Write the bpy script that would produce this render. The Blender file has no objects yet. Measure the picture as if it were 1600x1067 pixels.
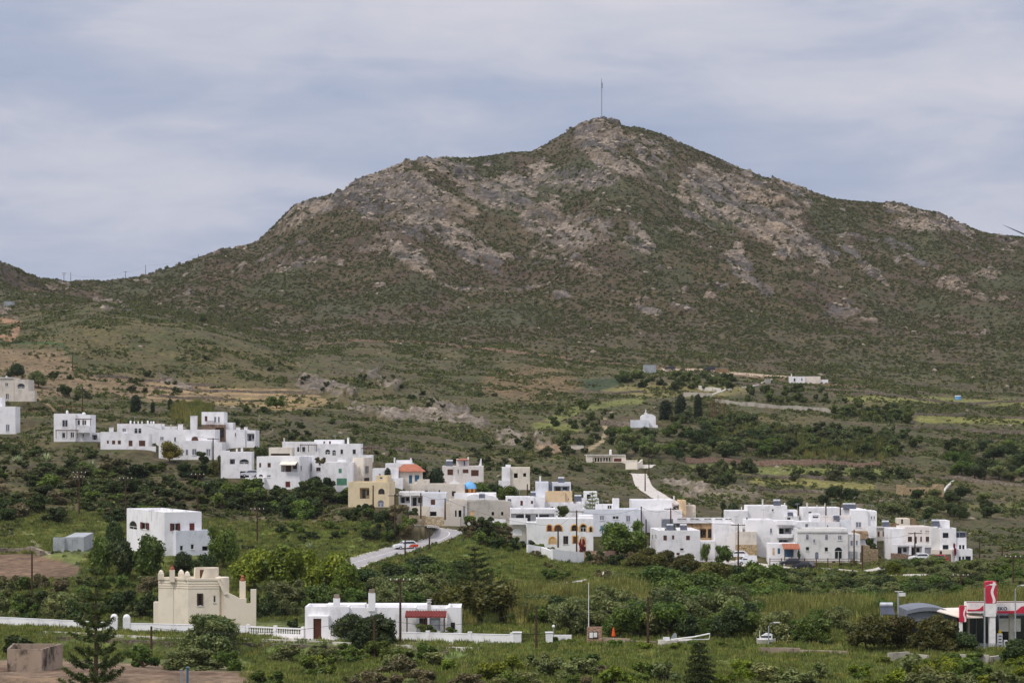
import bpy, math, random
import numpy as np
from mathutils import Vector
# ------------------------------------------------------------ camera, sky, sun, exposure
F, CZ, HZ = 3778.0, 26.0, 678.0          # focal length in photo pixels, eye height, photo row of the horizon
SC = bpy.context.scene
COL = SC.collection
cam_d = bpy.data.cameras.new("camera"); cam = bpy.data.objects.new("camera", cam_d); COL.objects.link(cam)
cam_d.sensor_width = 36; cam_d.lens = F * 36 / 1600; cam_d.shift_y = (HZ - 533.5) / 1600
cam_d.clip_start = 1; cam_d.clip_end = 30000
cam.location = (0, 0, CZ); cam.rotation_euler = (math.pi / 2, 0, 0)
SC.camera = cam
SC.view_settings.view_transform = 'Standard'; SC.view_settings.look = 'None'
SC.view_settings.exposure = 0.0; SC.view_settings.gamma = 1.0
SUN_EL, SUN_AZ = math.radians(52), math.radians(-128)      # azimuth measured from +Y towards +X: behind and left
W = bpy.data.worlds.new("World"); SC.world = W; W.use_nodes = True
nt = W.node_tree; nt.nodes.clear()
def N(t, kind, **kw):
    n = t.nodes.new(kind)
    for k, v in kw.items():
        if k.startswith('i_'): n.inputs[k[2:]].default_value = v
        elif k.startswith('n_'): n.inputs[int(k[2:])].default_value = v
        else: setattr(n, k, v)
    return n
L = lambda t, a, b: t.links.new(a, b)
def M(t, op, a, b=None, c=None, clamp=False):
    n = t.nodes.new('ShaderNodeMath'); n.operation = op; n.use_clamp = clamp
    for k, v in enumerate((a, b, c)):
        if v is None: continue
        if isinstance(v, (int, float)): n.inputs[k].default_value = v
        else: t.links.new(v, n.inputs[k])
    return n.outputs[0]
def MIX(t, fac, a, b, mode='MIX'):
    n = t.nodes.new('ShaderNodeMix'); n.data_type = 'RGBA'; n.blend_type = mode
    for s, v in ((n.inputs['Factor'], fac), (n.inputs[6], a), (n.inputs[7], b)):
        if isinstance(v, (int, float)): s.default_value = v
        elif isinstance(v, tuple): s.default_value = (*v[:3], 1)
        else: t.links.new(v, s)
    return n.outputs[2]
def RAMP(t, fac, pts):
    n = t.nodes.new('ShaderNodeValToRGB'); e = n.color_ramp.elements
    while len(e) < len(pts): e.new(0.5)
    for k, (p, c) in enumerate(pts):
        e[k].position = p; e[k].color = (c, c, c, 1) if isinstance(c, (int, float)) else (*c, 1)
    t.links.new(fac, n.inputs[0]); return n.outputs[0]
def lin(r, g, b, k=1.0):
    f = lambda v: (v / 255 / 12.92 if v <= 10.3 else ((v / 255 + .055) / 1.055) ** 2.4) * k
    return (f(r), f(g), f(b))
out = N(nt, 'ShaderNodeOutputWorld'); bg = N(nt, 'ShaderNodeBackground')
sky = N(nt, 'ShaderNodeTexSky', sky_type='NISHITA', sun_disc=False, sun_elevation=SUN_EL, sun_rotation=SUN_AZ,
        altitude=50, air_density=1.2, dust_density=2.5, ozone_density=1.2)
tc = N(nt, 'ShaderNodeTexCoord'); sx = N(nt, 'ShaderNodeSeparateXYZ'); L(nt, tc.outputs['Generated'], sx.inputs[0])
# cloud deck: thin stretched bands seen almost edge on
mp = N(nt, 'ShaderNodeMapping'); mp.inputs['Scale'].default_value = (3.0, 3.0, 9.0); mp.inputs['Rotation'].default_value = (0, math.radians(-3.0), 0)
mp.inputs['Location'].default_value = (2.35, 0.2, 0.15)
L(nt, tc.outputs['Generated'], mp.inputs['Vector'])
n1 = N(nt, 'ShaderNodeTexNoise', i_Scale=1.6, i_Detail=5.0, i_Roughness=0.5, i_Distortion=0.35); L(nt, mp.outputs[0], n1.inputs['Vector'])
mp2 = N(nt, 'ShaderNodeMapping'); mp2.inputs['Scale'].default_value = (5, 5, 20.0); mp2.inputs['Location'].default_value = (1.3, 0, 4); mp2.inputs['Rotation'].default_value = (0, math.radians(4.0), 0)
L(nt, tc.outputs['Generated'], mp2.inputs['Vector'])
n2 = N(nt, 'ShaderNodeTexNoise', i_Scale=3.0, i_Detail=6.0, i_Roughness=0.58, i_Distortion=0.4); L(nt, mp2.outputs[0], n2.inputs['Vector'])
el = sx.outputs[2]; ax = sx.outputs[0]
# cover by height and bearing: a high sheet overhead, a bluer gap across the middle, paler banks low on both sides
hi_ = RAMP(nt, M(nt, 'ADD', el, M(nt, 'MULTIPLY', ax, .10)), [(0.135, 0.0), (0.178, 1.0)])
lo_ = M(nt, 'MULTIPLY', RAMP(nt, M(nt, 'ABSOLUTE', M(nt, 'SUBTRACT', el, M(nt, 'ADD', .104, M(nt, 'MULTIPLY', ax, -.02)))), [(0.004, 1.0), (0.03, 0.0)]), RAMP(nt, M(nt, 'MULTIPLY', ax, -1.0), [(0.0, 0.0), (0.12, 1.0)]))
ho_ = RAMP(nt, el, [(0.05, .55), (0.095, 0.0)])
cov = M(nt, 'MAXIMUM', M(nt, 'MAXIMUM', M(nt, 'MULTIPLY', hi_, .8), lo_), ho_)
cl = M(nt, 'ADD', M(nt, 'MULTIPLY', n1.outputs['Fac'], 0.70), M(nt, 'MULTIPLY', n2.outputs['Fac'], 0.30))
cl = M(nt, 'ADD', M(nt, 'SUBTRACT', cl, .5), M(nt, 'MULTIPLY', cov, 0.2))
cf = RAMP(nt, M(nt, 'ADD', cl, .5), [(0.40, 0.0), (0.52, 0.30), (0.60, .62), (0.76, 1.0)])
skyl = N(nt, 'ShaderNodeVectorMath', operation='SCALE'); L(nt, sky.outputs[0], skyl.inputs[0]); skyl.inputs['Scale'].default_value = 0.06
blue = MIX(nt, 0.10, lin(160, 174, 203), skyl.outputs[0])
cloud = MIX(nt, cf, blue, lin(212, 211, 220))
# an overcast sky is brighter overhead than at the horizon
gain = M(nt, 'ADD', 1.0, M(nt, 'MULTIPLY', M(nt, 'MAXIMUM', M(nt, 'SUBTRACT', el, 0.16), 0.0), 1.15))
vs = N(nt, 'ShaderNodeVectorMath', operation='SCALE'); L(nt, cloud, vs.inputs[0]); L(nt, gain, vs.inputs['Scale'])
L(nt, vs.outputs[0], bg.inputs[0]); bg.inputs[1].default_value = 1.0; L(nt, bg.outputs[0], out.inputs[0])
sd = bpy.data.lights.new("sun", 'SUN'); sd.energy = 2.0; sd.angle = math.radians(10); sd.color = (1.0, 0.95, 0.88)
sun = bpy.data.objects.new("sun", sd); COL.objects.link(sun)
sdir = Vector((math.sin(SUN_AZ) * math.cos(SUN_EL), math.cos(SUN_AZ) * math.cos(SUN_EL), math.sin(SUN_EL)))
sun.rotation_euler = sdir.to_track_quat('Z', 'Y').to_euler()
SC.cycles.max_bounces = 5; SC.cycles.diffuse_bounces = 3; SC.cycles.transparent_max_bounces = 8; SC.cycles.volume_bounces = 1

# ------------------------------------------------------------ numpy noise
def _h(ix, iy, s):
    n = (ix.astype(np.int64) * 374761393 + iy.astype(np.int64) * 668265263 + s * 974634777) & 0x7fffffff
    n = ((n ^ (n >> 13)) * 1274126177) & 0x7fffffff
    n = n ^ (n >> 16)
    return (n & 0xffffff) / float(0xffffff)
def vnoise(x, y, s=0):
    ix = np.floor(x); iy = np.floor(y); fx = x - ix; fy = y - iy
    fx = fx * fx * fx * (fx * (fx * 6 - 15) + 10); fy = fy * fy * fy * (fy * (fy * 6 - 15) + 10)
    a = _h(ix, iy, s); b = _h(ix + 1, iy, s); c = _h(ix, iy + 1, s); d = _h(ix + 1, iy + 1, s)
    return (a + (b - a) * fx) * (1 - fy) + (c + (d - c) * fx) * fy
def fbm(x, y, o=4, s=0, r=0.5):
    t = 0; a = 1; m = 0
    for k in range(o):
        t = t + a * vnoise(x + 17.3 * k, y - 9.1 * k, s + k); m += a; a *= r; x = x * 2.03; y = y * 2.03
    return t / m
def ridged(x, y, o=4, s=0):
    t = 0; a = 1; m = 0
    for k in range(o):
        t = t + a * (1 - np.abs(2 * vnoise(x + 7.7 * k, y + 3.3 * k, s + k) - 1)) ** 2; m += a; a *= .5; x = x * 2.1; y = y * 2.1
    return t / m
def sstep(a, b, x):
    t = np.clip((x - a) / (b - a), 0, 1); return t * t * (3 - 2 * t)

# ------------------------------------------------------------ terrain profile: rows of (distance, photo row) over photo columns
PXK = [-300, 0, 150, 300, 450, 600, 750, 900, 1050, 1200, 1350, 1500, 1600, 1900]
ROWS = [
 (400, [895, 895, 888, 880, 892, 902, 896, 912, 920, 922, 921, 921, 921, 921]),
 (440, [845, 848, 852, 858, 866, 862, 852, 884, 897, 899, 900, 901, 901, 901]),
 (480, [790, 795, 800, 812, 815, 815, 836, 870, 874, 878, 880, 881, 882, 882]),
 (520, [735, 738, 745, 745, 762, 775, 785, 806, 820, 838, 848, 860, 862, 862]),
 (560, [700, 700, 695, 708, 716, 735, 752, 768, 785, 802, 815, 835, 845, 845]),
 (620, [655, 650, 655, 668, 690, 710, 725, 737, 758, 778, 782, 800, 806, 806]),
 (700, [615, 615, 635, 640, 650, 665, 680, 692, 692, 724, 735, 748, 755, 755]),
 (800, [575, 580, 592, 612, 618, 625, 635, 641, 645, 655, 664, 682, 690, 690]),
 (920, [515, 515, 498, 515, 556, 570, 582, 592, 595, 602, 612, 628, 634, 634]),
 (1020, [490, 488, 474, 505, 540, 538, 552, 562, 575, 585, 594, 604, 610, 610]),
 (1150, [450, 452, 470, 492, 505, 500, 503, 508, 513, 518, 523, 534, 542, 545])]
SKY = [(-300, 370), (0, 411), (40, 426), (80, 440), (115, 450), (150, 446), (195, 439), (230, 433), (270, 421), (310, 406), (355, 391), (400, 381), (430, 356),
       (460, 326), (500, 314), (540, 301), (550, 288), (580, 279), (610, 268), (645, 255), (680, 251), (720, 250), (760, 246), (800, 240), (830, 237), (855, 226), (880, 213),
       (900, 203), (915, 195), (930, 190), (955, 191), (975, 198), (1000, 200), (1040, 215), (1080, 232), (1120, 249), (1150, 263), (1190, 278), (1240, 291),
       (1300, 310), (1350, 317), (1400, 323), (1430, 328), (1460, 333), (1485, 345), (1505, 355), (1530, 364), (1560, 369), (1620, 378), (1700, 395), (1900, 450)]
YSK = lambda px: np.interp(px, [-300, 0, 120, 300, 500, 900], [1230, 1250, 1400, 1450, 1500, 1560])
cols = np.concatenate([np.linspace(-2600, -330, 40), np.arange(-290, 1890, 2.0), np.linspace(1930, 4200, 40)])
yrow = np.concatenate([np.linspace(12, 225, 60), np.arange(227, 1020, 1.75), np.arange(1020, 1640, 1.35), np.linspace(1650, 2600, 40), np.linspace(2700, 9000, 16)])
U = (cols - 800) / F
def pchip(xk, yk, x):
    h = np.diff(xk); d = np.diff(yk) / h; m = np.zeros_like(yk)
    for i in range(1, len(xk) - 1):
        if d[i - 1] * d[i] > 0:
            w1 = 2 * h[i] + h[i - 1]; w2 = h[i] + 2 * h[i - 1]; m[i] = (w1 + w2) / (w1 / d[i - 1] + w2 / d[i])
    m[0] = d[0]; m[-1] = d[-1]
    i = np.clip(np.searchsorted(xk, x) - 1, 0, len(h) - 1); t = (x - xk[i]) / h[i]
    return (2*t**3 - 3*t**2 + 1) * yk[i] + (t**3 - 2*t**2 + t) * h[i] * m[i] + (-2*t**3 + 3*t**2) * yk[i+1] + (t**3 - t**2) * h[i] * m[i+1]
ZT = np.zeros((len(yrow), len(cols)))
zof = lambda py, Y: CZ - (py - HZ) * Y / F
skx = np.array([p[0] for p in SKY], float); sky_ = np.array([p[1] for p in SKY], float)
for j, px in enumerate(cols):
    p = min(max(px, -300), 1900)
    ys = YSK(p); sk = np.interp(p, skx, sky_)
    # smooth the knot columns so the slopes below the crest do not copy it exactly
    xs = [12, 60, 150, 250, 300, 345]; zs = [22, 16, 3.5, 0.2, 0, 0.3]
    for Y, r in ROWS:
        xs.append(Y); zs.append(zof(np.interp(p, PXK, r), Y))
    zb = zs[-1]; zt = zof(sk, ys)
    for fr, hv in ((0.33, 0.30), (0.62, 0.61), (0.86, 0.90), (1.0, 1.0)):
        xs.append(1150 + (ys - 1150) * fr); zs.append(zb + (zt - zb) * hv)
    xs += [ys + 120, ys + 500, 2700, 9000]; zs += [zt - 26, zt * .35, 0, 0]
    ZT[:, j] = pchip(np.array(xs), np.array(zs, float), yrow)
k = np.hanning(23); k /= k.sum()                       # remove the creases between knot columns, but keep the crest line
Zs = np.apply_along_axis(lambda r: np.convolve(np.pad(r, 11, mode='edge'), k, 'valid'), 1, ZT)
YG, UG = np.meshgrid(yrow, U, indexing='ij'); XG = UG * YG
ysg = YSK(np.clip(cols, -300, 1900))[None, :]
wk = sstep(0, 160, np.abs(YG - ysg)); ZT = ZT * (1 - wk) + Zs * wk
def proj():
    return 800 + UG * F, HZ - (ZT - CZ) * F / YG
PXG, PYG = proj()

# ------------------------------------------------------------ rock outcrops of the mountain: (photo x, y, half width, half height, tilt, strength)
ROCK = [(600, 322, 120, 46, 22, .9), (640, 300, 110, 36, 20, 1), (700, 362, 95, 30, 30, .95), (480, 345, 60, 18, -30, .9), (590, 292, 55, 18, -20, 1), (555, 300, 22, 14, -20, 1),
 (850, 330, 90, 30, 30, .85), (905, 358, 60, 32, 35, .85), (958, 240, 55, 20, 32, 1), (930, 270, 50, 18, 12, 1), (1000, 380, 32, 26, 20, .8), (1130, 300, 80, 35, 22, .95),
 (1200, 335, 85, 36, 38, 1.1), (1270, 385, 40, 18, 42, .95), (1160, 412, 38, 22, 40, 1.1), (1185, 438, 30, 10, 35, 1.1), (1310, 470, 30, 9, 0, 1), (1445, 350, 52, 18, 18, .8),
 (868, 262, 50, 20, 12, .85), (760, 290, 62, 20, 20, .85), (1345, 405, 65, 8, 40, .8), (640, 410, 55, 20, 30, .75), (1010, 228, 34, 14, 25, .8), (1100, 272, 65, 13, 26, .8),
 (1500, 452, 60, 9, 32, .7), (940, 205, 40, 16, 0, 1), (700, 262, 50, 12, 10, 1), (820, 285, 60, 16, 15, .8), (1240, 300, 24, 9, 20, .8), (1220, 392, 36, 14, 30, .8),
 (900, 420, 60, 14, 25, .55), (730, 452, 50, 9, 0, .7), (470, 430, 60, 14, 0, .55), (1020, 492, 26, 7, 5, .8), (1540, 440, 30, 9, 25, .75), (1420, 390, 50, 8, 35, .7),
 (500, 606, 34, 10, 5, .95), (540, 608, 14, 7, 5, .95), (600, 598, 40, 8, 30, .7), (650, 655, 70, 10, 5, .85), (590, 645, 60, 10, 5, .7), (800, 685, 34, 13, 22, .95), (845, 690, 20, 8, 25, .7),
 (700, 640, 50, 8, 15, .7), (700, 655, 60, 8, 10, .8), (1085, 772, 40, 8, 8, .75), (1070, 762, 60, 7, 15, .6), (170, 480, 20, 6, 5, .8), (10, 490, 14, 8, 10, .8), (265, 600, 30, 8, 15, .7),
 (1500, 352, 18, 10, 30, 1), (1470, 336, 20, 8, 15, 1), (680, 252, 10, 6, 0, 1.1), (550, 293, 12, 8, 0, 1.1), (1405, 325, 12, 6, 0, 1), (1222, 286, 9, 5, 0, 1)]
nA = fbm(XG / 26, YG / 26, 4, 11); nB = fbm(XG / 7, YG / 7, 3, 23)
al = (XG - 1.1 * (YG - 1300)) / 1.48; ac = (XG * 1.1 + (YG - 1300)) / 1.48
strk = ridged(al / 42, ac / 8.5, 4, 5)
RK = np.zeros_like(ZT)
wob = (nA - .5) * 60; wob2 = (nB - .5) * 22
for (cx, cy, rx, ry, an, st) in ROCK:
    a = math.radians(an); dx = PXG - cx + wob; dy = PYG - cy + wob * .35 + wob2 * .5
    e = np.sqrt(((dx * math.cos(a) + dy * math.sin(a)) / rx) ** 2 + ((-dx * math.sin(a) + dy * math.cos(a)) / ry) ** 2)
    RK = np.maximum(RK, st * (1 - sstep(.55, 1.25, e)))
hi = sstep(1080, 1250, YG)
RK = RK + (nB - .5) * .75 + (strk - .45) * .7
RK = np.maximum(RK, (fbm(XG / 13, YG / 13, 4, 77) - .62) * 4.5 * hi * sstep(1, .6, RK * 0 + .5))     # small scattered outcrops
RK = sstep(.42, .66, RK)
RK[YG > 1700] = 0; RK *= sstep(470, 540, YG)
front = (YG < ysg + 60)
# relief
rel = RK * (3.4 * (strk - .45) + 3.2 * (ridged(XG / 14, YG / 14, 3, 8) - .5) + 2.2 * (fbm(XG / 3.4, YG / 3.4, 3, 9) - .5) + .8)
rel += sstep(1120, 1260, YG) * (1 - sstep(-70, 0, YG - ysg)) * 7 * (ridged(al / 150, ac / 34, 3, 71) - .5)
rel += hi * (1 - RK) * (.9 * (fbm(XG / 3.0, YG / 3.0, 3, 31) - .5) + 3.2 * (fbm(XG / 34, YG / 34, 2, 37) - .5))
mid = sstep(470, 640, YG) * (1 - hi)
rel += mid * (1 - RK) * (1.1 * (fbm(XG / 4.5, YG / 4.5, 3, 41) - .5) + 2.2 * (fbm(XG / 28, YG / 28, 2, 43) - .5))
rel += sstep(395, 420, YG) * (1 - sstep(470, 640, YG)) * .8 * (fbm(XG / 7, YG / 7, 3, 47) - .5)
# gullies that run down the mountain
gul = fbm(XG / 70 + .15 * np.sin(YG / 60), YG / 400, 3, 61)
rel += sstep(1120, 1260, YG) * (1 - sstep(-70, 0, YG - ysg)) * 22 * (gul - .5)
ZT = ZT + rel * (YG < 2300)
# ------------------------------------------------------------ buildings as data (photo pixels on the facade plane of each volume)
# volume: (x0, x1, ytop, dict) ; c = wall colour, xs = photo x where the visible flank ends, D = depth in metres, dy = set back in metres,
# yb = own base row, w / sw = openings on front / flank (x0, y0, x1, y1, kind[, opts])   kinds: see KIND
WH, BE, GR, CR, TAN, OCH, BLU, STO = 'white', 'beige', 'grey', 'cream', 'tan', 'ochre', 'bluish', 'stone'
HS = []
def house(name, label, Y, a, yb, vols, cat='house', group=None, **kw):
    HS.append(dict(name=name, label=label, Y=Y, a=a, yb=yb, vols=vols, cat=cat, group=group, **kw))
# --- hill on the left
house('house', 'beige two storey house with an arched opening at the left edge, above the white cube', 640, 0, 627, [
  (-22, 22, 590, dict(c=BE, D=9, w=[(8, 598, 13, 604, 'g'), (9, 615, 14, 624, 'g')])),
  (22.3, 44, 593, dict(c=BE, D=8, dy=-.4, w=[(27, 599, 39, 607, 'ga')])), (44, 54, 611, dict(c=BE, D=3, dy=-.8))],
  ch=[(10, 587, 591, 3, 'cap')], roofline=[(-22, 22, 590)])
house('house', 'white cube house cut by the left edge of the photo, below the beige house', 590, 4, 678, [
  (-30, 24, 635, dict(c=WH, D=9, w=[(9, 663, 15, 674, 'y')])), (-30, 3, 621, dict(c=WH, D=6, dy=2))])
house('house', 'white two storey house with dark pergolas standing alone at the left on the slope', 565, 0, 690, [
  (84, 118, 646, dict(c=WH, D=9, w=[(97, 656, 106, 667, 'g'), (97, 676, 102, 684, 'g'), (110, 675, 116, 684, 'g')])),
  (118.3, 141, 648, dict(c=WH, D=7.5, dy=.8, w=[(121, 656, 125, 664, 'g'), (128, 656, 135, 664, 'g'), (129, 677, 131, 683, 'g')])),
  (120, 141, 666, dict(c=WH, D=1.5, dy=-.9, yb=676)), (141.3, 155, 676, dict(c=WH, D=5, dy=2, w=[(144, 679, 152, 687, 'v')]))],
  ch=[(105, 641, 647, 4, 'round'), (131, 644, 649, 6, 'round')], perg=[(118, 142, 654.5, 665, -2.4), (87, 122, 672, 685, -2.2), (95, 128, 635, 646, 3)])
house('house', 'long low white house with four brown windows on the left slope', 553, 3, 702, [
  (157, 194, 674.5, dict(c=WH, D=8, dy=1, w=[(167, 688, 170, 693, 'n'), (175, 688, 180, 694, 'n'), (184, 688, 189, 694, 'n')])),
  (194, 232, 678, dict(c=WH, D=9, w=[(201, 688, 207, 697, 'n'), (217, 688, 227, 697, 'n')])),
  (214, 243, 697.5, dict(c=WH, D=1, dy=-3, yb=712))], ch=[(174, 668, 675, 6, 'flat')])
house('house', 'white house behind the long low one, with a row of rounded knobs on its parapet', 572, 3, 696, [
  (183, 252, 662, dict(c=WH, D=9, w=[(191, 669, 197, 675, 'y'), (210, 669, 215, 677, 'ga'), (216, 669, 221, 677, 'ga')])),
  (236, 276, 666, dict(c=WH, D=6, dy=2))],
  ch=[(204, 657, 662, 3, 'round'), (210, 658, 662, 2, 'round'), (216, 658, 662, 2, 'round'), (222, 658, 662, 2, 'round'), (231, 657, 662, 3, 'round'), (236, 658, 662, 2, 'round'), (240, 658, 662, 3, 'round'), (267, 663, 667, 3, 'cap')])
house('house', 'large white house with an arched brown window, behind the yellow flowering bush', 546, 0, 718, [
  (248, 290, 671, dict(c=WH, D=10, dy=3, w=[(250, 682, 256, 688, 'y'), (272, 683, 275, 690, 'g')])),
  (290, 336, 671, dict(c=WH, D=9, dy=1, w=[(299, 682, 310, 691, 'na')])),
  (283, 330, 688.5, dict(c=WH, D=2, dy=-1, w=[(290, 702, 294, 711, 'ya'), (300, 701, 307, 711, 'y'), (322, 701, 329, 712, 'y')])),
  (330, 347, 691, dict(c=WH, D=7, dy=-.6))], ch=[(282, 663, 672, 7, 'flat')])
house('house', 'narrow white tower house with tall windows, the highest roof of the left hamlet', 566, 0, 700, [
  (315, 350, 643.5, dict(c=WH, D=7, w=[(320, 650, 324, 658, 'n'), (334.5, 651, 338, 660, 'y'), (340.5, 651, 343.5, 660, 'y')])),
  (350, 364, 660, dict(c=WH, D=5, dy=.8)), (315, 351, 663.5, dict(c=STO, D=2, dy=-1.5, w=[(337, 668, 350, 689, 'v')]))], rail=[(322, 335, 658, 664, -1.6)], ch=[(303, 650, 668, 10, 'flat')])
house('house', 'white flat roofed house with a shaded veranda at the right end of the left hamlet', 556, 0, 699, [
  (353, 383, 671, dict(c=WH, D=9, w=[(367, 676, 369, 682, 'g')])), (383.3, 399, 672, dict(c=WH, D=9, dy=.3, w=[(386, 677, 397.5, 689, 'v')]))],
  ch=[(372, 668, 672, 6, 'flat'), (384, 667.5, 673, 5, 'flat')])
house('house', 'white house with a wide arched window over a dark garage door', 520, 2, 747, [
  (356, 393, 706, dict(c=WH, D=8, w=[(374, 717, 389, 725, 'ga'), (375, 736, 389, 747, 'G'), (359, 717, 367, 725, 'v')])),
  (345, 356, 704, dict(c=WH, D=5, dy=1))], ch=[(370, 701, 707, 2.5, 'flat'), (378, 700, 707, 3, 'flat')])
# --- hamlet at the left centre
house('house', 'white house with a balcony under a pale awning, above the thick bush belt', 510, -14, 764, [
  (401, 468, 713, dict(c=WH, xs=487, w=[(405, 723, 408, 730, 'r'), (418, 723, 423, 730, 'n'), (439, 722, 464, 737, 'vb'), (404, 741, 411, 745.5, 'ga'), (417, 742, 423, 745.5, 'g'), (446, 752, 453.5, 761, 'r')],
      sw=[(469.5, 727, 472, 736, 'g'), (469.5, 753, 471.5, 762, 'g'), (480, 752, 485, 763, 'ga')])),
  (383, 412, 746, dict(c=WH, D=3, dy=-1.2, w=[(402, 754.5, 410, 763, 'r')]))], awn=[(440, 465, 721, 'cream')])
house('house', 'wide white house with recessed bays and green shutters in the middle of its hamlet', 516, 0, 768, [
  (474, 488, 712, dict(c=WH, D=7, dy=1, w=[(474.5, 724, 487, 736, 'v'), (477, 740, 481, 746, 'g')])),
  (488, 525, 722, dict(c=WH, D=9, w=[(494, 730, 501, 736, 'w'), (494, 750, 501, 757, 'y')])),
  (525, 551, 722, dict(c=WH, D=8, dy=-.8, w=[(529, 732, 534, 739, 'e'), (526, 747, 542, 758, 'e')]))], awn=[(526, 541, 745, 'green')])
house('house', 'tall blank white house with two dark windows at the right end of its hamlet', 520, -12, 768, [
  (551, 568, 715, dict(c=CR, D=9, xs=582, sw=[(570, 728, 576, 739, 'w'), (569, 746, 577, 753, 'w')])), (551, 560, 728, dict(c=CR, D=3, dy=-.5))], ch=[(536, 716, 722, 14, 'flat')])
house('house', 'long white upper house with two arched windows, a dark pergola and a slender chimney', 541, 0, 722, [
  (441, 491, 690, dict(c=WH, D=8, dy=1.5, w=[(464, 698, 468, 706, 'ga'), (472, 698, 477, 706, 'g')])),
  (491, 535, 687, dict(c=WH, D=7, dy=3, yb=696, w=[(505, 689, 508, 693, 'g'), (514, 689, 517, 693.5, 'n')])),
  (491.3, 563, 693.5, dict(c=WH, D=10, w=[(508, 702, 516, 710, 'ga'), (519, 703, 525, 712, 'ga'), (532, 702, 536, 709, 'w'), (551, 702, 556, 709, 'w')])),
  (563.3, 581, 711, dict(c=WH, D=7, dy=-.5))], ch=[(444, 684, 691, 3, 'cap'), (544, 684, 694, 3, 'flat')], perg=[(469, 495, 694.5, 706, -2), (563, 581, 700, 711, .5)])
house('house', 'low beige building with a dark slot under its roof slab, behind the balcony house', 532, 0, 722, [
  (420, 456, 699, dict(c=CR, D=7, w=[(423, 708.5, 453, 711.5, 'o')]))])
house('house', 'yellow cream house with an arched window and a glazed recess above the road', 488, -6, 792, [
  (585, 608, 753, dict(c='yellow', D=8, w=[(591, 763, 601, 772, 'wa'), (590, 781, 600, 792, 'ya')])),
  (544, 585, 753, dict(c='yellow', D=8, dy=.8, w=[(562, 762, 577, 779, 'v')])), (587, 606, 743, dict(c='yellow', D=5, dy=2, yb=755, w=[(593, 745, 598, 748, 'g')]))])
house('house', 'cream house with an orange tiled hip roof and blue shutters', 518, 0, 768, [
  (624, 660, 735.5, dict(c=CR, D=8, flat=1, w=[(639, 742, 644, 755, 'l'), (648, 742, 655, 752, 'l')]))], hip=[(614, 664, 725, 736)])
house('house', 'low white house with two slim chimneys just behind the orange roof', 536, 0, 742, [
  (602, 645, 724, dict(c=WH, D=8)), (619, 643, 719, dict(c=WH, D=5, dy=2))], ch=[(616.5, 715, 725, 2.4, 'flat'), (642, 716, 725, 2.6, 'flat')])
house('house', 'small white annexe left of the orange roofed house beside a cypress', 514, 0, 760, [
  (582, 622, 732, dict(c=WH, D=7, w=[(592, 740, 595, 744, 'g')])), (611, 629, 747, dict(c=WH, D=4, dy=-2))])
house('house', 'white house with barred brown windows and a triangular fin on its roof', 545, 0, 762, [
  (691, 755, 728, dict(c='pinkish', D=9, w=[(699, 733, 708, 742, 'n'), (715, 733, 717, 740, 'g'), (723, 733, 732, 739, 'n'), (736, 734, 748, 743.5, 'n')])),
  (713, 732, 717, dict(c=WH, D=5, dy=2, yb=729, w=[(724.5, 720, 726.5, 727, 'l')])), (694, 712, 752, dict(c='pinkish', D=3, dy=-1))],
  ch=[(731.5, 714, 728, 2.2, 'flat')], fin=[(746, 752.5, 716, 728)], hip=[(713, 732, 716, 718)])
house('house', 'unfinished pale house with two empty dark windows and a white buttress', 545, 0, 765, [
  (797, 828, 730, dict(c=CR, D=8, w=[(803, 739, 809, 746.5, 'o'), (817.5, 739, 822, 744.5, 'o')])),
  (784, 797, 730, dict(c=WH, D=8, dy=-.6)), (779, 797, 751, dict(c=WH, D=3, dy=-1.4)), (790, 798, 726, dict(c=WH, D=2, dy=1, yb=731))])
# --- village centre
house('house', 'plain beige parish hall with one window in front of the blue church dome', 509, 0, 795, [
  (647, 726, 756, dict(c=BE, D=9, w=[(706, 767, 712, 775, 'w'), (664, 765.5, 669, 768, 'g'), (685, 765, 688, 771, 'g')])),
  (652, 670, 749.5, dict(c=BE, D=6, dy=1.5, yb=758))], bell=[(702, 717, 748, 756)])
house('house', 'white house with a columned porch and brown shutters beside the stone wall on the bend', 497, 0, 808, [
  (623, 661, 768.5, dict(c=WH, D=8, w=[(624.5, 775, 640.5, 786, 'v'), (642, 774, 661, 791, 'v'), ])),
  (661, 697, 770, dict(c=BLU, D=8, dy=-.6, w=[(673, 780, 680, 788.5, 'n')])), (640, 671, 791, dict(c=CR, D=3, dy=-1.6)),
  (671, 694, 793, dict(c=WH, D=3, dy=-1.5, w=[(672, 799, 682, 806, 'G')]))])
house('house', 'large grey beige two level house above the blue door, behind the grassy knoll', 490, 3, 816, [
  (730, 797, 783, dict(c=GR, D=10, w=[(734, 798, 741, 809, 't'), (768, 799.5, 772, 805, 'o'), (783, 799.5, 786.5, 805, 'o')])),
  (703, 730, 781, dict(c=BE, D=8, dy=-.3, w=[(711, 797, 713.5, 811, 'o'), (716.5, 797, 721, 811, 'o'), (723.5, 790, 727, 810, 'y')])),
  (694, 704, 786, dict(c=BE, D=4, dy=1))])
house('house', 'grey lower house with a pale pointed niche and a bright blue garage door', 470, 0, 858, [
  (752, 822, 818.5, dict(c=GR, D=6, w=[(768, 824, 770.5, 830, 'g'), (780, 825, 788, 831, 'n'), (800, 825, 816, 836, 'p'), (790.5, 841, 811, 856, 'B'), (812, 845, 821, 857, 'l')])),
  (752, 790, 811, dict(c=WH, D=.4, dy=-.35, yb=819)), (796, 824, 809.5, dict(c=WH, D=.4, dy=-.8, yb=819))])
house('house', 'white house with a deep open terrace between the grey house and the yellow arched windows', 482, 0, 822, [
  (797, 868, 795, dict(c=WH, D=9, w=[(798.5, 802, 866, 815, 'vw')]))])
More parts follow.
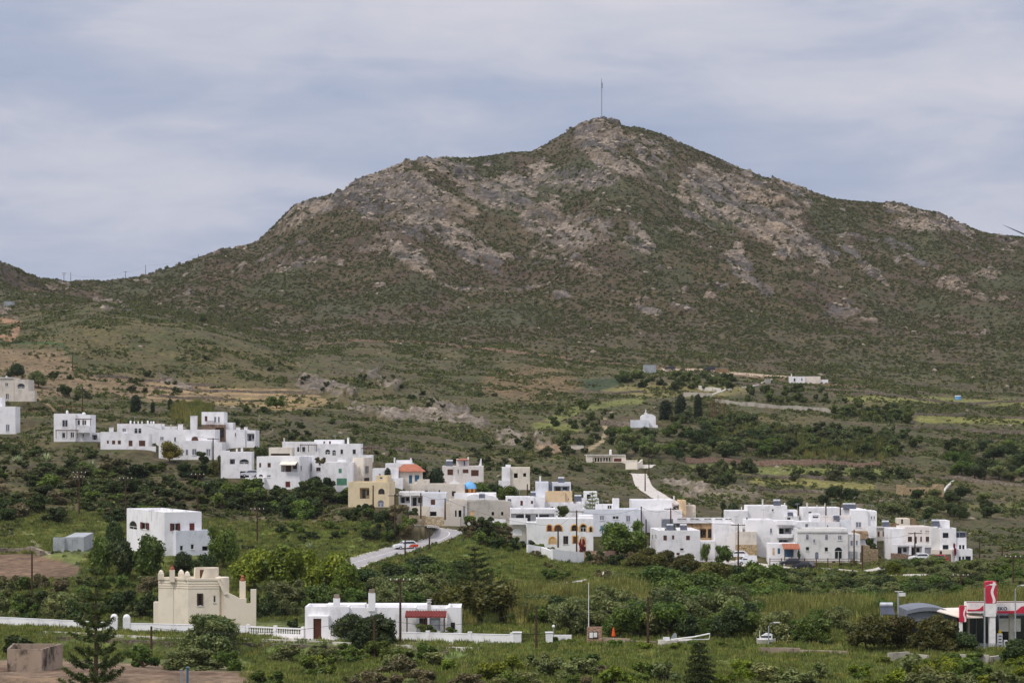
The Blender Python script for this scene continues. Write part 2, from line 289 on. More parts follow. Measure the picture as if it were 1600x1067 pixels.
house('house', 'white house with a red shutter and potted plants on its roof terrace', 494, 0, 806, [
  (790, 834, 776, dict(c=WH, D=8, w=[(813, 782, 817, 789.5, 'r'), (829.5, 782, 833, 787, 'n'), (793, 779, 799, 784, 'y')])), (833, 851, 776.5, dict(c=WH, D=6, dy=.8))])
house('house', 'white house front with yellow rimmed arched windows and bougainvillea at its corner', 462, 0, 872, [
  (838, 927, 810, dict(c=WH, D=8, w=[(855, 820, 862, 830, 'ra*'), (866, 820, 878, 830, 'na*'), (893, 820, 902, 829.5, 'wa*'), (906.5, 819, 916, 831, 'ga*'), (921, 823, 925, 831, 'wa*'),
     (858.5, 839, 868, 850, 'ta*'), (880, 837, 888, 850, 'w'), (895.5, 838, 902, 849, 'n*'), (906, 838, 916, 858, 'ta')])),
  (823, 838, 816, dict(c=WH, D=6, dy=.6, w=[(825, 843, 831, 851, 'y')])), (905, 927, 805, dict(c=WH, D=5, dy=2, yb=812))], trim='yellow', ch=[(870, 796, 811, 7, 'cross'), (834, 838, 851, 5, 'cone')])
house('house', 'tan cube on a white storey in the middle of the village', 500, 0, 806, [
  (853, 883, 768, dict(c=TAN, D=6, yb=786)), (883, 894, 768, dict(c=TAN, D=5, dy=.4, yb=786, w=[(887, 778, 889, 782, 'g')])), (849, 896, 784.5, dict(c=WH, D=7, dy=-.6, w=[(861, 791, 865, 793.5, 'g')])),
  (881, 913, 787, dict(c=WH, D=5, dy=-1.2))])
house('house', 'blue grey house with a solar heater on its roof', 515, 0, 790, [
  (837, 857, 753, dict(c=BLU, D=8)), (857, 863, 754, dict(c='slate', D=6, dy=.8)), (863, 892, 754, dict(c=BLU, D=7, dy=.4, w=[(865, 759, 890, 768, 'v')])), (830, 852, 775, dict(c=WH, D=4, dy=-2))], ch=[(844, 744, 754, 2.6, 'flat')])
house('house', 'white house with blue doors and a step roof turret, left of the big green tree', 490, 0, 838, [
  (912, 1003, 795.5, dict(c=BLU, D=9, w=[(937, 805, 944, 813, 'y'), (957, 806, 967, 811, 'g'), (978, 805, 985, 815, 'y'), (938, 821, 945, 829, 'B')])),
  (958, 967.5, 779, dict(c=WH, D=4, dy=2, yb=797)), (931, 958, 788, dict(c=WH, D=4, dy=3, yb=797, w=[(949, 789, 956, 795, 'g')]))])
house('house', 'white framed roof terrace house behind the green village pine', 503, 0, 806, [
  (913, 933, 768, dict(c=WH, D=6, w=[(917, 772, 923, 779, 'o')])), (905, 936, 779, dict(c=WH, D=5, dy=-1)), (900, 914, 782, dict(c=WH, D=5, dy=-1.6))])
house('house', 'large blank white house with a tan corner below the concrete ramp', 500, 0, 830, [
  (987, 1050, 781, dict(c=WH, D=10, dy=1.5)), (1003, 1066, 797, dict(c=WH, D=5, dy=-1)), (1050, 1062, 786, dict(c='pinkish', D=8, dy=2, w=[(1051.5, 788, 1061, 796, 'v')])), (1062, 1072, 782, dict(c=TAN, D=8, dy=1)), (1072, 1087, 790, dict(c=CR, D=5, dy=3))],
  ch=[(1028.5, 773, 782, 4, 'cap'), (1053, 775, 788, 2, 'flat'), (1077, 786, 791, 3, 'cap')])
house('house', 'white two storey cube with square brown windows and solar panels on its roof', 468, 3, 876, [
  (1029, 1094, 828.5, dict(c=WH, xs=1016, w=[(1036.5, 836, 1042, 844, 'n'), (1050, 836, 1053.5, 842.5, 'n'), (1072, 836.5, 1078, 843.5, 'n'), (1062.5, 856, 1068.5, 860, 'g'), (1037.5, 861, 1044, 867, 'n'), (1051, 863, 1054, 869, 'n'), (1057, 863, 1062, 867, 'n')],
     sw=[(1018, 835, 1020.5, 843, 'g'), (1023.5, 835, 1026, 843, 'g')]))])
house('house', 'unfinished white building with an ochre band and a dark pillared gallery', 490, 0, 850, [
  (1061, 1117, 812.5, dict(c=OCH, D=9, w=[(1094, 826, 1103.5, 840, 'v'), (1106, 826, 1116, 840, 'v')])), (1052, 1146, 808.5, dict(c=WH, D=.3, dy=-.35, yb=817, w=[(1058, 809.5, 1073, 812, 'g'), (1078, 809.5, 1093, 812, 'g'), (1100, 809.5, 1112, 812, 'g'), (1117, 809.5, 1129, 812, 'g'), (1133, 809.5, 1144, 812, 'g')])),
  (1036, 1061, 812, dict(c='slate', D=5, dy=.5))], ch=[(1062, 802, 812, 7, 'flat')])
house('house', 'blank white cube between the ochre gallery and the beige block', 482, 0, 858, [
  (1117, 1149, 818, dict(c=WH, D=8)), (1095, 1117, 845, dict(c=WH, D=4, dy=-1)), (1149, 1160, 820, dict(c=WH, D=6, dy=1.5))])
house('house', 'beige block on a stone footing behind the parked white cars', 477, -4, 868, [
  (1150, 1182, 830.5, dict(c=BE, D=8, w=[(1149.9, 835, 1151, 844, 'g')])), (1150, 1183, 851, dict(c='sandstone', D=3, dy=-.3))])
house('house', 'stepped white upper house with chimneys and a solar heater, top of the right village', 506, 0, 826, [
  (1136, 1169, 798, dict(c=WH, D=8)), (1168.3, 1194, 790, dict(c=WH, D=8, dy=.5)), (1194.3, 1230, 790, dict(c=WH, D=7, dy=-.3, w=[(1206, 795, 1209, 798.5, 'g')])), (1224, 1246, 797, dict(c=WH, D=5, dy=1.2)),
  (1226, 1248, 806.5, dict(c=WH, D=4, dy=-2, w=[(1230, 808, 1235, 813, 'w')]))], ch=[(1191.5, 780, 791, 3, 'cap'), (1158.5, 792, 799, 1.4, 'flat'), (1226, 786, 791, 1.6, 'flat')])
house('house', 'big white house with stacked curved balconies over the shop with the tiled awning', 480, 0, 874, [
  (1167, 1208, 812, dict(c=WH, D=9, w=[(1203, 825, 1206.5, 833, 'y')])), (1208.3, 1246, 814, dict(c=WH, D=8, dy=-.3, w=[(1217, 824, 1237, 834.5, 'v'), (1217, 843, 1232, 849, 'v')])),
  (1215, 1239, 834.5, dict(c=WH, D=1, dy=-1.4, yb=840)), (1237, 1246, 828, dict(c=BLU, D=3, dy=-1, w=[(1238.5, 834, 1243, 843, 'la')])), (1215, 1243, 813, dict(c=WH, D=1.2, dy=-1.5, yb=820))])
house('shop', 'small shop with an orange tiled awning over blue framed windows', 470, 0, 874, [
  (1202, 1246, 849, dict(c=WH, D=5, w=[(1207, 856, 1210.5, 867, 't'), (1215, 856, 1219, 865, 'l'), (1226, 857, 1240, 870, 'lv')]))], cat='shop', tile=[(1222, 1248, 849, 857)])
house('house', 'long white two storey house with blue arched shutters behind the road railing', 472, 0, 877, [
  (1246, 1325, 826, dict(c='offwhite', D=9, w=[(1259, 835, 1264, 843.5, 'ya'), (1270.5, 842, 1274, 848, 'y'), (1289, 835, 1294, 843.5, 'ya'), (1309, 836, 1315.5, 844, 'y'), (1259, 854, 1264.5, 860, 'g'), (1288.5, 854.5, 1294, 861.5, 'g'), (1304, 854.5, 1316, 873, 'ga'), (1273.5, 862, 1279, 873, 'ba')])),
  (1325.3, 1344, 834.5, dict(c='offwhite', D=9, dy=.3, w=[(1328.5, 844, 1333, 852.5, 'y'), (1337, 844, 1340.5, 852, 'y'), (1325.5, 861, 1340, 873, 'G2')])), (1243, 1326, 829, dict(c='offwhite', D=.3, dy=-.2, yb=831.5))])
house('house', 'white roof terraces with a red shaded porch above the long two storey house', 488, 0, 848, [
  (1243, 1312, 815, dict(c=WH, D=8, w=[(1258, 818, 1263, 824, 'y'), (1292, 820, 1294.5, 823, 'g')])), (1312, 1331, 812, dict(c=BLU, D=8, dy=.3)), (1268, 1282, 803, dict(c=WH, D=5, dy=1.4, w=[(1270, 804.5, 1279, 809, 'v')])),
  (1281, 1328, 806, dict(c='pinkish', D=3, dy=1.5))])
house('house', 'bright white house with a grid window over an ochre band at the village edge', 484, -5, 862, [
  (1331, 1356, 797, dict(c=WH, D=9, w=[(1337, 815, 1346, 824, 'y')])), (1331, 1355, 829.5, dict(c=OCH, D=.6, dy=-.7, yb=841)), (1356, 1370, 799, dict(c=WH, D=8, dy=.6, w=[(1361, 806, 1363, 811, 'g'), (1365, 806, 1367, 811, 'g')])), (1356, 1369, 822, dict(c=WH, D=3, dy=-.4, yb=840))])
house('house', 'long white roofline with capped chimneys along the top of the right village', 503, 0, 830, [
  (1256, 1314, 793, dict(c=WH, D=8, w=[(1263, 799, 1268, 803, 'g')])), (1314, 1350, 795, dict(c=WH, D=8, dy=-.3, w=[(1333, 800, 1335, 805, 'g')])), (1348, 1369, 798, dict(c=WH, D=8, dy=.5))],
  ch=[(1261, 785, 794, 3.4, 'cap'), (1276.5, 789, 794, 2, 'cap'), (1289, 786, 794, 2, 'cap')])
house('house', 'low beige house with brown doors beside the white village edge', 496, 0, 843, [
  (1369, 1396, 824, dict(c=BE, D=7, w=[(1371, 830, 1374.5, 838, 'n'), (1379, 830, 1383, 838, 'n'), (1389, 828, 1393, 832, 'n')]))], roofline=[(1368, 1397, 823.5)])
house('hut', 'small cream and brown box room on the slope above the right village', 512, 0, 832, [
  (1406, 1422, 810, dict(c=CR, D=6, w=[(1408, 811, 1411, 818, 'n')])), (1422.3, 1431, 810, dict(c='brownwall', D=6, dy=.2)), (1392, 1432, 818, dict(c='brownwall', D=4, dy=1))], cat='hut')
house('house', 'white modern house with brown square windows and a dark open ground floor near the right', 478, 3, 876, [
  (1415, 1457, 823, dict(c='pinkish', D=9, w=[(1418.5, 838, 1425, 846, 'w'), (1429, 838, 1432.5, 849, 'w'), (1438, 838, 1440.5, 846, 'w'), (1446.5, 838, 1453, 846, 'w'), (1438, 828, 1440.5, 831, 'g'), (1445.5, 828.5, 1454, 831, 'g')])),
  (1394, 1415, 826, dict(c=WH, D=8, dy=.4, xs=None)), (1397, 1457, 850, dict(c=WH, D=2.2, dy=-2.2, w=[(1402.5, 853, 1421, 867, 'v'), (1424, 853, 1441, 867, 'v'), (1445, 855, 1459, 865, 'G3')]))])
house('house', 'white three level house with navy windows, a glazed roof pergola and a red flowering climber', 474, 0, 878, [
  (1457, 1469, 825, dict(c='offwhite', D=9, dy=.4)), (1469, 1494, 825, dict(c=WH, D=9, w=[(1473, 832, 1482, 840, 'gn'), (1473, 851, 1482, 858, 'gn')])), (1466, 1484, 813, dict(c=WH, D=5, dy=2.5, yb=826)),
  (1494.2, 1510, 840, dict(c=WH, D=8, dy=.3, w=[(1498.5, 851, 1502, 858, 'gn'), (1503.5, 851, 1507, 858, 'gn')])), (1488, 1519.5, 858, dict(c=WH, D=4, dy=-1.5, w=[(1498, 869, 1501.5, 876, 'gn'), (1503.5, 869, 1506.5, 876, 'gn'), (1508.5, 868.5, 1517, 876, 'gn')])),
  (1459, 1488, 859, dict(c=CR, D=3, dy=-2, w=[(1468, 860.5, 1472, 867, 'n')]))], perg=[(1488, 1510, 831, 841, 1)], glass=[(1494, 1509.5, 832, 840)])
# --- solitary buildings further up and behind
house('villa', 'low cream villa with a long dark window band by the concrete ramp', 590, 0, 722, [
  (917, 978, 711, dict(c=CR, D=9, w=[(926, 714, 957, 721.5, 'vd'), (959, 716, 971, 721, 'r')])), (912, 978, 721.5, dict(c=CR, D=4, dy=-3, yb=736)), (978, 996, 719, dict(c=CR, D=4, dy=-2, yb=733))], ch=[(954, 702, 712, 4, 'round')], auto=1, cat='villa', roofline=[(914, 976, 710.5)])
house('farm_building', 'long white farm building high up under the mountain', 880, 0, 600, [
  (1236, 1258, 588, dict(c=WH, D=8, w=[(1240, 591, 1243, 596, 'g'), (1252, 591, 1254, 595, 'g')])), (1258, 1282, 588, dict(c=CR, D=7, dy=.6)), (1282, 1294, 593, dict(c=WH, D=4, dy=1))], auto=1, cat='farm', ch=[(1236.6, 584, 589, 1.4, 'flat')])
house('ruin', 'roofless stone ruin with a row of dark openings among the olive trees', 600, 0, 776, [
  (1416, 1462, 762, dict(c='sandstone', D=6, w=[(1421, 764, 1424, 767.5, 'o'), (1432.5, 764, 1435.5, 767.5, 'o'), (1442, 764, 1445, 767.5, 'o'), (1451.5, 764, 1454.5, 767.5, 'o'), (1426, 768, 1428.5, 772.5, 'o'), (1446, 768, 1448.5, 772.5, 'o')])),
  (1405, 1416, 758, dict(c='sandstone', D=5, dy=.5)), (1462, 1475, 757, dict(c='sandstone', D=5, dy=.6))], auto=1, cat='ruin')
# --- foreground
house('house', 'white house with dark red shutters and a pale terrace block standing alone on the left', 400, 24, 868, [
  (257, 315, 800, dict(c=WH, xs=198, w=[(266, 817, 281, 829, 's'), (296, 817, 304, 829, 'r')], sw=[(202, 813.5, 214, 827, 'ga'), (220, 816, 233, 827, 's')])),
  (275, 332, 829, dict(c=BLU, D=4, dy=-1.6, w=[(281, 852, 286, 860, 'g'), (298, 850, 303, 858, 'g'), (316, 853, 326, 860, 'o')]))])
house('shed', 'low grey metal shed beside the dirt track on the left', 425, 5, 862, [
  (101, 131, 839, dict(c='metal', D=5, xs=83, flat=1, w=[(113, 843, 118, 858, 'G2')])), (83, 101, 840, dict(c='metal', D=2, dy=-.4)), (110, 160, 868, dict(c=WH, D=1, dy=-5, yb=874))], cat='shed')
house('bungalow', 'long low white bungalow with a brown front door and a red tiled porch', 308, 0, 1003, [
  (476.5, 545, 947.5, dict(c=WH, D=6, w=[(498, 954, 498.5, 955, 'g')])), (545, 650, 949, dict(c=WH, D=7, dy=1)), (650, 699, 950.5, dict(c=WH, D=6, dy=2.5, w=[(655, 965, 668, 978, 'w'), (671, 965, 688, 985, 'G3')])),
  (699, 720, 949, dict(c=WH, D=7, dy=.2, w=[(704, 972, 711, 985, 'w')])), (510, 570, 945, dict(c=WH, D=4, dy=3, yb=951)), (574, 668, 945.5, dict(c=WH, D=4, dy=4, yb=952)),
  (480, 513, 963, dict(c=WH, D=1.6, dy=-1.6, w=[(489.5, 966, 502, 999, 'D')]))], cat='bungalow',
  ch=[(526, 928, 946, 10, 'dark'), (581, 920, 948, 10.5, 'dark'), (670.5, 936, 951, 8, 'cap')], tile=[(634, 698, 954, 963)], posts=[(650, 963, 990), (689, 963, 990)])
# ------------------------------------------------------------ placing photo measures on planes in the place
def ray(px, Y): return ((px - 800) / F * Y, Y)
def on_plane(px, c, d):                       # parameter along d where the sight line of column px meets the wall line c + t d
    k = (px - 800) / F
    return (k * c[1] - c[0]) / (d[0] - k * d[1])
def zat(py, Y): return CZ - (py - HZ) * Y / F
def vol_geo(h, v):
    x0, x1, yt, o = v; a = math.radians(h['a']); d = (math.cos(a), math.sin(a)); nb = (-d[1], d[0])
    # anchor: the facade line of the whole house passes through its first volume's corner
    ax = h['vols'][0][0] if a >= 0 else h['vols'][0][1]
    base = ray(ax, h['Y']); dy = o.get('dy', 0)
    c = (base[0] + nb[0] * dy, base[1] + nb[1] * dy)
    t0 = on_plane(x0, c, d); t1 = on_plane(x1, c, d)
    P0 = (c[0] + d[0] * t0, c[1] + d[1] * t0); P1 = (c[0] + d[0] * t1, c[1] + d[1] * t1)
    cor = P0 if a >= 0 else P1
    if o.get('xs') is not None: D = abs(on_plane(o['xs'], cor, nb))
    else: D = o.get('D', 7)
    zt = zat(yt, cor[1])
    yb = o.get('yb'); zb = zat(yb if yb else h['yb'], cor[1]) - (0.0 if yb and yb < h['yb'] else 2.5)
    return dict(P0=P0, P1=P1, d=d, nb=nb, W=t1 - t0, D=D, zt=zt, zb=zb, c=c, a=a)
def gp(px, py, Ymin=200):                       # where the sight line through a photo pixel meets the ground
    ys = yrow[yrow > Ymin]; z = Hxy((px - 800) / F * ys, ys); r = HZ - (z - CZ) * F / ys
    k = np.argmax(r <= py) if (r <= py).any() else len(ys) - 1
    if k > 0:
        t = (r[k - 1] - py) / max(r[k - 1] - r[k], 1e-6); Y = ys[k - 1] + (ys[k] - ys[k - 1]) * np.clip(t, 0, 1)
    else: Y = ys[0]
    x = (px - 800) / F * Y
    return float(x), float(Y), float(Hxy(x, Y))
def Hxy(x, y):
    x = np.asarray(x, float); y = np.maximum(np.asarray(y, float), 13)
    i = np.clip(np.searchsorted(yrow, y) - 1, 0, len(yrow) - 2); u = x / y; j = np.clip(np.searchsorted(U, u) - 1, 0, len(U) - 2)
    fy = (y - yrow[i]) / (yrow[i + 1] - yrow[i]); fu = np.clip((u - U[j]) / (U[j + 1] - U[j]), 0, 1)
    return (ZT[i, j] * (1 - fy) + ZT[i + 1, j] * fy) * (1 - fu) + (ZT[i, j + 1] * (1 - fy) + ZT[i + 1, j + 1] * fy) * fu
for h in HS:
    if h.get('auto'):
        v = h['vols'][0]; h['Y'] = gp((v[0] + v[1]) / 2, h['yb'] - 2)[1]
CHAPEL_Y = gp(1006, 668)[1]
PADS = []
def pad(x, y, hw, hd, ang, z, r=6): PADS.append((x, y, hw, hd, ang, z, r))
for h in HS:
    for v in h['vols']:
        if v[3].get('yb') and v[3]['yb'] < h['yb']: continue
        g = vol_geo(h, v); cx = (g['P0'][0] + g['P1'][0]) / 2 + g['nb'][0] * g['D'] / 2; cy = (g['P0'][1] + g['P1'][1]) / 2 + g['nb'][1] * g['D'] / 2
        pad(cx, cy, g['W'] / 2 + .3, g['D'] / 2 + .3, g['a'], zat(h['yb'], g['P0'][1]) , 7)
EXTRA_PADS = [(735, 512, 12, 8, 790), (1006, None, 7, 6, 668), (320, 325, 11, 6, 985), (1590, 296, 9, 12, 1013)]
for px, Y, hw, hd, py in EXTRA_PADS:
    Y = Y or CHAPEL_Y
    x, y = ray(px, Y); pad(x, y + hd, hw, hd, 0, zat(py, Y), 8)
wsum = np.zeros_like(ZT); zsum = np.zeros_like(ZT); wmax = np.zeros_like(ZT)
for (x, y, hw, hd, ang, z, r) in PADS:
    R = math.hypot(hw, hd) + r
    i0, i1 = np.searchsorted(yrow, [y - R, y + R]); uj = np.searchsorted(U, [(x - R) / (y + (R if x - R > 0 else -R)), (x + R) / (y - (R if x + R > 0 else -R))])
    s = (slice(i0, i1), slice(max(uj[0] - 2, 0), uj[1] + 2))
    dx = XG[s] - x; dy_ = YG[s] - y; ca, sa = math.cos(ang), math.sin(ang)
    lx = np.abs(dx * ca + dy_ * sa) - hw; ly = np.abs(-dx * sa + dy_ * ca) - hd
    dist = np.sqrt(np.maximum(lx, 0) ** 2 + np.maximum(ly, 0) ** 2)
    w = 1 - sstep(0.2, r, dist); q = w ** 2 / (dist + .3)
    wsum[s] += q; zsum[s] += q * z; wmax[s] = np.maximum(wmax[s], w)
ZT = np.where(wsum > 0, ZT * (1 - wmax) + wmax * zsum / np.maximum(wsum, 1e-9), ZT)
PADMASK = wmax.copy()
def HA(A, x, y):                                # sample any painted map
    i = np.clip(np.searchsorted(yrow, y), 0, len(yrow) - 1); j = np.clip(np.searchsorted(U, x / y), 0, len(U) - 1); return A[i, j]
# the grassy knoll right of the bend, the drop below the lane, and level beds under the roads
kx, ky = ray(748, 450); ZT += 2.5 * np.exp(-((XG - kx) / 5.5) ** 2 - ((YG - ky) / 8) ** 2)
kx, ky = ray(775, 450); ZT += 1.3 * np.exp(-((XG - kx) / 5) ** 2 - ((YG - ky) / 6) ** 2)
kx, ky = ray(625, 462); ZT += 3.4 * np.exp(-((XG - kx) / 5.5) ** 2 - ((YG - ky) / 6) ** 2)
KERB = [(60, 989), (150, 993), (270, 1000), (385, 1001), (476, 1004), (560, 1008), (640, 1012), (760, 1016)]
ykerb = np.interp(cols, [p[0] for p in KERB], [25.7 * F / (p[1] - HZ) for p in KERB])[None, :]
dk = ykerb - YG; ZT -= 1.5 * sstep(-1.6, .1, dk) * (1 - sstep(6, 46, dk)) * (1 - sstep(660, 780, cols))[None, :] * sstep(30, 110, cols)[None, :]
st_ = (1 - sstep(250, 420, PXG + 90 * (fbm(XG / 5, YG / 5, 3, 402) - .5))) * (1 - sstep(253, 259, YG)) * sstep(150, 170, YG); ZT += st_ * (1.0 * sstep(0, 1, (250 - YG) / 1.5 + 1) + .35 * sstep(0, 1, (256 - YG) / 1.5) - .7 * sstep(0, 1, (241 - YG) / 1.5) - .7 * sstep(0, 1, (232 - YG) / 1.5)) + .5 * (fbm(XG / 3, YG / 3, 2, 401) - .5) * (YG < 300)
ROADS = [('road', 'grey asphalt road', [(520, 893), (552, 880), (585, 870), (620, 859), (655, 850), (685, 843), (702, 836), (697, 831), (680, 826.5), (660, 822.5), (640, 820)], 6.6, 'asphalt'),
 ('driveway', 'pale concrete ramp', [(968, 734), (985, 735), (999, 741), (1003, 753), (1010, 763), (1030, 775), (1058, 790)], 4.2, 'concroad'),
 ('driveway', 'pale concrete ramp top', [(1000, 737), (1006, 731), (1013, 723)], 4.2, 'concroad'),
 ('street', 'pale village street', [(1100, 872), (1130, 877), (1160, 881), (1190, 884), (1212, 890)], 8.5, 'concroad'),
 ('street', 'pale village street', [(1255, 886), (1300, 890), (1340, 892), (1375, 890), (1395, 884)], 4.5, 'concroad'),
 ('street', 'pale village street', [(1406, 899), (1440, 898), (1475, 899)], 7, 'concroad'),
 ('path', 'pale field path', [(806, 918), (840, 915), (880, 911), (915, 906), (945, 899), (952, 892)], 2.2, 'concroad')]
def smooth_line(P, step=1.2):
    P = np.array(P); n = len(P); res = []
    for i in range(n - 1):
        a, b, c_, e = P[max(i - 1, 0)], P[i], P[i + 1], P[min(i + 2, n - 1)]; m = max(2, int(np.linalg.norm(c_[:2] - b[:2]) / step))
        for t in np.arange(m) / m: res.append(.5 * ((2 * b) + (c_ - a) * t + (2 * a - 5 * b + 4 * c_ - e) * t * t + (3 * b - a - 3 * c_ + e) * t ** 3))
    res.append(P[-1]); return np.array(res)
RLINES = []
for nm, lb, pts, wd, mt_ in ROADS:
    ln = smooth_line([gp(px, py, 330) for px, py in pts]); z = ln[:, 2]
    for _ in range(12): z = np.convolve(np.pad(z, 2, mode='edge'), np.ones(5) / 5, 'valid')
    ln[:, 2] = z; RLINES.append(ln)
    R = wd / 2 + 5; i0, i1 = np.searchsorted(yrow, [ln[:, 1].min() - R, ln[:, 1].max() + R]); xm, xM = ln[:, 0].min() - R, ln[:, 0].max() + R
    s = (slice(i0, i1), slice(max(0, np.searchsorted(U, min(xm / yrow[i0], xm / yrow[i1]))), np.searchsorted(U, max(xM / yrow[i0], xM / yrow[i1]))))
    bd = np.full(ZT[s].shape, 1e9); bz = np.zeros(ZT[s].shape)
    for q in ln: dd_ = np.hypot(XG[s] - q[0], YG[s] - q[1]); m_ = dd_ < bd; bd[m_] = dd_[m_]; bz[m_] = q[2]
    w = 1 - sstep(wd / 2 + 1.2, R, bd); ZT[s] = ZT[s] * (1 - w) + (bz - .15) * w; PADMASK[s] = np.maximum(PADMASK[s], 1 - sstep(wd / 2, wd / 2 + 1.5, bd))

# ------------------------------------------------------------ ground colours (where crops, grass, soil and rock lie) and where scrub grows
_, PYG = proj(); PXG = 800 + UG * F
big = fbm(XG / 45, YG / 45, 4, 101); med = fbm(XG / 9, YG / 9, 4, 103); fine = fbm(XG / 2.6, YG / 2.6, 3, 107)
def C(*a): return np.array(lin(*a))
def blend(c, col, m): return c * (1 - m[..., None]) + np.array(col) * m[..., None]
A = np.zeros(ZT.shape + (3,)); A[:] = C(102, 95, 62, .58)
A = blend(A, C(114, 105, 64, .6), sstep(.45, .6, big)); A = blend(A, C(88, 92, 50, .62), sstep(.5, .62, med) * .7)
A = blend(A, C(112, 94, 74, .66), sstep(.56, .68, fine) * .5)
mt = sstep(-180, 120, YG - 1080 + (big - .5) * 120)
Am = np.zeros_like(A); Am[:] = C(100, 86, 62, .64); Am = blend(Am, C(100, 82, 68, .66), sstep(.46, .62, fbm(XG / 60, YG / 60, 4, 111)) * .8)
Am = blend(Am, C(82, 84, 52, .66), sstep(.5, .64, fbm(XG / 40 + 9, YG / 90, 4, 113)) * .8); Am = blend(Am, C(70, 72, 50, .7), sstep(.5, .6, fine) * .5)
A = blend(A, Am, mt)
near = 1 - sstep(420, 470, YG + (big - .5) * 60)
A = blend(A, C(98, 110, 56, .78), near * .85); A = blend(A, C(122, 128, 66, .8), near * sstep(.5, .62, med) * .7)
SCR = np.ones_like(ZT)
def poly_mask(pts, feather=4, wob_=6):
    x = PXG + (nB - .5) * wob_ * 2; y = PYG + (med - .5) * wob_
    ins = np.zeros(x.shape, bool); d = np.full(x.shape, 1e9); n = len(pts)
    for i in range(n):
        (x1, y1), (x2, y2) = pts[i], pts[(i + 1) % n]
        if y1 != y2: ins ^= ((y1 > y) != (y2 > y)) & (x < (x2 - x1) * (y - y1) / (y2 - y1) + x1)
        t = np.clip(((x - x1) * (x2 - x1) + (y - y1) * (y2 - y1)) / ((x2 - x1) ** 2 + (y2 - y1) ** 2 + 1e-9), 0, 1)
        d = np.minimum(d, np.hypot(x - x1 - t * (x2 - x1), y - y1 - t * (y2 - y1)))
    return np.clip(.5 + np.where(ins, d, -d) / feather, 0, 1)
def line_mask(pts, w, feather=2, wob_=3):
    x = PXG + (nB - .5) * wob_ * 2; y = PYG + (med - .5) * wob_; d = np.full(x.shape, 1e9)
    for (x1, y1), (x2, y2) in zip(pts[:-1], pts[1:]):
        t = np.clip(((x - x1) * (x2 - x1) + (y - y1) * (y2 - y1)) / ((x2 - x1) ** 2 + (y2 - y1) ** 2 + 1e-9), 0, 1)
        d = np.minimum(d, np.hypot(x - x1 - t * (x2 - x1), (y - y1 - t * (y2 - y1)) * 1.5))
    return np.clip(.5 + (w - d) / feather, 0, 1)
TANF = C(176, 150, 104, .72)
def paint(m, col, scr=None, ylo=0, yhi=2000, k=1.0):
    global A
    m = m * ((YG > ylo) & (YG < yhi)) * k; A = blend(A, col, m)
    if scr is not None:
        SCR[:] = SCR * (1 - m) + scr * m
el_ = lambda cx, cy, rx, ry: poly_mask([(cx + rx * math.cos(t), cy + ry * math.sin(t)) for t in np.linspace(0, 6.28, 13)[:-1]], max(3, ry * .5))
paint(poly_mask([(-60, 545), (100, 548), (118, 582), (205, 588), (330, 602), (420, 612), (515, 624), (512, 636), (430, 642), (320, 622), (240, 628), (150, 616), (60, 618), (-60, 604)]), C(146, 124, 92, .62), .35, 560, 1000)
for yy in (607, 615, 622, 629): paint(line_mask([(230, yy - 8), (330, yy), (430, yy + 2), (500, yy + 3)], 2.2), C(176, 150, 108, .68), .1, 600, 1000)
paint(poly_mask([(330, 618), (430, 621), (515, 622), (515, 634), (440, 641), (345, 634)]), C(168, 144, 98, .66), .1, 600, 1000)
paint(line_mask([(480, 545), (540, 531), (640, 533), (720, 541), (800, 549), (900, 562), (1000, 572), (1100, 578), (1200, 592), (1320, 602), (1420, 606)], 2.2), C(136, 108, 84, .66), .4, 900, 1200)
paint(line_mask([(1010, 577), (1100, 578), (1180, 586), (1240, 590)], 3), C(190, 168, 142, .8), .1, 850, 1200)
paint(line_mask([(0, 500), (30, 505), (20, 530), (0, 525)], 6), C(150, 118, 90, .8), .3, 700, 1100)
paint(line_mask([(0, 535), (95, 537), (120, 560)], 2.5), C(62, 84, 42, .8), 1, 700, 1100)
paint(poly_mask([(893, 590), (985, 592), (962, 608), (925, 612), (905, 603)]), C(70, 84, 52, .62), .25, 700, 1000)
paint(el_(830, 600, 80, 26), C(138, 112, 78, .75), .6, 700, 1000, .6)
paint(el_(1060, 610, 120, 12), C(140, 130, 78, .75), .6, 700, 1000, .7)
for p, c in (([(1330, 622), (1600, 630)], C(128, 128, 68, .8)), ([(1440, 655), (1640, 660)], C(134, 134, 66, .8)), ([(1080, 732), (1400, 738)], C(126, 132, 66, .8)), ([(1180, 752), (1360, 760)], C(140, 134, 72, .8)),
             ([(1000, 625), (900, 640), (860, 660)], C(118, 122, 62, .8)), ([(840, 665), (900, 668)], C(126, 130, 62, .8)), ([(1540, 700), (1640, 712)], C(120, 122, 66, .8)), ([(1440, 795), (1600, 790)], C(118, 116, 66, .8))):
    paint(line_mask(p, 8, 6, 8), c, .25, 480, 1000, .85)
paint(line_mask([(945, 655), (948, 675), (938, 692), (920, 702)], 4), C(164, 146, 112, .8), 0, 500, 900)
paint(line_mask([(54, 618), (80, 636), (88, 648)], 2.5), C(170, 140, 102, .8), .1, 500, 900)
paint(el_(860, 700, 24, 8), C(158, 132, 102, .8), .3, 500, 760)
paint(el_(1120, 770, 70, 14), C(134, 122, 100, .8), .5, 480, 760, .7)
paint(line_mask([(1300, 800), (1360, 785), (1440, 772)], 4, 5), C(120, 108, 92, .8), .4, 480, 760)
paint(el_(1560, 745, 70, 12), C(116, 100, 84, .8), .8, 480, 760, .6)
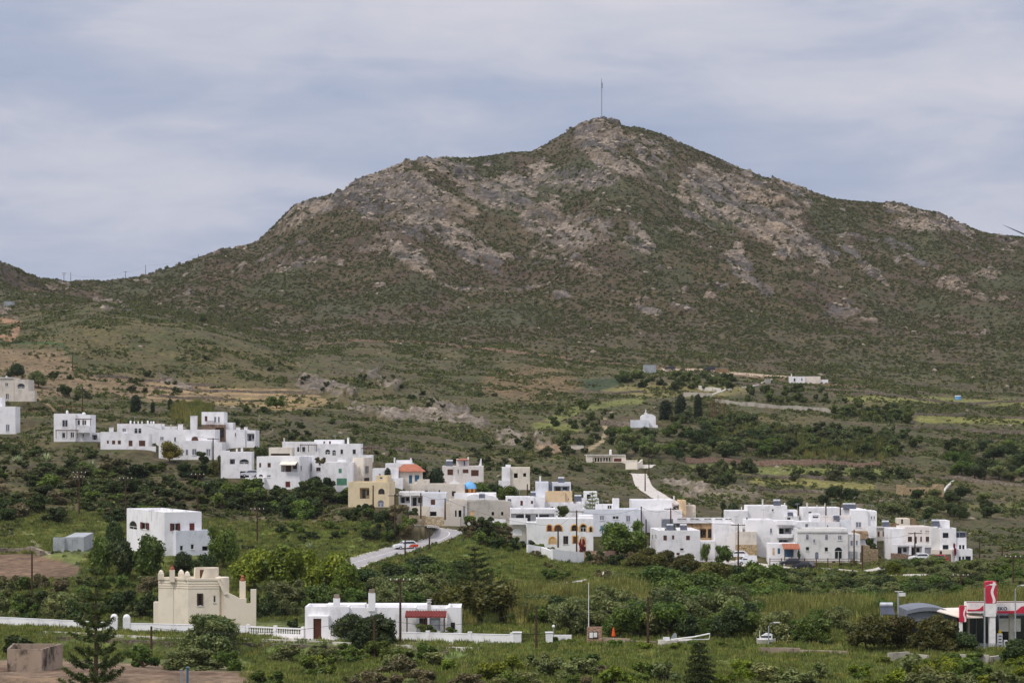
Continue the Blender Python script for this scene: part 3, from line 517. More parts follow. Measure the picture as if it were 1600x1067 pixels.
# left slope, tilled field, track
paint(poly_mask([(-80, 868), (40, 862), (85, 874), (128, 886), (110, 904), (-80, 906)]), C(126, 102, 80, .8), .02, 330, 470)
paint(line_mask([(36, 836), (52, 838), (50, 846), (66, 858), (78, 866)], 2.6), C(170, 158, 132, .8), 0, 330, 520)
paint(poly_mask([(20, 828), (190, 812), (150, 842), (70, 858), (50, 842)]), C(122, 128, 66, .8), .3, 380, 520)
paint(poly_mask([(330, 838), (420, 822), (560, 838), (600, 850), (560, 872), (420, 860)]), C(118, 130, 62, .85), .3, 380, 520)
paint(el_(470, 812, 70, 10), C(124, 108, 84, .8), .6, 400, 520, .7)
paint(el_(640, 812, 50, 18), C(104, 94, 76, .8), .9, 440, 500, .7)
paint(poly_mask([(650, 868), (730, 834), (820, 852), (900, 870), (1000, 885), (940, 905), (820, 912), (700, 905)]), C(104, 120, 58, .85), .25, 380, 480)
paint(line_mask([(800, 868), (880, 878), (940, 886)], 9, 6), C(124, 146, 70, .9), .1, 380, 480, .8)
# foreground meadows and soil
paint(poly_mask([(380, 1006), (800, 1004), (840, 1006), (1180, 1008), (1340, 1012), (1500, 1022), (1640, 1026), (1640, 1060), (1100, 1045), (700, 1040), (380, 1030)]), C(116, 130, 72, .85), .05, 230, 330)
paint(poly_mask([(-120, 1030), (60, 1030), (240, 1038), (400, 1052), (400, 1120), (-120, 1120)]), C(150, 126, 102, .66), .02, 180, 300)
for yy, cc in ((1036, C(172, 146, 116, .7)), (1048, C(124, 96, 76, .66)), (1060, C(160, 134, 106, .7))): paint(line_mask([(-50, yy - 4), (120, yy), (380, yy + 6)], 2.4, 3, 5), cc, 0, 180, 300)
paint(poly_mask([(1080, 1060), (1640, 1040), (1640, 1100), (1080, 1100)]), C(110, 122, 62, .85), .3, 180, 300)
paint(el_(935, 912, 60, 5), C(150, 144, 110, .8), .2, 360, 450, .6)
for x_, y_, r_ in ((860, 862, 20), (700, 880, 26)): paint(el_(x_, y_, r_, 6), C(138, 150, 80, .9), .1, 380, 480, .6)
rockc = np.zeros_like(A); rockc[:] = C(134, 123, 112, .7)
rv = fbm(al / 30, ac / 7, 4, 121); rockc = blend(rockc, C(154, 139, 122, .72), sstep(.5, .66, rv)); rockc = blend(rockc, C(108, 101, 96, .66), sstep(.5, .36, rv))
rockc = blend(rockc, C(70, 66, 56, .6), sstep(.60, .72, ridged(al / 20, ac / 3.5, 3, 131)) * .8)
warm = sstep(.5, .7, fbm(XG / 25, YG / 25, 3, 133)); rockc = blend(rockc, C(160, 138, 112, .72), warm * .4)
lowm = 1 - sstep(560, 1100, YG); rockc = blend(rockc, C(150, 138, 122, .85), lowm)
veg = sstep(.56, .66, fbm(XG / 4.2, YG / 4.2, 3, 137)) * .75
A = blend(A, rockc, RK * (1 - veg)); SCR *= 1 - RK * (1 - veg) * .93
SCR *= (1 - sstep(.86, .98, PADMASK))

# ------------------------------------------------------------ materials
MATS = {}
def newmat(name):
    m = bpy.data.materials.new(name); m.use_nodes = True; t = m.node_tree; t.nodes.clear()
    o = t.nodes.new('ShaderNodeOutputMaterial'); b = t.nodes.new('ShaderNodeBsdfPrincipled'); t.links.new(b.outputs[0], o.inputs[0])
    b.inputs['Roughness'].default_value = .9; b.inputs['Specular IOR Level'].default_value = .25
    MATS[name] = m; return m, t, b, o
def ground_mat():
    m, t, b, o = newmat('ground'); ca = N(t, 'ShaderNodeAttribute', attribute_name='soil'); tc = N(t, 'ShaderNodeTexCoord')
    n = N(t, 'ShaderNodeTexNoise', i_Scale=.55, i_Detail=7.0, i_Roughness=.68); L(t, tc.outputs['Object'], n.inputs['Vector'])
    n2_ = N(t, 'ShaderNodeTexNoise', i_Scale=.09, i_Detail=6.0, i_Roughness=.62); L(t, tc.outputs['Object'], n2_.inputs['Vector'])
    v = RAMP(t, n.outputs['Fac'], [(.30, .42), (.5, 1.0), (.68, 1.55)]); v2 = RAMP(t, n2_.outputs['Fac'], [(.32, .72), (.5, 1.0), (.68, 1.25)])
    c = MIX(t, 1.0, ca.outputs['Color'], v, 'MULTIPLY'); c = MIX(t, 1.0, c, v2, 'MULTIPLY')
    ca_ = ca.outputs['Alpha']      # rock: cracks stretched along the strata
    mp_ = N(t, 'ShaderNodeMapping'); mp_.inputs['Rotation'].default_value = (0, math.radians(36), math.radians(42)); mp_.inputs['Scale'].default_value = (.05, .4, .4)
    L(t, tc.outputs['Object'], mp_.inputs['Vector'])
    vo = N(t, 'ShaderNodeTexNoise', i_Scale=1.3, i_Detail=6.0, i_Roughness=.7); L(t, mp_.outputs[0], vo.inputs['Vector'])
    cr = RAMP(t, vo.outputs['Fac'], [(.36, .45), (.46, .95), (.6, 1.12)])
    c = MIX(t, ca_, c, MIX(t, 1.0, c, cr, 'MULTIPLY')); L(t, c, b.inputs['Base Color'])
    bp = N(t, 'ShaderNodeBump', i_Strength=.8, i_Distance=.8); L(t, M(t, 'ADD', n.outputs['Fac'], M(t, 'MULTIPLY', M(t, 'MULTIPLY', vo.outputs['Fac'], ca_), 1.6)), bp.inputs['Height']); L(t, bp.outputs[0], b.inputs['Normal'])
    return m
def plaster(name, col, dirt=.12):
    m, t, b, o = newmat(name); tc = N(t, 'ShaderNodeTexCoord'); oi = N(t, 'ShaderNodeObjectInfo')
    mp_ = N(t, 'ShaderNodeMapping'); mp_.inputs['Scale'].default_value = (.6, .6, .4); L(t, tc.outputs['Object'], mp_.inputs['Vector'])
    n = N(t, 'ShaderNodeTexNoise', i_Scale=1.0, i_Detail=6.0, i_Roughness=.65); L(t, mp_.outputs[0], n.inputs['Vector'])
    n3 = N(t, 'ShaderNodeTexNoise', i_Scale=.35, i_Detail=4.0); L(t, tc.outputs['Object'], n3.inputs['Vector'])
    f = RAMP(t, n.outputs['Fac'], [(.36, 1 - dirt * 2.2), (.5, 1.0), (.8, 1.02)]); g = RAMP(t, n3.outputs['Fac'], [(.3, 1 - dirt * .8), (.6, 1.0)])
    c = MIX(t, 1.0, MIX(t, 1.0, col, f, 'MULTIPLY'), g, 'MULTIPLY'); L(t, c, b.inputs['Base Color'])
    bp = N(t, 'ShaderNodeBump', i_Strength=.25, i_Distance=.04); n4 = N(t, 'ShaderNodeTexNoise', i_Scale=3.0, i_Detail=3.0); L(t, tc.outputs['Object'], n4.inputs['Vector']); L(t, n4.outputs['Fac'], bp.inputs['Height']); L(t, bp.outputs[0], b.inputs['Normal'])
    return m
def flat(name, col, rough=.7, spec=.3, metal=0, var=.25, scale=1.5):
    m, t, b, o = newmat(name); tc = N(t, 'ShaderNodeTexCoord'); n = N(t, 'ShaderNodeTexNoise', i_Scale=scale, i_Detail=4.0); L(t, tc.outputs['Object'], n.inputs['Vector'])
    L(t, MIX(t, 1.0, col, RAMP(t, n.outputs['Fac'], [(.3, 1 - var), (.7, 1 + var)]), 'MULTIPLY'), b.inputs['Base Color'])
    b.inputs['Roughness'].default_value = rough; b.inputs['Specular IOR Level'].default_value = spec; b.inputs['Metallic'].default_value = metal
    return m
def stone_mat(name, c1, c2, sc=1.6):
    m, t, b, o = newmat(name); tc = N(t, 'ShaderNodeTexCoord')
    mp_ = N(t, 'ShaderNodeMapping'); mp_.inputs['Scale'].default_value = (1, 1, 1.6); L(t, tc.outputs['Object'], mp_.inputs['Vector'])
    v = N(t, 'ShaderNodeTexVoronoi', i_Scale=sc); L(t, mp_.outputs[0], v.inputs['Vector']); ve = N(t, 'ShaderNodeTexVoronoi', feature='DISTANCE_TO_EDGE', i_Scale=sc); L(t, mp_.outputs[0], ve.inputs['Vector'])
    bw = N(t, 'ShaderNodeRGBToBW'); L(t, v.outputs['Color'], bw.inputs[0])
    c = MIX(t, bw.outputs[0], c1, c2); c = MIX(t, 1.0, c, RAMP(t, ve.outputs['Distance'], [(0, .35), (.09, 1.0)]), 'MULTIPLY'); L(t, c, b.inputs['Base Color'])
    bp = N(t, 'ShaderNodeBump', i_Strength=.7, i_Distance=.12); L(t, ve.outputs['Distance'], bp.inputs['Height']); L(t, bp.outputs[0], b.inputs['Normal'])
    return m
def foliage(name, c1, c2, c3=None, attr=False):
    m, t, b, o = newmat(name); t.nodes.remove(b); tc = N(t, 'ShaderNodeTexCoord'); oi = N(t, 'ShaderNodeObjectInfo')
    n = N(t, 'ShaderNodeTexNoise', i_Scale=.9, i_Detail=3.0); L(t, tc.outputs['Object'], n.inputs['Vector'])
    n5 = N(t, 'ShaderNodeTexNoise', i_Scale=4.0, i_Detail=2.0); L(t, tc.outputs['Object'], n5.inputs['Vector'])
    c = MIX(t, RAMP(t, n.outputs['Fac'], [(.36, 0.0), (.64, 1.0)]), c1, c2)
    c = MIX(t, 1.0, c, RAMP(t, n5.outputs['Fac'], [(.3, .6), (.7, 1.45)]), 'MULTIPLY')
    if not attr: c = MIX(t, 1.0, c, (1.32, 1.16, .78), 'MULTIPLY')
    if attr:
        at = N(t, 'ShaderNodeAttribute', attribute_name='tint', attribute_type='INSTANCER'); c = MIX(t, 1.0, c, at.outputs['Color'], 'MULTIPLY')
    else:
        v = M(t, 'ADD', .78, M(t, 'MULTIPLY', oi.outputs['Random'], .45)); hs = N(t, 'ShaderNodeHueSaturation'); L(t, c, hs.inputs['Color']); L(t, v, hs.inputs['Value'])
        L(t, M(t, 'ADD', .485, M(t, 'MULTIPLY', M(t, 'FRACT', M(t, 'MULTIPLY', oi.outputs['Random'], 7.3)), .03)), hs.inputs['Hue']); c = hs.outputs[0]
    df = N(t, 'ShaderNodeBsdfDiffuse'); tr = N(t, 'ShaderNodeBsdfTranslucent'); mx = N(t, 'ShaderNodeMixShader', n_0=.28)
    L(t, c, df.inputs[0]); L(t, c, tr.inputs[0]); L(t, df.outputs[0], mx.inputs[1]); L(t, tr.outputs[0], mx.inputs[2])
    gl = N(t, 'ShaderNodeBsdfGlossy'); gl.inputs['Roughness'].default_value = .5; gl.inputs['Color'].default_value = (.5, .55, .5, 1); m2 = N(t, 'ShaderNodeMixShader', n_0=.05)
    L(t, mx.outputs[0], m2.inputs[1]); L(t, gl.outputs[0], m2.inputs[2]); L(t, m2.outputs[0], o.inputs[0])
    return m
ground_mat()
for nm, c_, dd in (('white', lin(238, 236, 236), .08), ('offwhite', lin(222, 220, 216), .10), ('beige', lin(214, 205, 192), .1), ('grey', lin(186, 179, 168), .1), ('cream', lin(230, 220, 204), .08),
   ('tan', lin(222, 196, 158), .1), ('ochre', lin(194, 162, 124), .25), ('bluish', lin(224, 226, 232), .07), ('pinkish', lin(229, 221, 215), .08), ('slate', lin(122, 126, 134), .1), ('yellow', lin(224, 206, 170), .08),
   ('brownwall', lin(150, 126, 96), .2), ('metal', lin(172, 176, 178), .15), ('concrete', lin(178, 170, 156), .18), ('rawconcrete', lin(164, 146, 128), .38), ('creamhouse', lin(228, 216, 196), .05), ('kerbwhite', lin(214, 208, 196), .22)): plaster(nm, c_, dd)
stone_mat('stone', lin(150, 122, 100), lin(110, 96, 84)); stone_mat('sandstone', lin(196, 172, 134), lin(160, 140, 108)); stone_mat('drystone', lin(160, 146, 128), lin(116, 104, 92), 1.2); stone_mat('darkstone', lin(132, 118, 104), lin(92, 84, 76), 1.9)
stone_mat('pinkstone', lin(196, 160, 136), lin(156, 126, 108), 1.8); stone_mat('palestone', lin(206, 190, 160), lin(170, 150, 118), 1.1)
for nm, c_, r_, sp in (('glass', (.018, .022, .028), .12, .6), ('dark', (.012, .011, .011), .8, .2), ('brown', lin(96, 62, 46), .6, .3), ('redbrown', lin(104, 48, 38), .6, .3), ('greyblue', lin(116, 120, 136), .6, .3), ('blue', lin(52, 98, 130), .5, .3),
   ('brightblue', lin(104, 158, 204), .5, .3), ('navy', lin(30, 42, 62), .3, .5), ('green', lin(92, 146, 116), .6, .3), ('tandoor', lin(206, 172, 128), .7, .2), ('darkwood', lin(80, 46, 32), .7, .2), ('frame', lin(224, 222, 216), .6, .3),
   ('greymetal', lin(140, 144, 150), .4, .5), ('terracotta', lin(166, 104, 80), .8, .2), ('redtile', lin(116, 50, 44), .8, .2), ('wood_pole', lin(74, 56, 44), .9, .2), ('galv', lin(150, 154, 158), .45, .5), ('wire', lin(60, 58, 58), .7, .2),
   ('yellowtrim', lin(226, 172, 84), .8, .2), ('domeblue', lin(112, 172, 222), .6, .3), ('domeorange', lin(196, 136, 60), .8, .2), ('asphalt', lin(168, 164, 162, .85), .9, .2), ('roadline', lin(206, 202, 196), .9, .2), ('concroad', lin(204, 196, 186, .9), .9, .2),
   ('carwhite', lin(232, 232, 234), .25, .6), ('carorange', lin(206, 74, 36), .3, .6), ('carred', lin(168, 36, 40), .3, .6), ('cardark', lin(32, 32, 38), .3, .6), ('tyre', (.02, .02, .02), .9, .2), ('chrome', lin(190, 190, 195), .25, .6),
   ('signred', lin(196, 44, 70), .45, .4), ('signwhite', lin(236, 232, 230), .5, .4), ('signblue', lin(34, 54, 84), .5, .4), ('umbrella', lin(214, 86, 36), .8, .2), ('clay', lin(160, 98, 74), .8, .2), ('solar', lin(70, 74, 86), .55, .3),
   ('tank', lin(200, 202, 206), .3, .6), ('boathull', lin(214, 206, 200), .35, .5), ('bluecap', lin(60, 90, 150), .5, .4), ('creamcloth', lin(232, 224, 206), .9, .2), ('turbine', lin(70, 76, 88), .4, .4), ('stationyellow', lin(224, 188, 40), .5, .4), ('flagteal', lin(70, 170, 150), .8, .2)):
    flat(nm, c_, r_, sp, 0, .12 if nm in ('glass', 'carwhite', 'signwhite', 'signred') else .2)
foliage('leaf_dark', lin(62, 78, 40, 1.02), lin(44, 60, 34, 1.02)); foliage('leaf_mid', lin(88, 108, 48, 1.09), lin(62, 84, 38, 1.09)); foliage('leaf_lime', lin(112, 128, 40, 1.0), lin(80, 100, 34, 1.0))
foliage('leaf_olive', lin(112, 122, 88, 1.09), lin(74, 90, 56, 1.09)); foliage('leaf_rust', lin(94, 92, 46, .85), lin(72, 76, 38, .85)); foliage('leaf_cypress', lin(44, 58, 36, 0.96), lin(32, 46, 30, 0.96)); foliage('leaf_grey', lin(108, 104, 88, 1.02), lin(84, 84, 66, 1.02))
foliage('leaf_pine', lin(74, 90, 46, 1.02), lin(46, 62, 32, 1.02)); foliage('leaf_dry', lin(120, 96, 70, 1.02), lin(96, 78, 58, 1.02)); foliage('flower_pink', lin(150, 50, 72), lin(100, 50, 50)); foliage('flower_yellow', lin(136, 128, 50), lin(84, 100, 42)); foliage('leaf_agave', lin(150, 166, 150, 1.09), lin(110, 128, 108, 1.09))
foliage('scrub', lin(110, 116, 74, .9), lin(84, 92, 56, .9), attr=True); flat('bark', lin(96, 80, 64), .95, .1, 0, .3, 3)
flat('loose_rock', lin(150, 137, 122), .95, .1, 0, .3, .5)
# ------------------------------------------------------------ terrain mesh
def mesh_np(name, co, faces, mats, mi=None, smooth=False):
    me = bpy.data.meshes.new(name); co = np.asarray(co, np.float32).reshape(-1, 3); faces = np.asarray(faces, np.int32)
    k_ = faces.shape[1]; me.vertices.add(len(co)); me.vertices.foreach_set('co', co.ravel())
    me.loops.add(faces.size); me.loops.foreach_set('vertex_index', faces.ravel()); me.polygons.add(len(faces))
    me.polygons.foreach_set('loop_start', np.arange(len(faces), dtype=np.int32) * k_)
    for m in mats: me.materials.append(MATS[m])
    if mi is not None: me.polygons.foreach_set('material_index', np.asarray(mi, np.int32))
    if smooth: me.polygons.foreach_set('use_smooth', np.ones(len(faces), bool))
    me.update(calc_edges=True); return me
def tag(o, label=None, cat=None, group=None, kind=None):
    if label: o['label'] = label
    if cat: o['category'] = cat
    if group: o['group'] = group
    if kind: o['kind'] = kind
    return o
nr, nc = ZT.shape; idx = np.arange(nr * nc).reshape(nr, nc)
fc = np.stack([idx[:-1, :-1], idx[:-1, 1:], idx[1:, 1:], idx[1:, :-1]], -1).reshape(-1, 4)
me = mesh_np('terrain', np.stack([XG, YG, ZT], -1), fc, ['ground'], smooth=True)
at = me.color_attributes.new('soil', 'FLOAT_COLOR', 'POINT'); at.data.foreach_set('color', np.concatenate([np.clip(A, 0, 1), RK[..., None]], -1).astype(np.float32).ravel())
ter = bpy.data.objects.new('terrain', me); COL.objects.link(ter); tag(ter, 'scrubby hillside, rocky mountain and fields', 'terrain', kind='structure')
# ------------------------------------------------------------ mesh collecting helper
class MB:
    def __init__(s): s.v = []; s.f = []; s.m = []
    def face(s, pts, m=0):
        i = len(s.v); s.v += [tuple(map(float, p)) for p in pts]; s.f.append(tuple(range(i, i + len(pts)))); s.m.append(m)
    def box(s, c, hx, hy, hz, ang=0, m=0, taper=1.0):
        ca, sa = math.cos(ang), math.sin(ang); P = []
        for z, k_ in ((-hz, 1), (hz, taper)):
            for x, y in ((-hx, -hy), (hx, -hy), (hx, hy), (-hx, hy)):
                x *= k_; y *= k_; P.append((c[0] + x * ca - y * sa, c[1] + x * sa + y * ca, c[2] + z))
        for q in ((0, 1, 5, 4), (1, 2, 6, 5), (2, 3, 7, 6), (3, 0, 4, 7), (4, 5, 6, 7), (3, 2, 1, 0)): s.face([P[i] for i in q], m)
    def fbox(s, o, d, n, u0, u1, z0, z1, y0, y1, m=0):      # box on a facade: o origin, d along, n outwards; y from y0 (in) to y1 (out)
        P = []
        for z in (z0, z1):
            for u, y in ((u0, y1), (u1, y1), (u1, y0), (u0, y0)): P.append((o[0] + d[0] * u + n[0] * y, o[1] + d[1] * u + n[1] * y, z))
        for q in ((0, 1, 5, 4), (1, 2, 6, 5), (2, 3, 7, 6), (3, 0, 4, 7), (4, 5, 6, 7), (3, 2, 1, 0)): s.face([P[i] for i in q], m)
    def tube(s, p, r, n=6, m=0, cap=True):                   # p points, r radii
        rings = []
        for i, q in enumerate(p):
            a = Vector(p[min(i + 1, len(p) - 1)]) - Vector(p[max(i - 1, 0)]); a.normalize()
            u = a.cross(Vector((0, 0, 1))) if abs(a.z) < .95 else a.cross(Vector((1, 0, 0))); u.normalize(); w = a.cross(u)
            rr = r[i] if isinstance(r, (list, tuple)) else r
            rings.append([Vector(q) + (u * math.cos(6.2832 * k / n) + w * math.sin(6.2832 * k / n)) * rr for k in range(n)])
        for i in range(len(rings) - 1):
            for k in range(n): s.face([rings[i][k], rings[i][(k + 1) % n], rings[i + 1][(k + 1) % n], rings[i + 1][k]], m)
        if cap: s.face(rings[0][::-1], m); s.face(rings[-1], m)
    def lathe(s, c, prof, n=16, m=0, a0=0, a1=6.28318531):  # prof (r, z)
        for i in range(len(prof) - 1):
            for k in range(n):
                A_, B_ = a0 + (a1 - a0) * k / n, a0 + (a1 - a0) * (k + 1) / n; q = []
                for (r, z), t in ((prof[i], A_), (prof[i], B_), (prof[i + 1], B_), (prof[i + 1], A_)): q.append((c[0] + r * math.cos(t), c[1] + r * math.sin(t), c[2] + z))
                s.face(q, m)
    def prism(s, pts, o, d, n, y0, y1, m=0):                 # polygon in (u, z) extruded from y0 to y1 along n
        f = lambda u, z, y: (o[0] + d[0] * u + n[0] * y, o[1] + d[1] * u + n[1] * y, z)
        s.face([f(u, z, y1) for u, z in pts], m); s.face([f(u, z, y0) for u, z in reversed(pts)], m)
        for i in range(len(pts)):
            a, b = pts[i], pts[(i + 1) % len(pts)]; s.face([f(*a, y0), f(*b, y0), f(*b, y1), f(*a, y1)], m)
    def build(s, name, mats, parent=None, smooth=False, loc=None):
        if isinstance(mats, str): mats = [mats]
        me = bpy.data.meshes.new(name)
        v = s.v
        if parent is not None:
            mw = parent.matrix_basis; q_ = parent.parent
            while q_ is not None: mw = q_.matrix_basis @ mw; q_ = q_.parent
            inv = mw.inverted(); v = [tuple(inv @ Vector(p)) for p in v]
        elif loc is not None: v = [(p[0] - loc[0], p[1] - loc[1], p[2] - loc[2]) for p in v]
        me.from_pydata(v, [], s.f)
        for m in mats: me.materials.append(MATS[m])
        if len(mats) > 1: me.polygons.foreach_set('material_index', s.m)
        if smooth: me.polygons.foreach_set('use_smooth', [True] * len(s.f))
        me.update(); o = bpy.data.objects.new(name, me); COL.objects.link(o)
        if parent is not None: o.parent = parent
        if loc is not None and parent is None: o.location = loc
        return o
def thing(name, label, cat, loc, rz=0, group=None):
    o = bpy.data.objects.new(name, None); COL.objects.link(o); o.location = loc; o.rotation_euler = (0, 0, rz); o.empty_display_size = .5
    o.matrix_basis = __import__('mathutils').Matrix.Translation(Vector(loc)) @ __import__('mathutils').Matrix.Rotation(rz, 4, 'Z')
    tag(o, label, cat, group); return o

# ------------------------------------------------------------ walls with real openings
KIND = {  # kind: (part name, pane material, frame material or None, recess)
 'g': ('window', 'glass', 'frame', .16), 'w': ('window', 'glass', 'brown', .14), 'gn': ('window', 'glass', 'navy', .14), 'n': ('shutter', 'brown', None, .08), 'r': ('shutter', 'redbrown', None, .08),
 'l': ('door', 'blue', None, .1), 'y': ('shutter', 'greyblue', 'frame', .1), 'b': ('door', 'greyblue', None, .1), 'B': ('garage_door', 'brightblue', None, .1), 't': ('door', 'tandoor', None, .1), 'e': ('shutter', 'green', None, .08),
 'D': ('door', 'darkwood', None, .25), 'G': ('garage_door', 'dark', None, .3), 'G2': ('garage_door', 'metal', None, .1), 'G3': ('garage_door', 'greymetal', None, .2), 'o': ('opening', 'dark', None, .8), 'p': ('niche', 'white', None, .25),  # opening: a near black pane at the back paints in the interior shade
 's': ('window', 'glass', 'frame', .16), 'v': ('veranda', 'glass', None, 1.9), 'd': ('window', 'glass', 'darkwood', .2)}
def arc_pts(u0, u1, zt, n=8, rise=None):
    w = u1 - u0; r = min(w / 2, rise if rise else w); zs = zt - r
    return zs, [(u0 + w / 2 - w / 2 * math.cos(math.pi * k / n), zs + r * math.sin(math.pi * k / n)) for k in range(n + 1)]
def wall(mb, P, d, length, z0, z1, ops, m=0):
    n = (d[1], -d[0]); us = sorted({0.0, length} | {o['u0'] for o in ops} | {o['u1'] for o in ops}); zs = sorted({z0, z1} | {o['z0'] for o in ops} | {o['z1'] for o in ops})
    f = lambda u, z, y=0: (P[0] + d[0] * u + n[0] * y, P[1] + d[1] * u + n[1] * y, z)
    for a, b in zip(us[:-1], us[1:]):
        for c_, e in zip(zs[:-1], zs[1:]):
            cu, cz = (a + b) / 2, (c_ + e) / 2
            if any(o['u0'] < cu < o['u1'] and o['z0'] < cz < o['z1'] for o in ops): continue
            mb.face([f(a, c_), f(b, c_), f(b, e), f(a, e)], m)
    for o in ops:
        u0, u1, q0, q1, r = o['u0'], o['u1'], o['z0'], o['z1'], o['r']
        if o['arch']:
            sp, arc = arc_pts(u0, u1, q1, 8, o['rise'])
            mid = len(arc) // 2
            for i in range(mid): mb.face([f(u0, q1), f(*arc[i]), f(*arc[i + 1])], m)
            for i in range(mid, len(arc) - 1): mb.face([f(u1, q1), f(*arc[i]), f(*arc[i + 1])], m)
            for i in range(len(arc) - 1): mb.face([f(*arc[i + 1]), f(*arc[i]), f(*arc[i], -r), f(*arc[i + 1], -r)], m)
            top = sp
        else:
            mb.face([f(u1, q1), f(u0, q1), f(u0, q1, -r), f(u1, q1, -r)], m); top = q1
        mb.face([f(u0, q0), f(u0, top), f(u0, top, -r), f(u0, q0, -r)][::-1], m); mb.face([f(u1, q0), f(u1, top), f(u1, top, -r), f(u1, q0, -r)], m)
        mb.face([f(u0, q0), f(u1, q0), f(u1, q0, -r), f(u0, q0, -r)], m)
        mb.face([f(u0, q0, -r), f(u1, q0, -r), f(u1, q1, -r), f(u0, q1, -r)], m)
def opening_parts(P, d, o, par, trim):
    n = (d[1], -d[0]); u0, u1, z0, z1, r, k_ = o['u0'], o['u1'], o['z0'], o['z1'], o['r'], o['kind']; w = u1 - u0; hgt = z1 - z0
    name, pane, frame, _ = KIND[k_]
    if k_ == 'v':
        # doors and a window on the back wall of the veranda
        mb = MB(); a = .12
        mb.fbox(P, d, n, u0 + w * .12, u0 + w * .45, z0, z0 + hgt * .8, -r + .02, -r + .08); mb.fbox(P, d, n, u0 + w * .58, u0 + w * .88, z0 + hgt * .3, z0 + hgt * .8, -r + .02, -r + .08); mb.build('veranda_glazing', 'brown' if 'b' in o['ex'] else 'glass', par)
        if 'w' in o['ex']:
            for q in (.3, .62): pp = MB(); pp.fbox(P, d, n, u0 + w * q, u0 + w * q + .25, z0, z1, -.3, -.05); pp.build('column', 'white', par)
        if 'd' in o['ex']:
            pp = MB()
            for q in range(7): pp.fbox(P, d, n, u0 + w * (q + .4) / 7, u0 + w * (q + .4) / 7 + .18, z0, z1, -.3, -.05)
            pp.build('mullions', 'creamhouse', par)
        return
    mb = MB()
    if o['arch']:
        sp, arc = arc_pts(u0 + .02, u1 - .02, z1 - .02, 8, o['rise']); mb.prism([(u0 + .02, z0 + .01), (u1 - .02, z0 + .01)] + arc[::-1], P, d, n, -r + .01, -r + .06)
    else: mb.fbox(P, d, n, u0 + .02, u1 - .02, z0 + .01, z1 - .02, -r + .01, -r + .06)
    win = mb.build(name, pane, par)
    if frame:
        fb = MB(); t = .09 if w > .8 else .06; y0, y1 = -r + .061, -r + .12; zt = z1 - (min(w / 2, o['rise']) if o['arch'] else 0)
        fb.fbox(P, d, n, u0 + .025, u0 + t, z0 + .015, zt, y0, y1); fb.fbox(P, d, n, u1 - t, u1 - .025, z0 + .015, zt, y0, y1)
        fb.fbox(P, d, n, u0 + t, u1 - t, z0 + .015, z0 + t, y0, y1); fb.fbox(P, d, n, u0 + t, u1 - t, zt - t, zt - .022, y0, y1)
        if w > .8: fb.fbox(P, d, n, (u0 + u1) / 2 - t / 2, (u0 + u1) / 2 + t / 2, z0 + t, zt - t, y0, y1 - .01)
        fb.build('frame', frame, win)
    elif name == 'shutter':
        fb = MB()
        for q in range(int(hgt / .16)): fb.fbox(P, d, n, u0 + .1, u1 - .1, z0 + .08 + q * .16, z0 + .14 + q * .16, -r + .061, -r + .085)
        if len(fb.f): fb.build('slats', pane, win)
    if k_ == 's':
        for sgn in (-1, 1):
            sb = MB(); a, b = (u0 - w * .02, u0 + w * .24) if sgn < 0 else (u1 - w * .24, u1 + w * .02); sb.fbox(P, d, n, a, b, z0, z1 - .03, .03, .09)
            for q in range(int(hgt / .14)): sb.fbox(P, d, n, a + .06, b - .06, z0 + .08 + q * .14, z0 + .13 + q * .14, .09, .11)
            sb.build('shutter', 'darkwood' if trim == 'dark' else 'redbrown', win)
    if k_ in ('g', 'w', 's', 'y') and not o['arch'] and hgt < 2:
        sl = MB(); sl.fbox(P, d, n, u0 - .08, u1 + .08, z0 - .09, z0 - .004, -.02, .09); sl.build('sill', 'offwhite', win)
    if '*' in o['ex']:
        tb = MB(); t = .2
        if o['arch']:
            _, a1 = arc_pts(u0, u1, z1, 8, o['rise']); _, a2 = arc_pts(u0 - t, u1 + t, z1 + t, 8, o['rise'] + t)
            for i in range(len(a1) - 1): tb.prism([a1[i], a1[i + 1], a2[i + 1], a2[i]], P, d, n, .003, .05)
            zt = z1 - min(w / 2, o['rise'])
        else: zt = z1; tb.fbox(P, d, n, u0 - t, u1 + t, z1, z1 + t, .003, .05)
        tb.fbox(P, d, n, u0 - t, u0, z0, zt, .003, .05); tb.fbox(P, d, n, u1, u1 + t, z0, zt, .003, .05); tb.build('trim', 'yellowtrim', win)
def mk_ops(ws, P, d, L_, z0, z1):
    res = []
    for w in ws:
        k_ = w[4]; ex = k_
        for q in ('G2', 'G3', 'gn'):
            if k_.startswith(q): kind = q; ex = k_[2:]; break
        else: kind = k_[0]; ex = k_[1:]
        a = on_plane(w[0], P, d); b = on_plane(w[2], P, d)
        if a > b: a, b = b, a
        ym = P[1] + d[1] * (a + b) / 2; q1 = zat(w[1], ym); q0 = zat(w[3], ym)
        a = max(a, .06); b = min(b, L_ - .06); q1 = min(q1, z1 - .12); q0 = max(q0, z0 + .05)
        if b - a < .12 or q1 - q0 < .12: continue
        arch = 'a' in ex or kind == 'p'
        res.append(dict(u0=a, u1=b, z0=q0, z1=q1, arch=arch, rise=(q1 - q0) * .62 if (q1 - q0) < b - a else (b - a) / 2, r=KIND[kind][3], kind=kind, ex=ex))
    # drop overlaps
    out_ = []
    for o in res:
        if all(o['u1'] <= p['u0'] or o['u0'] >= p['u1'] or o['z1'] <= p['z0'] or o['z0'] >= p['z1'] for p in out_): out_.append(o)
    return out_
HOUSE_OBJS = []
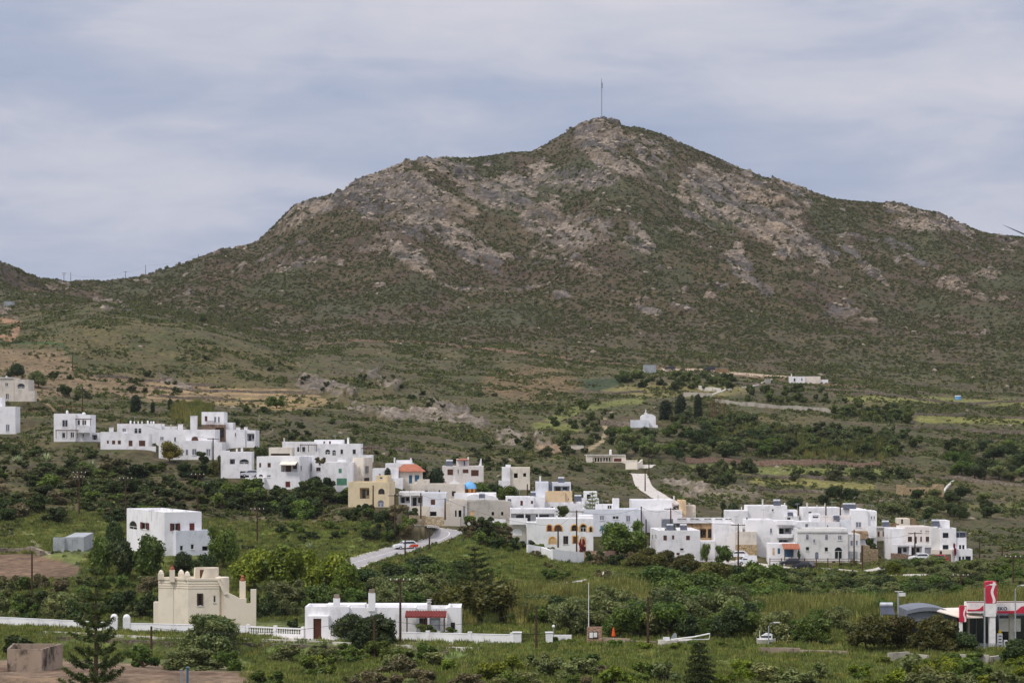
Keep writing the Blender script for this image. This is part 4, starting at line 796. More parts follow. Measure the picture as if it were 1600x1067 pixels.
def build_house(h):
    g0 = vol_geo(h, h['vols'][0]); zb = g0['zb'] + 2.5
    root = thing(h['name'], h['label'], h['cat'], (g0['P0'][0], g0['P0'][1], zb), g0['a'], h['group'])
    rng = random.Random(h['label'])
    for vi, v in enumerate(h['vols']):
        g = vol_geo(h, v); o = v[3]; P0, P1, d, nb, W_, D, z0, z1 = (g[k_] for k_ in ('P0', 'P1', 'd', 'nb', 'W', 'D', 'zb', 'zt'))
        z1 += vi * .011; mb = MB(); B0 = (P0[0] + nb[0] * D, P0[1] + nb[1] * D); B1 = (P1[0] + nb[0] * D, P1[1] + nb[1] * D); nd = (-nb[0], -nb[1])
        fo = mk_ops(o.get('w', []), P0, d, W_, z0, z1); so = []
        for q in fo: q['r'] = min(q['r'], D * .6)
        wall(mb, P0, d, W_, z0, z1, fo)
        if o.get('sw') and g['a'] > 0: so = mk_ops(o['sw'], B0, nd, D, z0, z1)
        wall(mb, B0, nd, D, z0, z1, so if g['a'] > 0 else [])
        if o.get('sw') and g['a'] <= 0: so = mk_ops(o['sw'], P1, nb, D, z0, z1)
        wall(mb, P1, nb, D, z0, z1, so if g['a'] <= 0 else [])
        wall(mb, B1, (-d[0], -d[1]), W_, z0, z1, [])
        # parapet rim and sunk roof
        t = min(.28, W_ * .2, D * .2); dr = 0.0 if o.get('flat') or D < 2 or z1 - z0 < 1 else .55
        def q(u, y, z): return (P0[0] + d[0] * u + nb[0] * y, P0[1] + d[1] * u + nb[1] * y, z)
        O = [q(0, 0, z1), q(W_, 0, z1), q(W_, D, z1), q(0, D, z1)]; I = [q(t, t, z1), q(W_ - t, t, z1), q(W_ - t, D - t, z1), q(t, D - t, z1)]
        for i in range(4): mb.face([O[i], O[(i + 1) % 4], I[(i + 1) % 4], I[i]])
        Lw = [(p[0], p[1], z1 - dr) for p in I]
        if dr:
            for i in range(4): mb.face([I[i], I[(i + 1) % 4], Lw[(i + 1) % 4], Lw[i]])
        mb.face(Lw)
        mb.build('wall', o['c'], root)
        for p in fo: opening_parts(P0, d, p, root, h.get('trim'))
        for p in so: opening_parts(B0 if g['a'] > 0 else P1, nd if g['a'] > 0 else nb, p, root, h.get('trim'))
    d, nb = g0['d'], g0['nb']; n = (-nb[0], -nb[1])
    def fp(px, py, back):                    # point set back from the facade line
        c = (g0['c'][0] + nb[0] * back, g0['c'][1] + nb[1] * back); t = on_plane(px, c, d); x, y = c[0] + d[0] * t, c[1] + d[1] * t
        return x, y, zat(py, y)
    for (px, yt, yb, wpx, st) in h.get('ch', []):
        x, y, z1 = fp(px, yt, 1.2); z0 = zat(yb, y) - .5; w = wpx * y / F / 2; mb = MB()
        if st == 'round': mb.lathe((x, y, 0), [(w * .9, z0), (w, z1 - w), (w * .85, z1 - w * .45), (w * .5, z1 - w * .1), (0, z1)], 10); cap = None
        elif st == 'cap': mb.box((x, y, (z0 + z1) / 2 - .2), w * .7, w * .7, (z1 - z0) / 2 - .2, g0['a']); cap = MB(); cap.box((x, y, z1 - .35), w, w, .05, g0['a']); cap.box((x, y, z1 - .18), w * .6, w * .6, .12, g0['a']); cap.box((x, y, z1 - .03), w * .9, w * .9, .03, g0['a'])
        elif st == 'dark': mb.box((x, y, (z0 + z1) / 2 - .25), w, w, (z1 - z0) / 2 - .25, g0['a']); cap = MB(); cap.box((x, y, z1 - .25), w * .8, w * .8, .22, g0['a'])
        elif st == 'cross':
            mb.box((x, y, (z0 + z1) / 2), w * .5, w * .5, (z1 - z0) / 2, g0['a']); cap = MB(); cap.box((x, y, z1 - .35), w, w * .5, .14, g0['a']); cap.box((x, y, z1 - .9), w, w * .5, .1, g0['a'])
        elif st == 'cone': mb.lathe((x, y, 0), [(w, z0), (w * .9, z0 + (z1 - z0) * .45), (w * .45, z0 + (z1 - z0) * .55), (w * .3, z1 - .2), (0, z1)], 10); cap = None
        else: mb.box((x, y, (z0 + z1) / 2), w, w, (z1 - z0) / 2, g0['a']); cap = MB(); cap.box((x, y, z1 + .04), w * 1.12, w * 1.12, .05, g0['a'])
        c_ = mb.build('chimney', 'white' if st != 'cap' else 'offwhite', root)
        if cap and len(cap.f): cap.build('chimney_cap', 'rawconcrete' if st == 'dark' else 'offwhite', c_)
    for (x0, x1, yt, yb, back) in h.get('perg', []):
        a, b = fp(x0, yt, back), fp(x1, yt, back); L_ = math.hypot(b[0] - a[0], b[1] - a[1]); zt = a[2]; zb_ = zat(yb, a[1]); mb = MB(); dep = abs(back) if back < 0 else 2.5
        for u in (.1, L_ / 2, L_ - .1): mb.fbox(a, d, n, u - .06, u + .06, zb_, zt - .12, -.06, .06)
        mb.fbox(a, d, n, -.1, L_ + .1, zt - .12, zt, -.08, .08)
        for u in np.arange(0, L_, .5): mb.fbox(a, d, n, u, u + .08, zt + .003, zt + .08, -dep, .1)
        mb.build('pergola', 'darkwood' if h['Y'] < 600 and back != 1 else 'greymetal', root)
    for (x0, x1, y0, y1) in h.get('glass', []):
        a, b = fp(x0, y1, 1.1), fp(x1, y1, 1.1); L_ = math.hypot(b[0] - a[0], b[1] - a[1]); mb = MB(); mb.fbox(a, d, n, 0, L_, a[2], zat(y0, a[1]), -.03, 0); mb.build('glazing', 'solar', root)
    for (x0, x1, yt, col) in h.get('awn', []):
        a, b = fp(x0, yt, -.05), fp(x1, yt, -.05); L_ = math.hypot(b[0] - a[0], b[1] - a[1]); z = a[2]; mb = MB()
        mb.prism([(0, 0), (1.5, -.55), (1.5, -.75), (1.45, -.75), (1.45, -.6), (0, -.06)], (a[0], a[1]), n, d, 0, L_)
        mb.v = [(p[0], p[1], p[2] + z) for p in mb.v]; mb.build('awning', 'creamcloth' if col == 'cream' else 'green', root)
    for (x0, x1, y0, y1, back) in h.get('rail', []):
        a, b = fp(x0, y1, back), fp(x1, y1, back); L_ = math.hypot(b[0] - a[0], b[1] - a[1]); mb = MB(); z0, z1 = a[2], zat(y0, a[1])
        for u in np.arange(0, L_, .16): mb.fbox(a, d, n, u, u + .05, z0, z1, -.03, .03)
        mb.fbox(a, d, n, 0, L_, z1, z1 + .06, -.05, .05); mb.build('railing', 'brown', root)
    for (x0, x1, yt, yb) in h.get('hip', []):
        a, b = fp(x0, yb, -.6), fp(x1, yb, -.6); L_ = math.hypot(b[0] - a[0], b[1] - a[1]); z = a[2]; zt = zat(yt, a[1] + 3.5); dp = h['vols'][0][3].get('D', 8) + 1.2 if yt > 720 and h['vols'][0][3]['c'] == CR else 5.4
        mb = MB(); q = lambda u, y, zz: (a[0] + d[0] * u + nb[0] * y, a[1] + d[1] * u + nb[1] * y, zz); i = min(L_ * .3, dp / 2)
        A4 = [q(0, 0, z), q(L_, 0, z), q(L_, dp, z), q(0, dp, z)]; T = [q(i, dp / 2, zt), q(L_ - i, dp / 2, zt)]
        mb.face([A4[0], A4[1], T[1], T[0]]); mb.face([A4[1], A4[2], T[1]]); mb.face([A4[2], A4[3], T[0], T[1]]); mb.face([A4[3], A4[0], T[0]]); mb.face([q(0, 0, z - .15), q(L_, 0, z - .15), q(L_, dp, z - .15), q(0, dp, z - .15)][::-1])
        for e in range(4): p_, r_ = A4[e], A4[(e + 1) % 4]; mb.face([(p_[0], p_[1], z - .15), (r_[0], r_[1], z - .15), r_, p_])
        mb.build('roof', 'terracotta', root)
    for (x0, x1, yt, yb) in h.get('tile', []):
        back = 0.3 if h['name'] == 'bungalow' else -.02; a, b = fp(x0, yt, back), fp(x1, yt, back); L_ = math.hypot(b[0] - a[0], b[1] - a[1]); z = a[2]; e = fp(x0, yb, back - 2.6)[2]; mb = MB(); dp = 2.6
        mb.prism([(0, z), (dp, e), (dp, e - .14), (0, z - .14)], (a[0], a[1]), n, d, 0, L_)
        for u in np.arange(.1, L_ - .1, .34): mb.prism([(0, z + .07), (dp, e + .07), (dp, e + .003), (0, z + .003)], (a[0] + d[0] * u, a[1] + d[1] * u), n, d, 0, .16)
        mb.build('tiled_awning', 'redtile' if h['name'] == 'bungalow' else 'terracotta', root)
        for u in (.25, L_ / 2, L_ - .25): pb = MB(); pb.fbox(a, d, n, u - .08, u + .08, zb - .5, e - .14, dp - .4, dp - .24); pb.build('post', 'darkwood', root)
    for (x0, x1, yt) in h.get('roofline', []):
        a, b = fp(x0, yt, -.15), fp(x1, yt, -.15); L_ = math.hypot(b[0] - a[0], b[1] - a[1]); mb = MB(); mb.fbox(a, d, n, -.1, L_ + .1, a[2] - .12, a[2] + .1, -.14, .16); mb.build('cornice', 'offwhite', root)
    for (x0, x1, yt, yb) in h.get('fin', []):
        a, b = fp(x0, yb, .5), fp(x1, yb, .5); L_ = math.hypot(b[0] - a[0], b[1] - a[1]); mb = MB(); z0, z1 = a[2] - .3, zat(yt, a[1])
        mb.prism([(0, z0), (L_, z0), (L_, z1), (L_ * .75, z1), (L_ * .45, z0 + (z1 - z0) * .4)], a, d, n, -.3, 0); mb.build('roof_fin', 'white', root)
    for (x0, x1, yt, yb) in h.get('bell', []):
        a, b = fp(x0, yb, .4), fp(x1, yb, .4); L_ = math.hypot(b[0] - a[0], b[1] - a[1]); mb = MB(); z0 = a[2] - .3; z1 = zat(yt, a[1]); H_ = z1 - z0
        mb.prism([(0, z0), (L_, z0), (L_, z0 + H_ * .45), (L_ * .7, z0 + H_ * .55), (L_ * .5, z1), (L_ * .3, z0 + H_ * .55), (0, z0 + H_ * .45)], a, d, n, -.4, 0)
        mb.fbox(a, d, n, L_ / 2 - .04, L_ / 2 + .04, z1 - .05, z1 + .8, -.24, -.16); mb.fbox(a, d, n, L_ / 2 - .25, L_ / 2 + .25, z1 + .42, z1 + .5, -.24, -.16); mb.build('bell_gable', 'white', root)
    return root
for h in HS: build_house(h)

# ------------------------------------------------------------ church with the blue dome
def church():
    x, Y = ray(734, 512); zb = zat(800, Y); r = 10.2 * Y / F; root = thing('church', 'small white church with a sky blue dome on an ochre drum behind the parish hall', 'church', (x, Y, zb))
    mb = MB(); mb.lathe((x, Y, 0), [(r, zat(769.5, Y)), (r, zat(763, Y))], 16); mb.build('drum', 'domeorange', root)
    dz = zat(763, Y); mb = MB(); mb.lathe((x, Y, dz), [(r * 1.02, -.05), (r * 1.04, 0), (r * .98, r * .3), (r * .82, r * .62), (r * .55, r * .88), (r * .25, r * 1.02), (0, r * 1.06)], 20); dm = mb.build('dome', 'domeblue', root, smooth=True)
    mb = MB(); mb.box((x, Y, dz + r * 1.06 + .5), .05, .05, .5); mb.box((x, Y, dz + r * 1.06 + .65), .25, .05, .05); mb.build('cross', 'frame', dm)
    mb = MB(); z1 = zat(769.5, Y)
    mb.box((x + 1.2, Y, (zb + z1) / 2 - 1), 4.4, 3.4, (z1 - zb) / 2 + 1)
    for px, py, rr, dyy in ((752, 769, 2.6, -1), (764, 773, 2.2, -2), (742, 771, 2.0, -3.2)):                 # barrel vaults
        cx = ray(px, Y + dyy)[0]; zt = zat(py, Y + dyy); pts = [(-rr, zb), (rr, zb)] + [(rr * math.cos(math.pi * k / 8), zt - rr * .8 + rr * .8 * math.sin(math.pi * k / 8)) for k in range(9)]
        mb.prism(pts, (cx, Y + dyy), (1, 0), (0, -1), -3, 3)
    mb.build('wall', 'white', root)
    for k_ in range(4, 8): mb = MB(); t = k_ * math.pi / 4 + .39; c_ = (x + math.cos(t) * r, Y + math.sin(t) * r, zat(766.5, Y)); mb.box(c_, .06, .22, .35, t); mb.build('window', 'brown', root)
    return root
church()
def chapel():
    Y = CHAPEL_Y + 3; x, _ = ray(1012, Y); zb = zat(670, Y); root = thing('chapel', 'tiny white barrel vaulted chapel with a bell gable alone on the hillside', 'chapel', (x, Y, zb)); k = Y / F
    mb = MB(); hw = 11.5 * k; z1 = zat(652, Y); zt = zat(646.5, Y); pts = [(-hw, zb - 2), (hw, zb - 2), (hw, z1)] + [(hw * math.cos(math.pi * q / 8), z1 + (zt - z1) * math.sin(math.pi * q / 8)) for q in range(1, 8)] + [(-hw, z1)]
    mb.prism(pts, (x + 1.2 * k, Y), (1, 0), (0, -1), -6, 0); mb.build('wall', 'white', root)
    mb = MB(); a = ray(985, Y - 3); b = ray(1014, Y - 3); mb.fbox(a, (1, 0), (0, -1), 0, b[0] - a[0], zb - 3, zat(656, Y - 3), -.4, 0); mb.fbox((b[0], b[1]), (1, 0), (0, -1), -.4, 0, zb - 3, zat(656.5, Y), -3, -.41); mb.build('yard_wall', 'bluish', root)
    mb = MB(); a = ray(1006.5, Y); mb.fbox(a, (1, 0), (0, -1), 0, 1.0, z1, zat(645, Y), -.5, .02); mb.fbox(a, (1, 0), (0, -1), .35, .65, zat(645, Y), zat(640, Y), -.3, -.1); mb.build('bell_gable', 'white', root)
    mb = MB(); mb.fbox((x, Y), (1, 0), (0, -1), -.35, .35, zb + 1.0, zb + 2.2, .003, .05); mb.build('door', 'greyblue', root)
    mb = MB(); a = ray(1025, Y - 2); mb.fbox(a, (1, 0), (0, -1), -.6, .5, zb - 2, zat(664, Y), -.4, 0); mb.build('yard_wall', 'white', root)
chapel()
# ------------------------------------------------------------ cream house with merlons in the foreground
def cream_house():
    Y = 325; k = Y / F; x0 = ray(294, Y)[0]; zb = zat(985, Y); root = thing('house', 'cream castle like house with pointed merlons, a round stair turret and terracotta chimney pots', 'house', (x0, Y, zb))
    a = math.radians(6); d = (math.cos(a), math.sin(a)); nb = (-d[1], d[0]); n = (-nb[0], -nb[1]); P = (x0, Y)
    U_ = lambda px: on_plane(px, P, d)
    Z = lambda py: zat(py, Y)
    win = mk_ops([(308, 926.5, 317, 946, 's'), (333.5, 930, 337, 941, 'g')], P, d, U_(343), Z(985) - 2, Z(905))
    mb = MB(); w1 = U_(343); wall(mb, P, d, w1, Z(985) - 2, Z(905), win)
    # left flank: two facets going back
    A1 = math.radians(-62); d1 = (math.cos(math.radians(180 + 52)), 0)
    def seg(Pa, pxb, ang):                       # facet from Pa leftwards to photo column pxb at a heading
        dd = (math.cos(ang), math.sin(ang)); t = on_plane(pxb, Pa, dd); return (Pa[0] + dd[0] * t, Pa[1] + dd[1] * t)
    Q1 = seg(P, 272, math.radians(150)); Q2 = seg(Q1, 270.5, math.radians(205)); Q3 = seg(Q2, 247.5, math.radians(160))
    for s_, e in ((Q1, P), (Q2, Q1), (Q3, Q2)):
        L_ = math.hypot(e[0] - s_[0], e[1] - s_[1]); dd = ((e[0] - s_[0]) / L_, (e[1] - s_[1]) / L_); wall(mb, s_, dd, L_, Z(985) - 2, Z(905), [])
    R1 = (P[0] + d[0] * w1, P[1] + d[1] * w1); bk = (R1[0] + nb[0] * 8, R1[1] + nb[1] * 8); bl = (Q3[0] + nb[0] * 4, Q3[1] + nb[1] * 4)
    for s_, e in ((R1, bk), (bk, bl), (bl, Q3)):
        L_ = math.hypot(e[0] - s_[0], e[1] - s_[1]); dd = ((e[0] - s_[0]) / L_, (e[1] - s_[1]) / L_); wall(mb, s_, dd, L_, Z(985) - 2, Z(905), [])
    mb.face([(p[0], p[1], Z(905) - .3) for p in (P, R1, bk, bl, Q3, Q2, Q1)])
    wl = mb.build('wall', 'creamhouse', root)
    for w in win: opening_parts(P, d, w, root, 'dark')
    # rounded string courses and parapet
    mb = MB()
    ring = [Q3, Q2, Q1, P, R1]
    for zc, hh, out_ in ((Z(905), .14, .1), (Z(911), .05, .06), (Z(915), .05, .06), (Z(918.5), .05, .06)):
        for s_, e in zip(ring[:-1], ring[1:]):
            L_ = math.hypot(e[0] - s_[0], e[1] - s_[1]); dd = ((e[0] - s_[0]) / L_, (e[1] - s_[1]) / L_); nn = (dd[1], -dd[0]); mb.fbox(s_, dd, nn, -.02, L_ + .02, zc - hh, zc + hh, -.3 if hh > .1 else -.001, out_)
    mb.build('string_courses', 'creamhouse', root)
    for i, (px, w, yt, back) in enumerate(((251.5, 4.6, 890, 2.2), (283, 4.8, 889.5, 1.5), (292.5, 4.6, 892, .4))):
        mb = MB(); c = (P[0] + nb[0] * back, P[1] + nb[1] * back); t = on_plane(px, c, d); x, y = c[0] + d[0] * t, c[1] + d[1] * t; r = w * k; mb.box((x, y, (Z(906) + zat(yt + 6, y)) / 2), r, r, (zat(yt + 6, y) - Z(906)) / 2, a)
        z6 = zat(yt + 6, y); mb.lathe((x, y, z6), [(r * 1.3, 0), (r * 1.0, (zat(yt, y) - z6) * .6), (r * .3, (zat(yt, y) - z6)), (0, (zat(yt, y) - z6) * 1.02)], 4, a0=a + .785, a1=a + .785 + 6.2832); mb.build('merlon', 'creamhouse', root)
    def stack(px, yt, yb, w, back, pot):
        c = (P[0] + nb[0] * back, P[1] + nb[1] * back); t = on_plane(px, c, d); x, y = c[0] + d[0] * t, c[1] + d[1] * t; mb = MB(); mb.box((x, y, (zat(yb, y) + zat(yt, y)) / 2), w * k / 2, w * k / 2, (zat(yt, y) - zat(yb, y)) / 2, a); c_ = mb.build('chimney', 'creamhouse', root)
        if pot: pb = MB(); z = zat(yt, y); pb.lathe((x, y, z), [(w * k * .35, 0), (w * k * .45, .1), (w * k * .38, .35), (w * k * .2, .42), (w * k * .3, .6), (.05, .85 if pot > 1 else .5), (0, .86 if pot > 1 else .5)], 10); pb.build('chimney_pot', 'clay', c_)
    stack(269, 890, 909, 8, 1.2, 1); stack(379, 907.5, 950, 9.5, 1.2, 2)
    # round stair turret, cut away by a quarter curve on the left
    cx, cy, _ = (*ray(322, Y + 2.6), 0); r = 20 * k; z0, z1 = Z(912), zat(886.5, Y + 2.6)
    mb = MB(); nseg = 28
    for q in range(nseg):
        t0, t1 = 6.2832 * q / nseg, 6.2832 * (q + 1) / nseg
        def top(t):
            px_off = r * math.cos(t); return z1 if (math.sin(t) > .2 or px_off > -r * .1) else z0 + (z1 - z0) * (1 - math.sqrt(max(0, 1 - min(1, (px_off + r) / (r * .95)) ** 2)))
        o0 = (cx + r * math.cos(t0), cy + r * math.sin(t0)); o1 = (cx + r * math.cos(t1), cy + r * math.sin(t1)); i0 = (cx + (r - .2) * math.cos(t0), cy + (r - .2) * math.sin(t0)); i1 = (cx + (r - .2) * math.cos(t1), cy + (r - .2) * math.sin(t1)); h0, h1 = top(t0), top(t1)
        mb.face([(*o0, z0), (*o1, z0), (*o1, h1), (*o0, h0)]); mb.face([(*i1, z0), (*i0, z0), (*i0, h0), (*i1, h1)]); mb.face([(*o0, h0), (*o1, h1), (*i1, h1), (*i0, h0)])
    mb.build('stair_turret', 'creamhouse', root)
    mb = MB(); mb.box((cx - r * .45, cy + 1.2, (z0 + z1) / 2 - .1), .35, .04, (z1 - z0) / 2 - .25); mb.build('turret_door', 'brown', root)
    # curved buttress and sloping garden wall on the right
    c2 = ray(346, Y + .8); mb = MB(); mb.lathe((c2[0], c2[1] + .8, 0), [(11 * k, Z(985) - 2), (11 * k, zat(903, Y)), (10.2 * k, zat(902, Y)), (0, zat(902, Y) + .02)], 20); mb.build('round_bay', 'creamhouse', root)
    mb = MB(); u0, u1, u2, u3, u4 = U_(350), U_(374), U_(385), U_(391.5), U_(400.5); zz = Z(992) - 2
    prof = [(u0, Z(924)), (u0 + (u1 - u0) * .3, Z(926.5)), (u0 + (u1 - u0) * .7, Z(931)), (u1, Z(935)), (u2, Z(935.5)), (u2, Z(943)), (u3, Z(943)), (u3, Z(921)), (u4, Z(921)), (u4 - .05, zz), (u0, zz)]
    mb.prism(prof, P, d, n, -.5, .25); mb.build('garden_wall', 'creamhouse', root)
    mb = MB(); mb.prism([(U_(341), Z(903)), (U_(352), Z(922)), (U_(356), Z(928)), (U_(350), Z(929)), (U_(340), Z(906))], P, d, n, -.6, .45); mb.build('stair_parapet', 'creamhouse', root)
    mb = MB(); mb.box((ray(245, Q3[1] + 1)[0], Q3[1] + 1.0, Z(942) - 2.6), .34, .8, 2.6, 0); mb.build('buttress', 'creamhouse', root)
cream_house()
# ------------------------------------------------------------ roads
def ribbon(name, ln, w, mat, label, off=0.0, zoff=0.0, n=4):
    t = np.gradient(ln[:, :2], axis=0); t /= np.linalg.norm(t, axis=1)[:, None] + 1e-9; nn = np.stack([-t[:, 1], t[:, 0]], 1)
    us = np.linspace(-w / 2, w / 2, n + 1) + off; co = np.stack([np.concatenate([ln[:, :2] + nn * u, ln[:, 2:3] + zoff], 1) for u in us], 1)
    m = len(ln); I = np.arange(m * (n + 1)).reshape(m, n + 1); f = np.stack([I[:-1, :-1], I[:-1, 1:], I[1:, 1:], I[1:, :-1]], -1).reshape(-1, 4)[:, ::-1]
    o = bpy.data.objects.new(name, mesh_np(name, co, f, [mat])); COL.objects.link(o); tag(o, label, kind='structure'); return o
for (nm, lb, pts, wd, mt_), ln in zip(ROADS, RLINES): ribbon(nm, ln, wd, mt_, lb)
rl = RLINES[0]; ribbon('road_marking', rl, .2, 'roadline', 'centre line', 0, .006, 1); ribbon('road_marking', rl, .15, 'roadline', 'edge line', 3.0, .006, 1); ribbon('road_marking', rl, .15, 'roadline', 'edge line', -3.0, .006, 1)
# concrete kerb along the road
for sgn in (-1, 1):
    t = np.gradient(rl[:, :2], axis=0); t /= np.linalg.norm(t, axis=1)[:, None]; nn = np.stack([-t[:, 1], t[:, 0]], 1); P_ = rl[:, :2] + nn * sgn * 3.45; mb = MB()
    for i in range(len(P_) - 1):
        a, b = P_[i], P_[i + 1]; L_ = math.hypot(*(b - a)); d = (b - a) / L_; mb.fbox(a, d, (d[1], -d[0]), 0, L_, rl[i, 2] - .3, rl[i, 2] + .14, -.15, .15)
    o = mb.build('kerb', 'kerbwhite'); tag(o, 'concrete kerb', kind='structure')

# ------------------------------------------------------------ free standing walls
def wall_line(name, label, pts, h, mat, thick=.4, Ymin=250, parts=None, base_ext=1.0, group=None, cat='wall', z0=None):
    W_ = [gp(px, py, Ymin) for px, py in pts] if z0 is None else [((px - 800) / F * (CZ - z0) * F / (py - HZ), (CZ - z0) * F / (py - HZ), z0) for px, py in pts]
    root = thing(name, label, cat, W_[0], 0, group); mb = MB()
    if not isinstance(h, (list, tuple)): h = [h] * len(W_)
    for i in range(len(W_) - 1):
        a, b = np.array(W_[i]), np.array(W_[i + 1]); L_ = math.hypot(*(b - a)[:2]); k_ = max(1, int(L_ / 4)); d = (b - a)[:2] / L_; n = np.array((d[1], -d[0]))
        for q in range(k_):
            p0 = a + (b - a) * q / k_; p1 = a + (b - a) * (q + 1) / k_; l_ = L_ / k_; hh = h[i] + (h[i + 1] - h[i]) * (q + .5) / k_
            if z0 is None: zz0 = float(Hxy(p0[0], p0[1])); zz1 = float(Hxy(p1[0], p1[1]))
            else: zz0 = zz1 = z0
            jit = 0 if mat in ('white', 'kerbwhite') else random.Random(i * 31 + q).uniform(-.12, .12)
            pr = [(0, zz0 - base_ext), (l_, zz1 - base_ext), (l_, zz1 + hh + jit), (0, zz0 + hh + jit)]; mb.prism(pr, p0, d, n, -thick / 2, thick / 2)
    mb.build('wall', mat, root); return root, W_
wall_line('stone_wall', 'pale stone retaining wall behind the bend of the road', [(640, 820), (665, 820.5), (694, 821)], 1.9, 'palestone', Ymin=478)
wall_line('garden_wall', 'smooth grey garden wall between the stone wall and the grey house', [(690, 821), (720, 822), (752, 823)], 1.8, 'grey', Ymin=478)
wall_line('garden_wall', 'low white front wall before the house with yellow arched windows', [(824, 866), (846, 870), (862, 876)], 1.9, 'white')
wall_line('garden_wall', 'white corner wall below the bougainvillea', [(862, 877), (886, 880), (911, 882)], 2.3, 'white')
wall_line('terrace_wall', 'long dry stone terrace wall below the reed thicket in the upper right', [(1070, 722), (1150, 724), (1250, 726), (1374, 728)], 1.3, 'pinkstone', Ymin=500)
wall_line('terrace_wall', 'grey straight terrace wall right of the cypresses', [(1118, 630), (1180, 635), (1240, 640), (1304, 645)], 1.4, 'concrete', Ymin=600)
wall_line('terrace_wall', 'brown dry stone wall left of the tiny chapel', [(938, 664), (962, 665), (986, 668)], 1.7, 'drystone', Ymin=560)
wall_line('terrace_wall', 'short grey wall behind the cypresses', [(1068, 620), (1112, 621)], 1.6, 'concrete', Ymin=600)
wall_line('terrace_wall', 'low pale wall above the grey one, beside the white track', [(1092, 608), (1126, 613)], 1.4, 'kerbwhite', Ymin=650)
wall_line('villa_wall', 'white forecourt wall at the top of the concrete ramp', [(978, 733), (996, 733), (1003, 728)], 1.8, 'cream', Ymin=500)
wall_line('stone_wall', 'rough stone wall above the road near the white cube house', [(905, 872), (940, 874), (975, 868), (1014, 868)], 1.5, 'pinkstone')
wall_line('garden_wall', 'white wall left of the two storey cube house', [(986, 862), (1016, 864)], 1.5, 'white')
wall_line('stone_wall', 'sandy stone wall at the end of the long two storey house', [(1346, 877), (1358, 878), (1371, 879)], [3.4, 3.0, 2.6], 'sandstone')
wall_line('stone_wall', 'reddish rubble wall in front of the modern white house', [(1392, 878), (1415, 879), (1450, 880), (1486, 880)], 1.7, 'stone')
wall_line('field_wall', 'tumbled dry stone wall at the edge of the ploughed field', [(-20, 866), (10, 864), (45, 862), (66, 868)], .9, 'drystone', thick=.8)
wall_line('stone_wall', 'low dark stone wall beside the lower field path', [(795, 934), (830, 932), (850, 934)], .8, 'darkstone')
wall_line('concrete_wall', 'low concrete yard wall right of the boats', [(1187, 1022), (1250, 1023), (1325, 1025)], .75, 'rawconcrete')
wall_line('concrete_wall', 'low pale yard wall behind the two boats', [(940, 1004), (985, 1006), (1025, 1008)], .6, 'rawconcrete')
wall_line('concrete_wall', 'broken pale concrete wall under the brown trees left of the petrol station', [(1388, 1033), (1420, 1031), (1450, 1034)], .9, 'concrete')
wall_line('concrete_wall', 'grey block wall in front of the petrol station fence', [(1500, 1036), (1545, 1037), (1585, 1032)], .95, 'grey')
for i, (pts, hh, lb) in enumerate((([(1330, 618), (1420, 622), (1600, 628)], .9, 'long low dry stone wall on the top right terraces'), ([(1430, 648), (1520, 650), (1620, 653)], .8, 'second dry stone wall below the blue water tank'), ([(1400, 668), (1500, 672), (1620, 676)], .8, 'third dry stone wall down on the right terraces'), ([(1090, 742), (1200, 746), (1340, 748)], .8, 'low field wall under the pink terrace wall'),
  ([(1180, 765), (1260, 768), (1300, 772)], .7, 'short field wall above the right village'), ([(1430, 745), (1500, 748), (1600, 760)], .9, 'brown field wall above the ruin'), ([(240, 608), (340, 612), (500, 618)], .7, 'uppermost dry wall of the golden terraces'), ([(250, 620), (350, 625), (440, 628)], .7, 'middle dry wall of the golden terraces'),
  ([(150, 590), (240, 596), (330, 603)], .8, 'dark dry wall above the golden terraces'), ([(900, 612), (960, 616), (1010, 614)], .8, 'low wall under the dark green crop field'), ([(560, 700), (640, 705), (720, 712)], .7, 'broken field wall behind the orange tiled roof'), ([(1140, 600), (1260, 608), (1380, 616)], .8, 'upper terrace wall below the farm building'))): wall_line('field_wall', lb, pts, hh, 'drystone', Ymin=480, thick=.7)
# boundary wall with balustrade
WB = [(-60, 975), (60, 981), (140, 985), (172, 987), (202, 988), (270, 991), (385, 993), (476, 997), (513, 999), (560, 1001), (630, 1003), (720, 1005), (803, 1007)]
def bpt(px):
    py = np.interp(px, [p[0] for p in WB], [p[1] for p in WB]); Y = CZ * F / (py - HZ); return np.array(((px - 800) / F * Y, Y))
def bwall(label, x0, x1, kind):
    a, b = bpt(x0), bpt(x1); L_ = math.hypot(*(b - a)); d = (b - a) / L_; n = np.array((d[1], -d[0])); root = thing('boundary_wall', label, 'wall', (a[0], a[1], 0))
    if kind == 'solid':
        mb = MB(); mb.fbox(a, d, n, 0, L_, -.6, 1.2, -.13, .13); mb.fbox(a, d, n, 0, L_, 1.203, 1.28, -.17, .17); mb.build('wall', 'white', root)
        if x0 > 600:
            for u in np.linspace(0.2, L_ - .2, 4)[1:]: pb = MB(); pb.fbox(a, d, n, u - .2, u + .2, -.6, 1.42, -.2, .2); pb.fbox(a, d, n, u - .25, u + .25, 1.423, 1.5, -.25, .25); pb.build('pillar', 'white', root)
    else:
        mb = MB(); mb.fbox(a, d, n, 0, L_, -.6, .5, -.13, .13); mb.build('plinth', 'white', root)
        mb = MB(); mb.fbox(a, d, n, 0, L_, 1.12, 1.28, -.15, .15); mb.build('handrail', 'white', root)
        nb_ = int(L_ / .34)
        for i in range(nb_):
            u = (i + .5) * L_ / nb_; c_ = a + d * u; pb = MB(); pb.lathe((c_[0], c_[1], .5), [(.08, 0), (.05, .06), (.10, .2), (.10, .28), (.045, .45), (.07, .62)], 6); pb.build('baluster', 'white', root)
        for u in (0.15, L_ / 2, L_ - .15): pb = MB(); pb.fbox(a, d, n, u - .18, u + .18, -.6, 1.5, -.2, .2); pb.build('pillar', 'white', root)
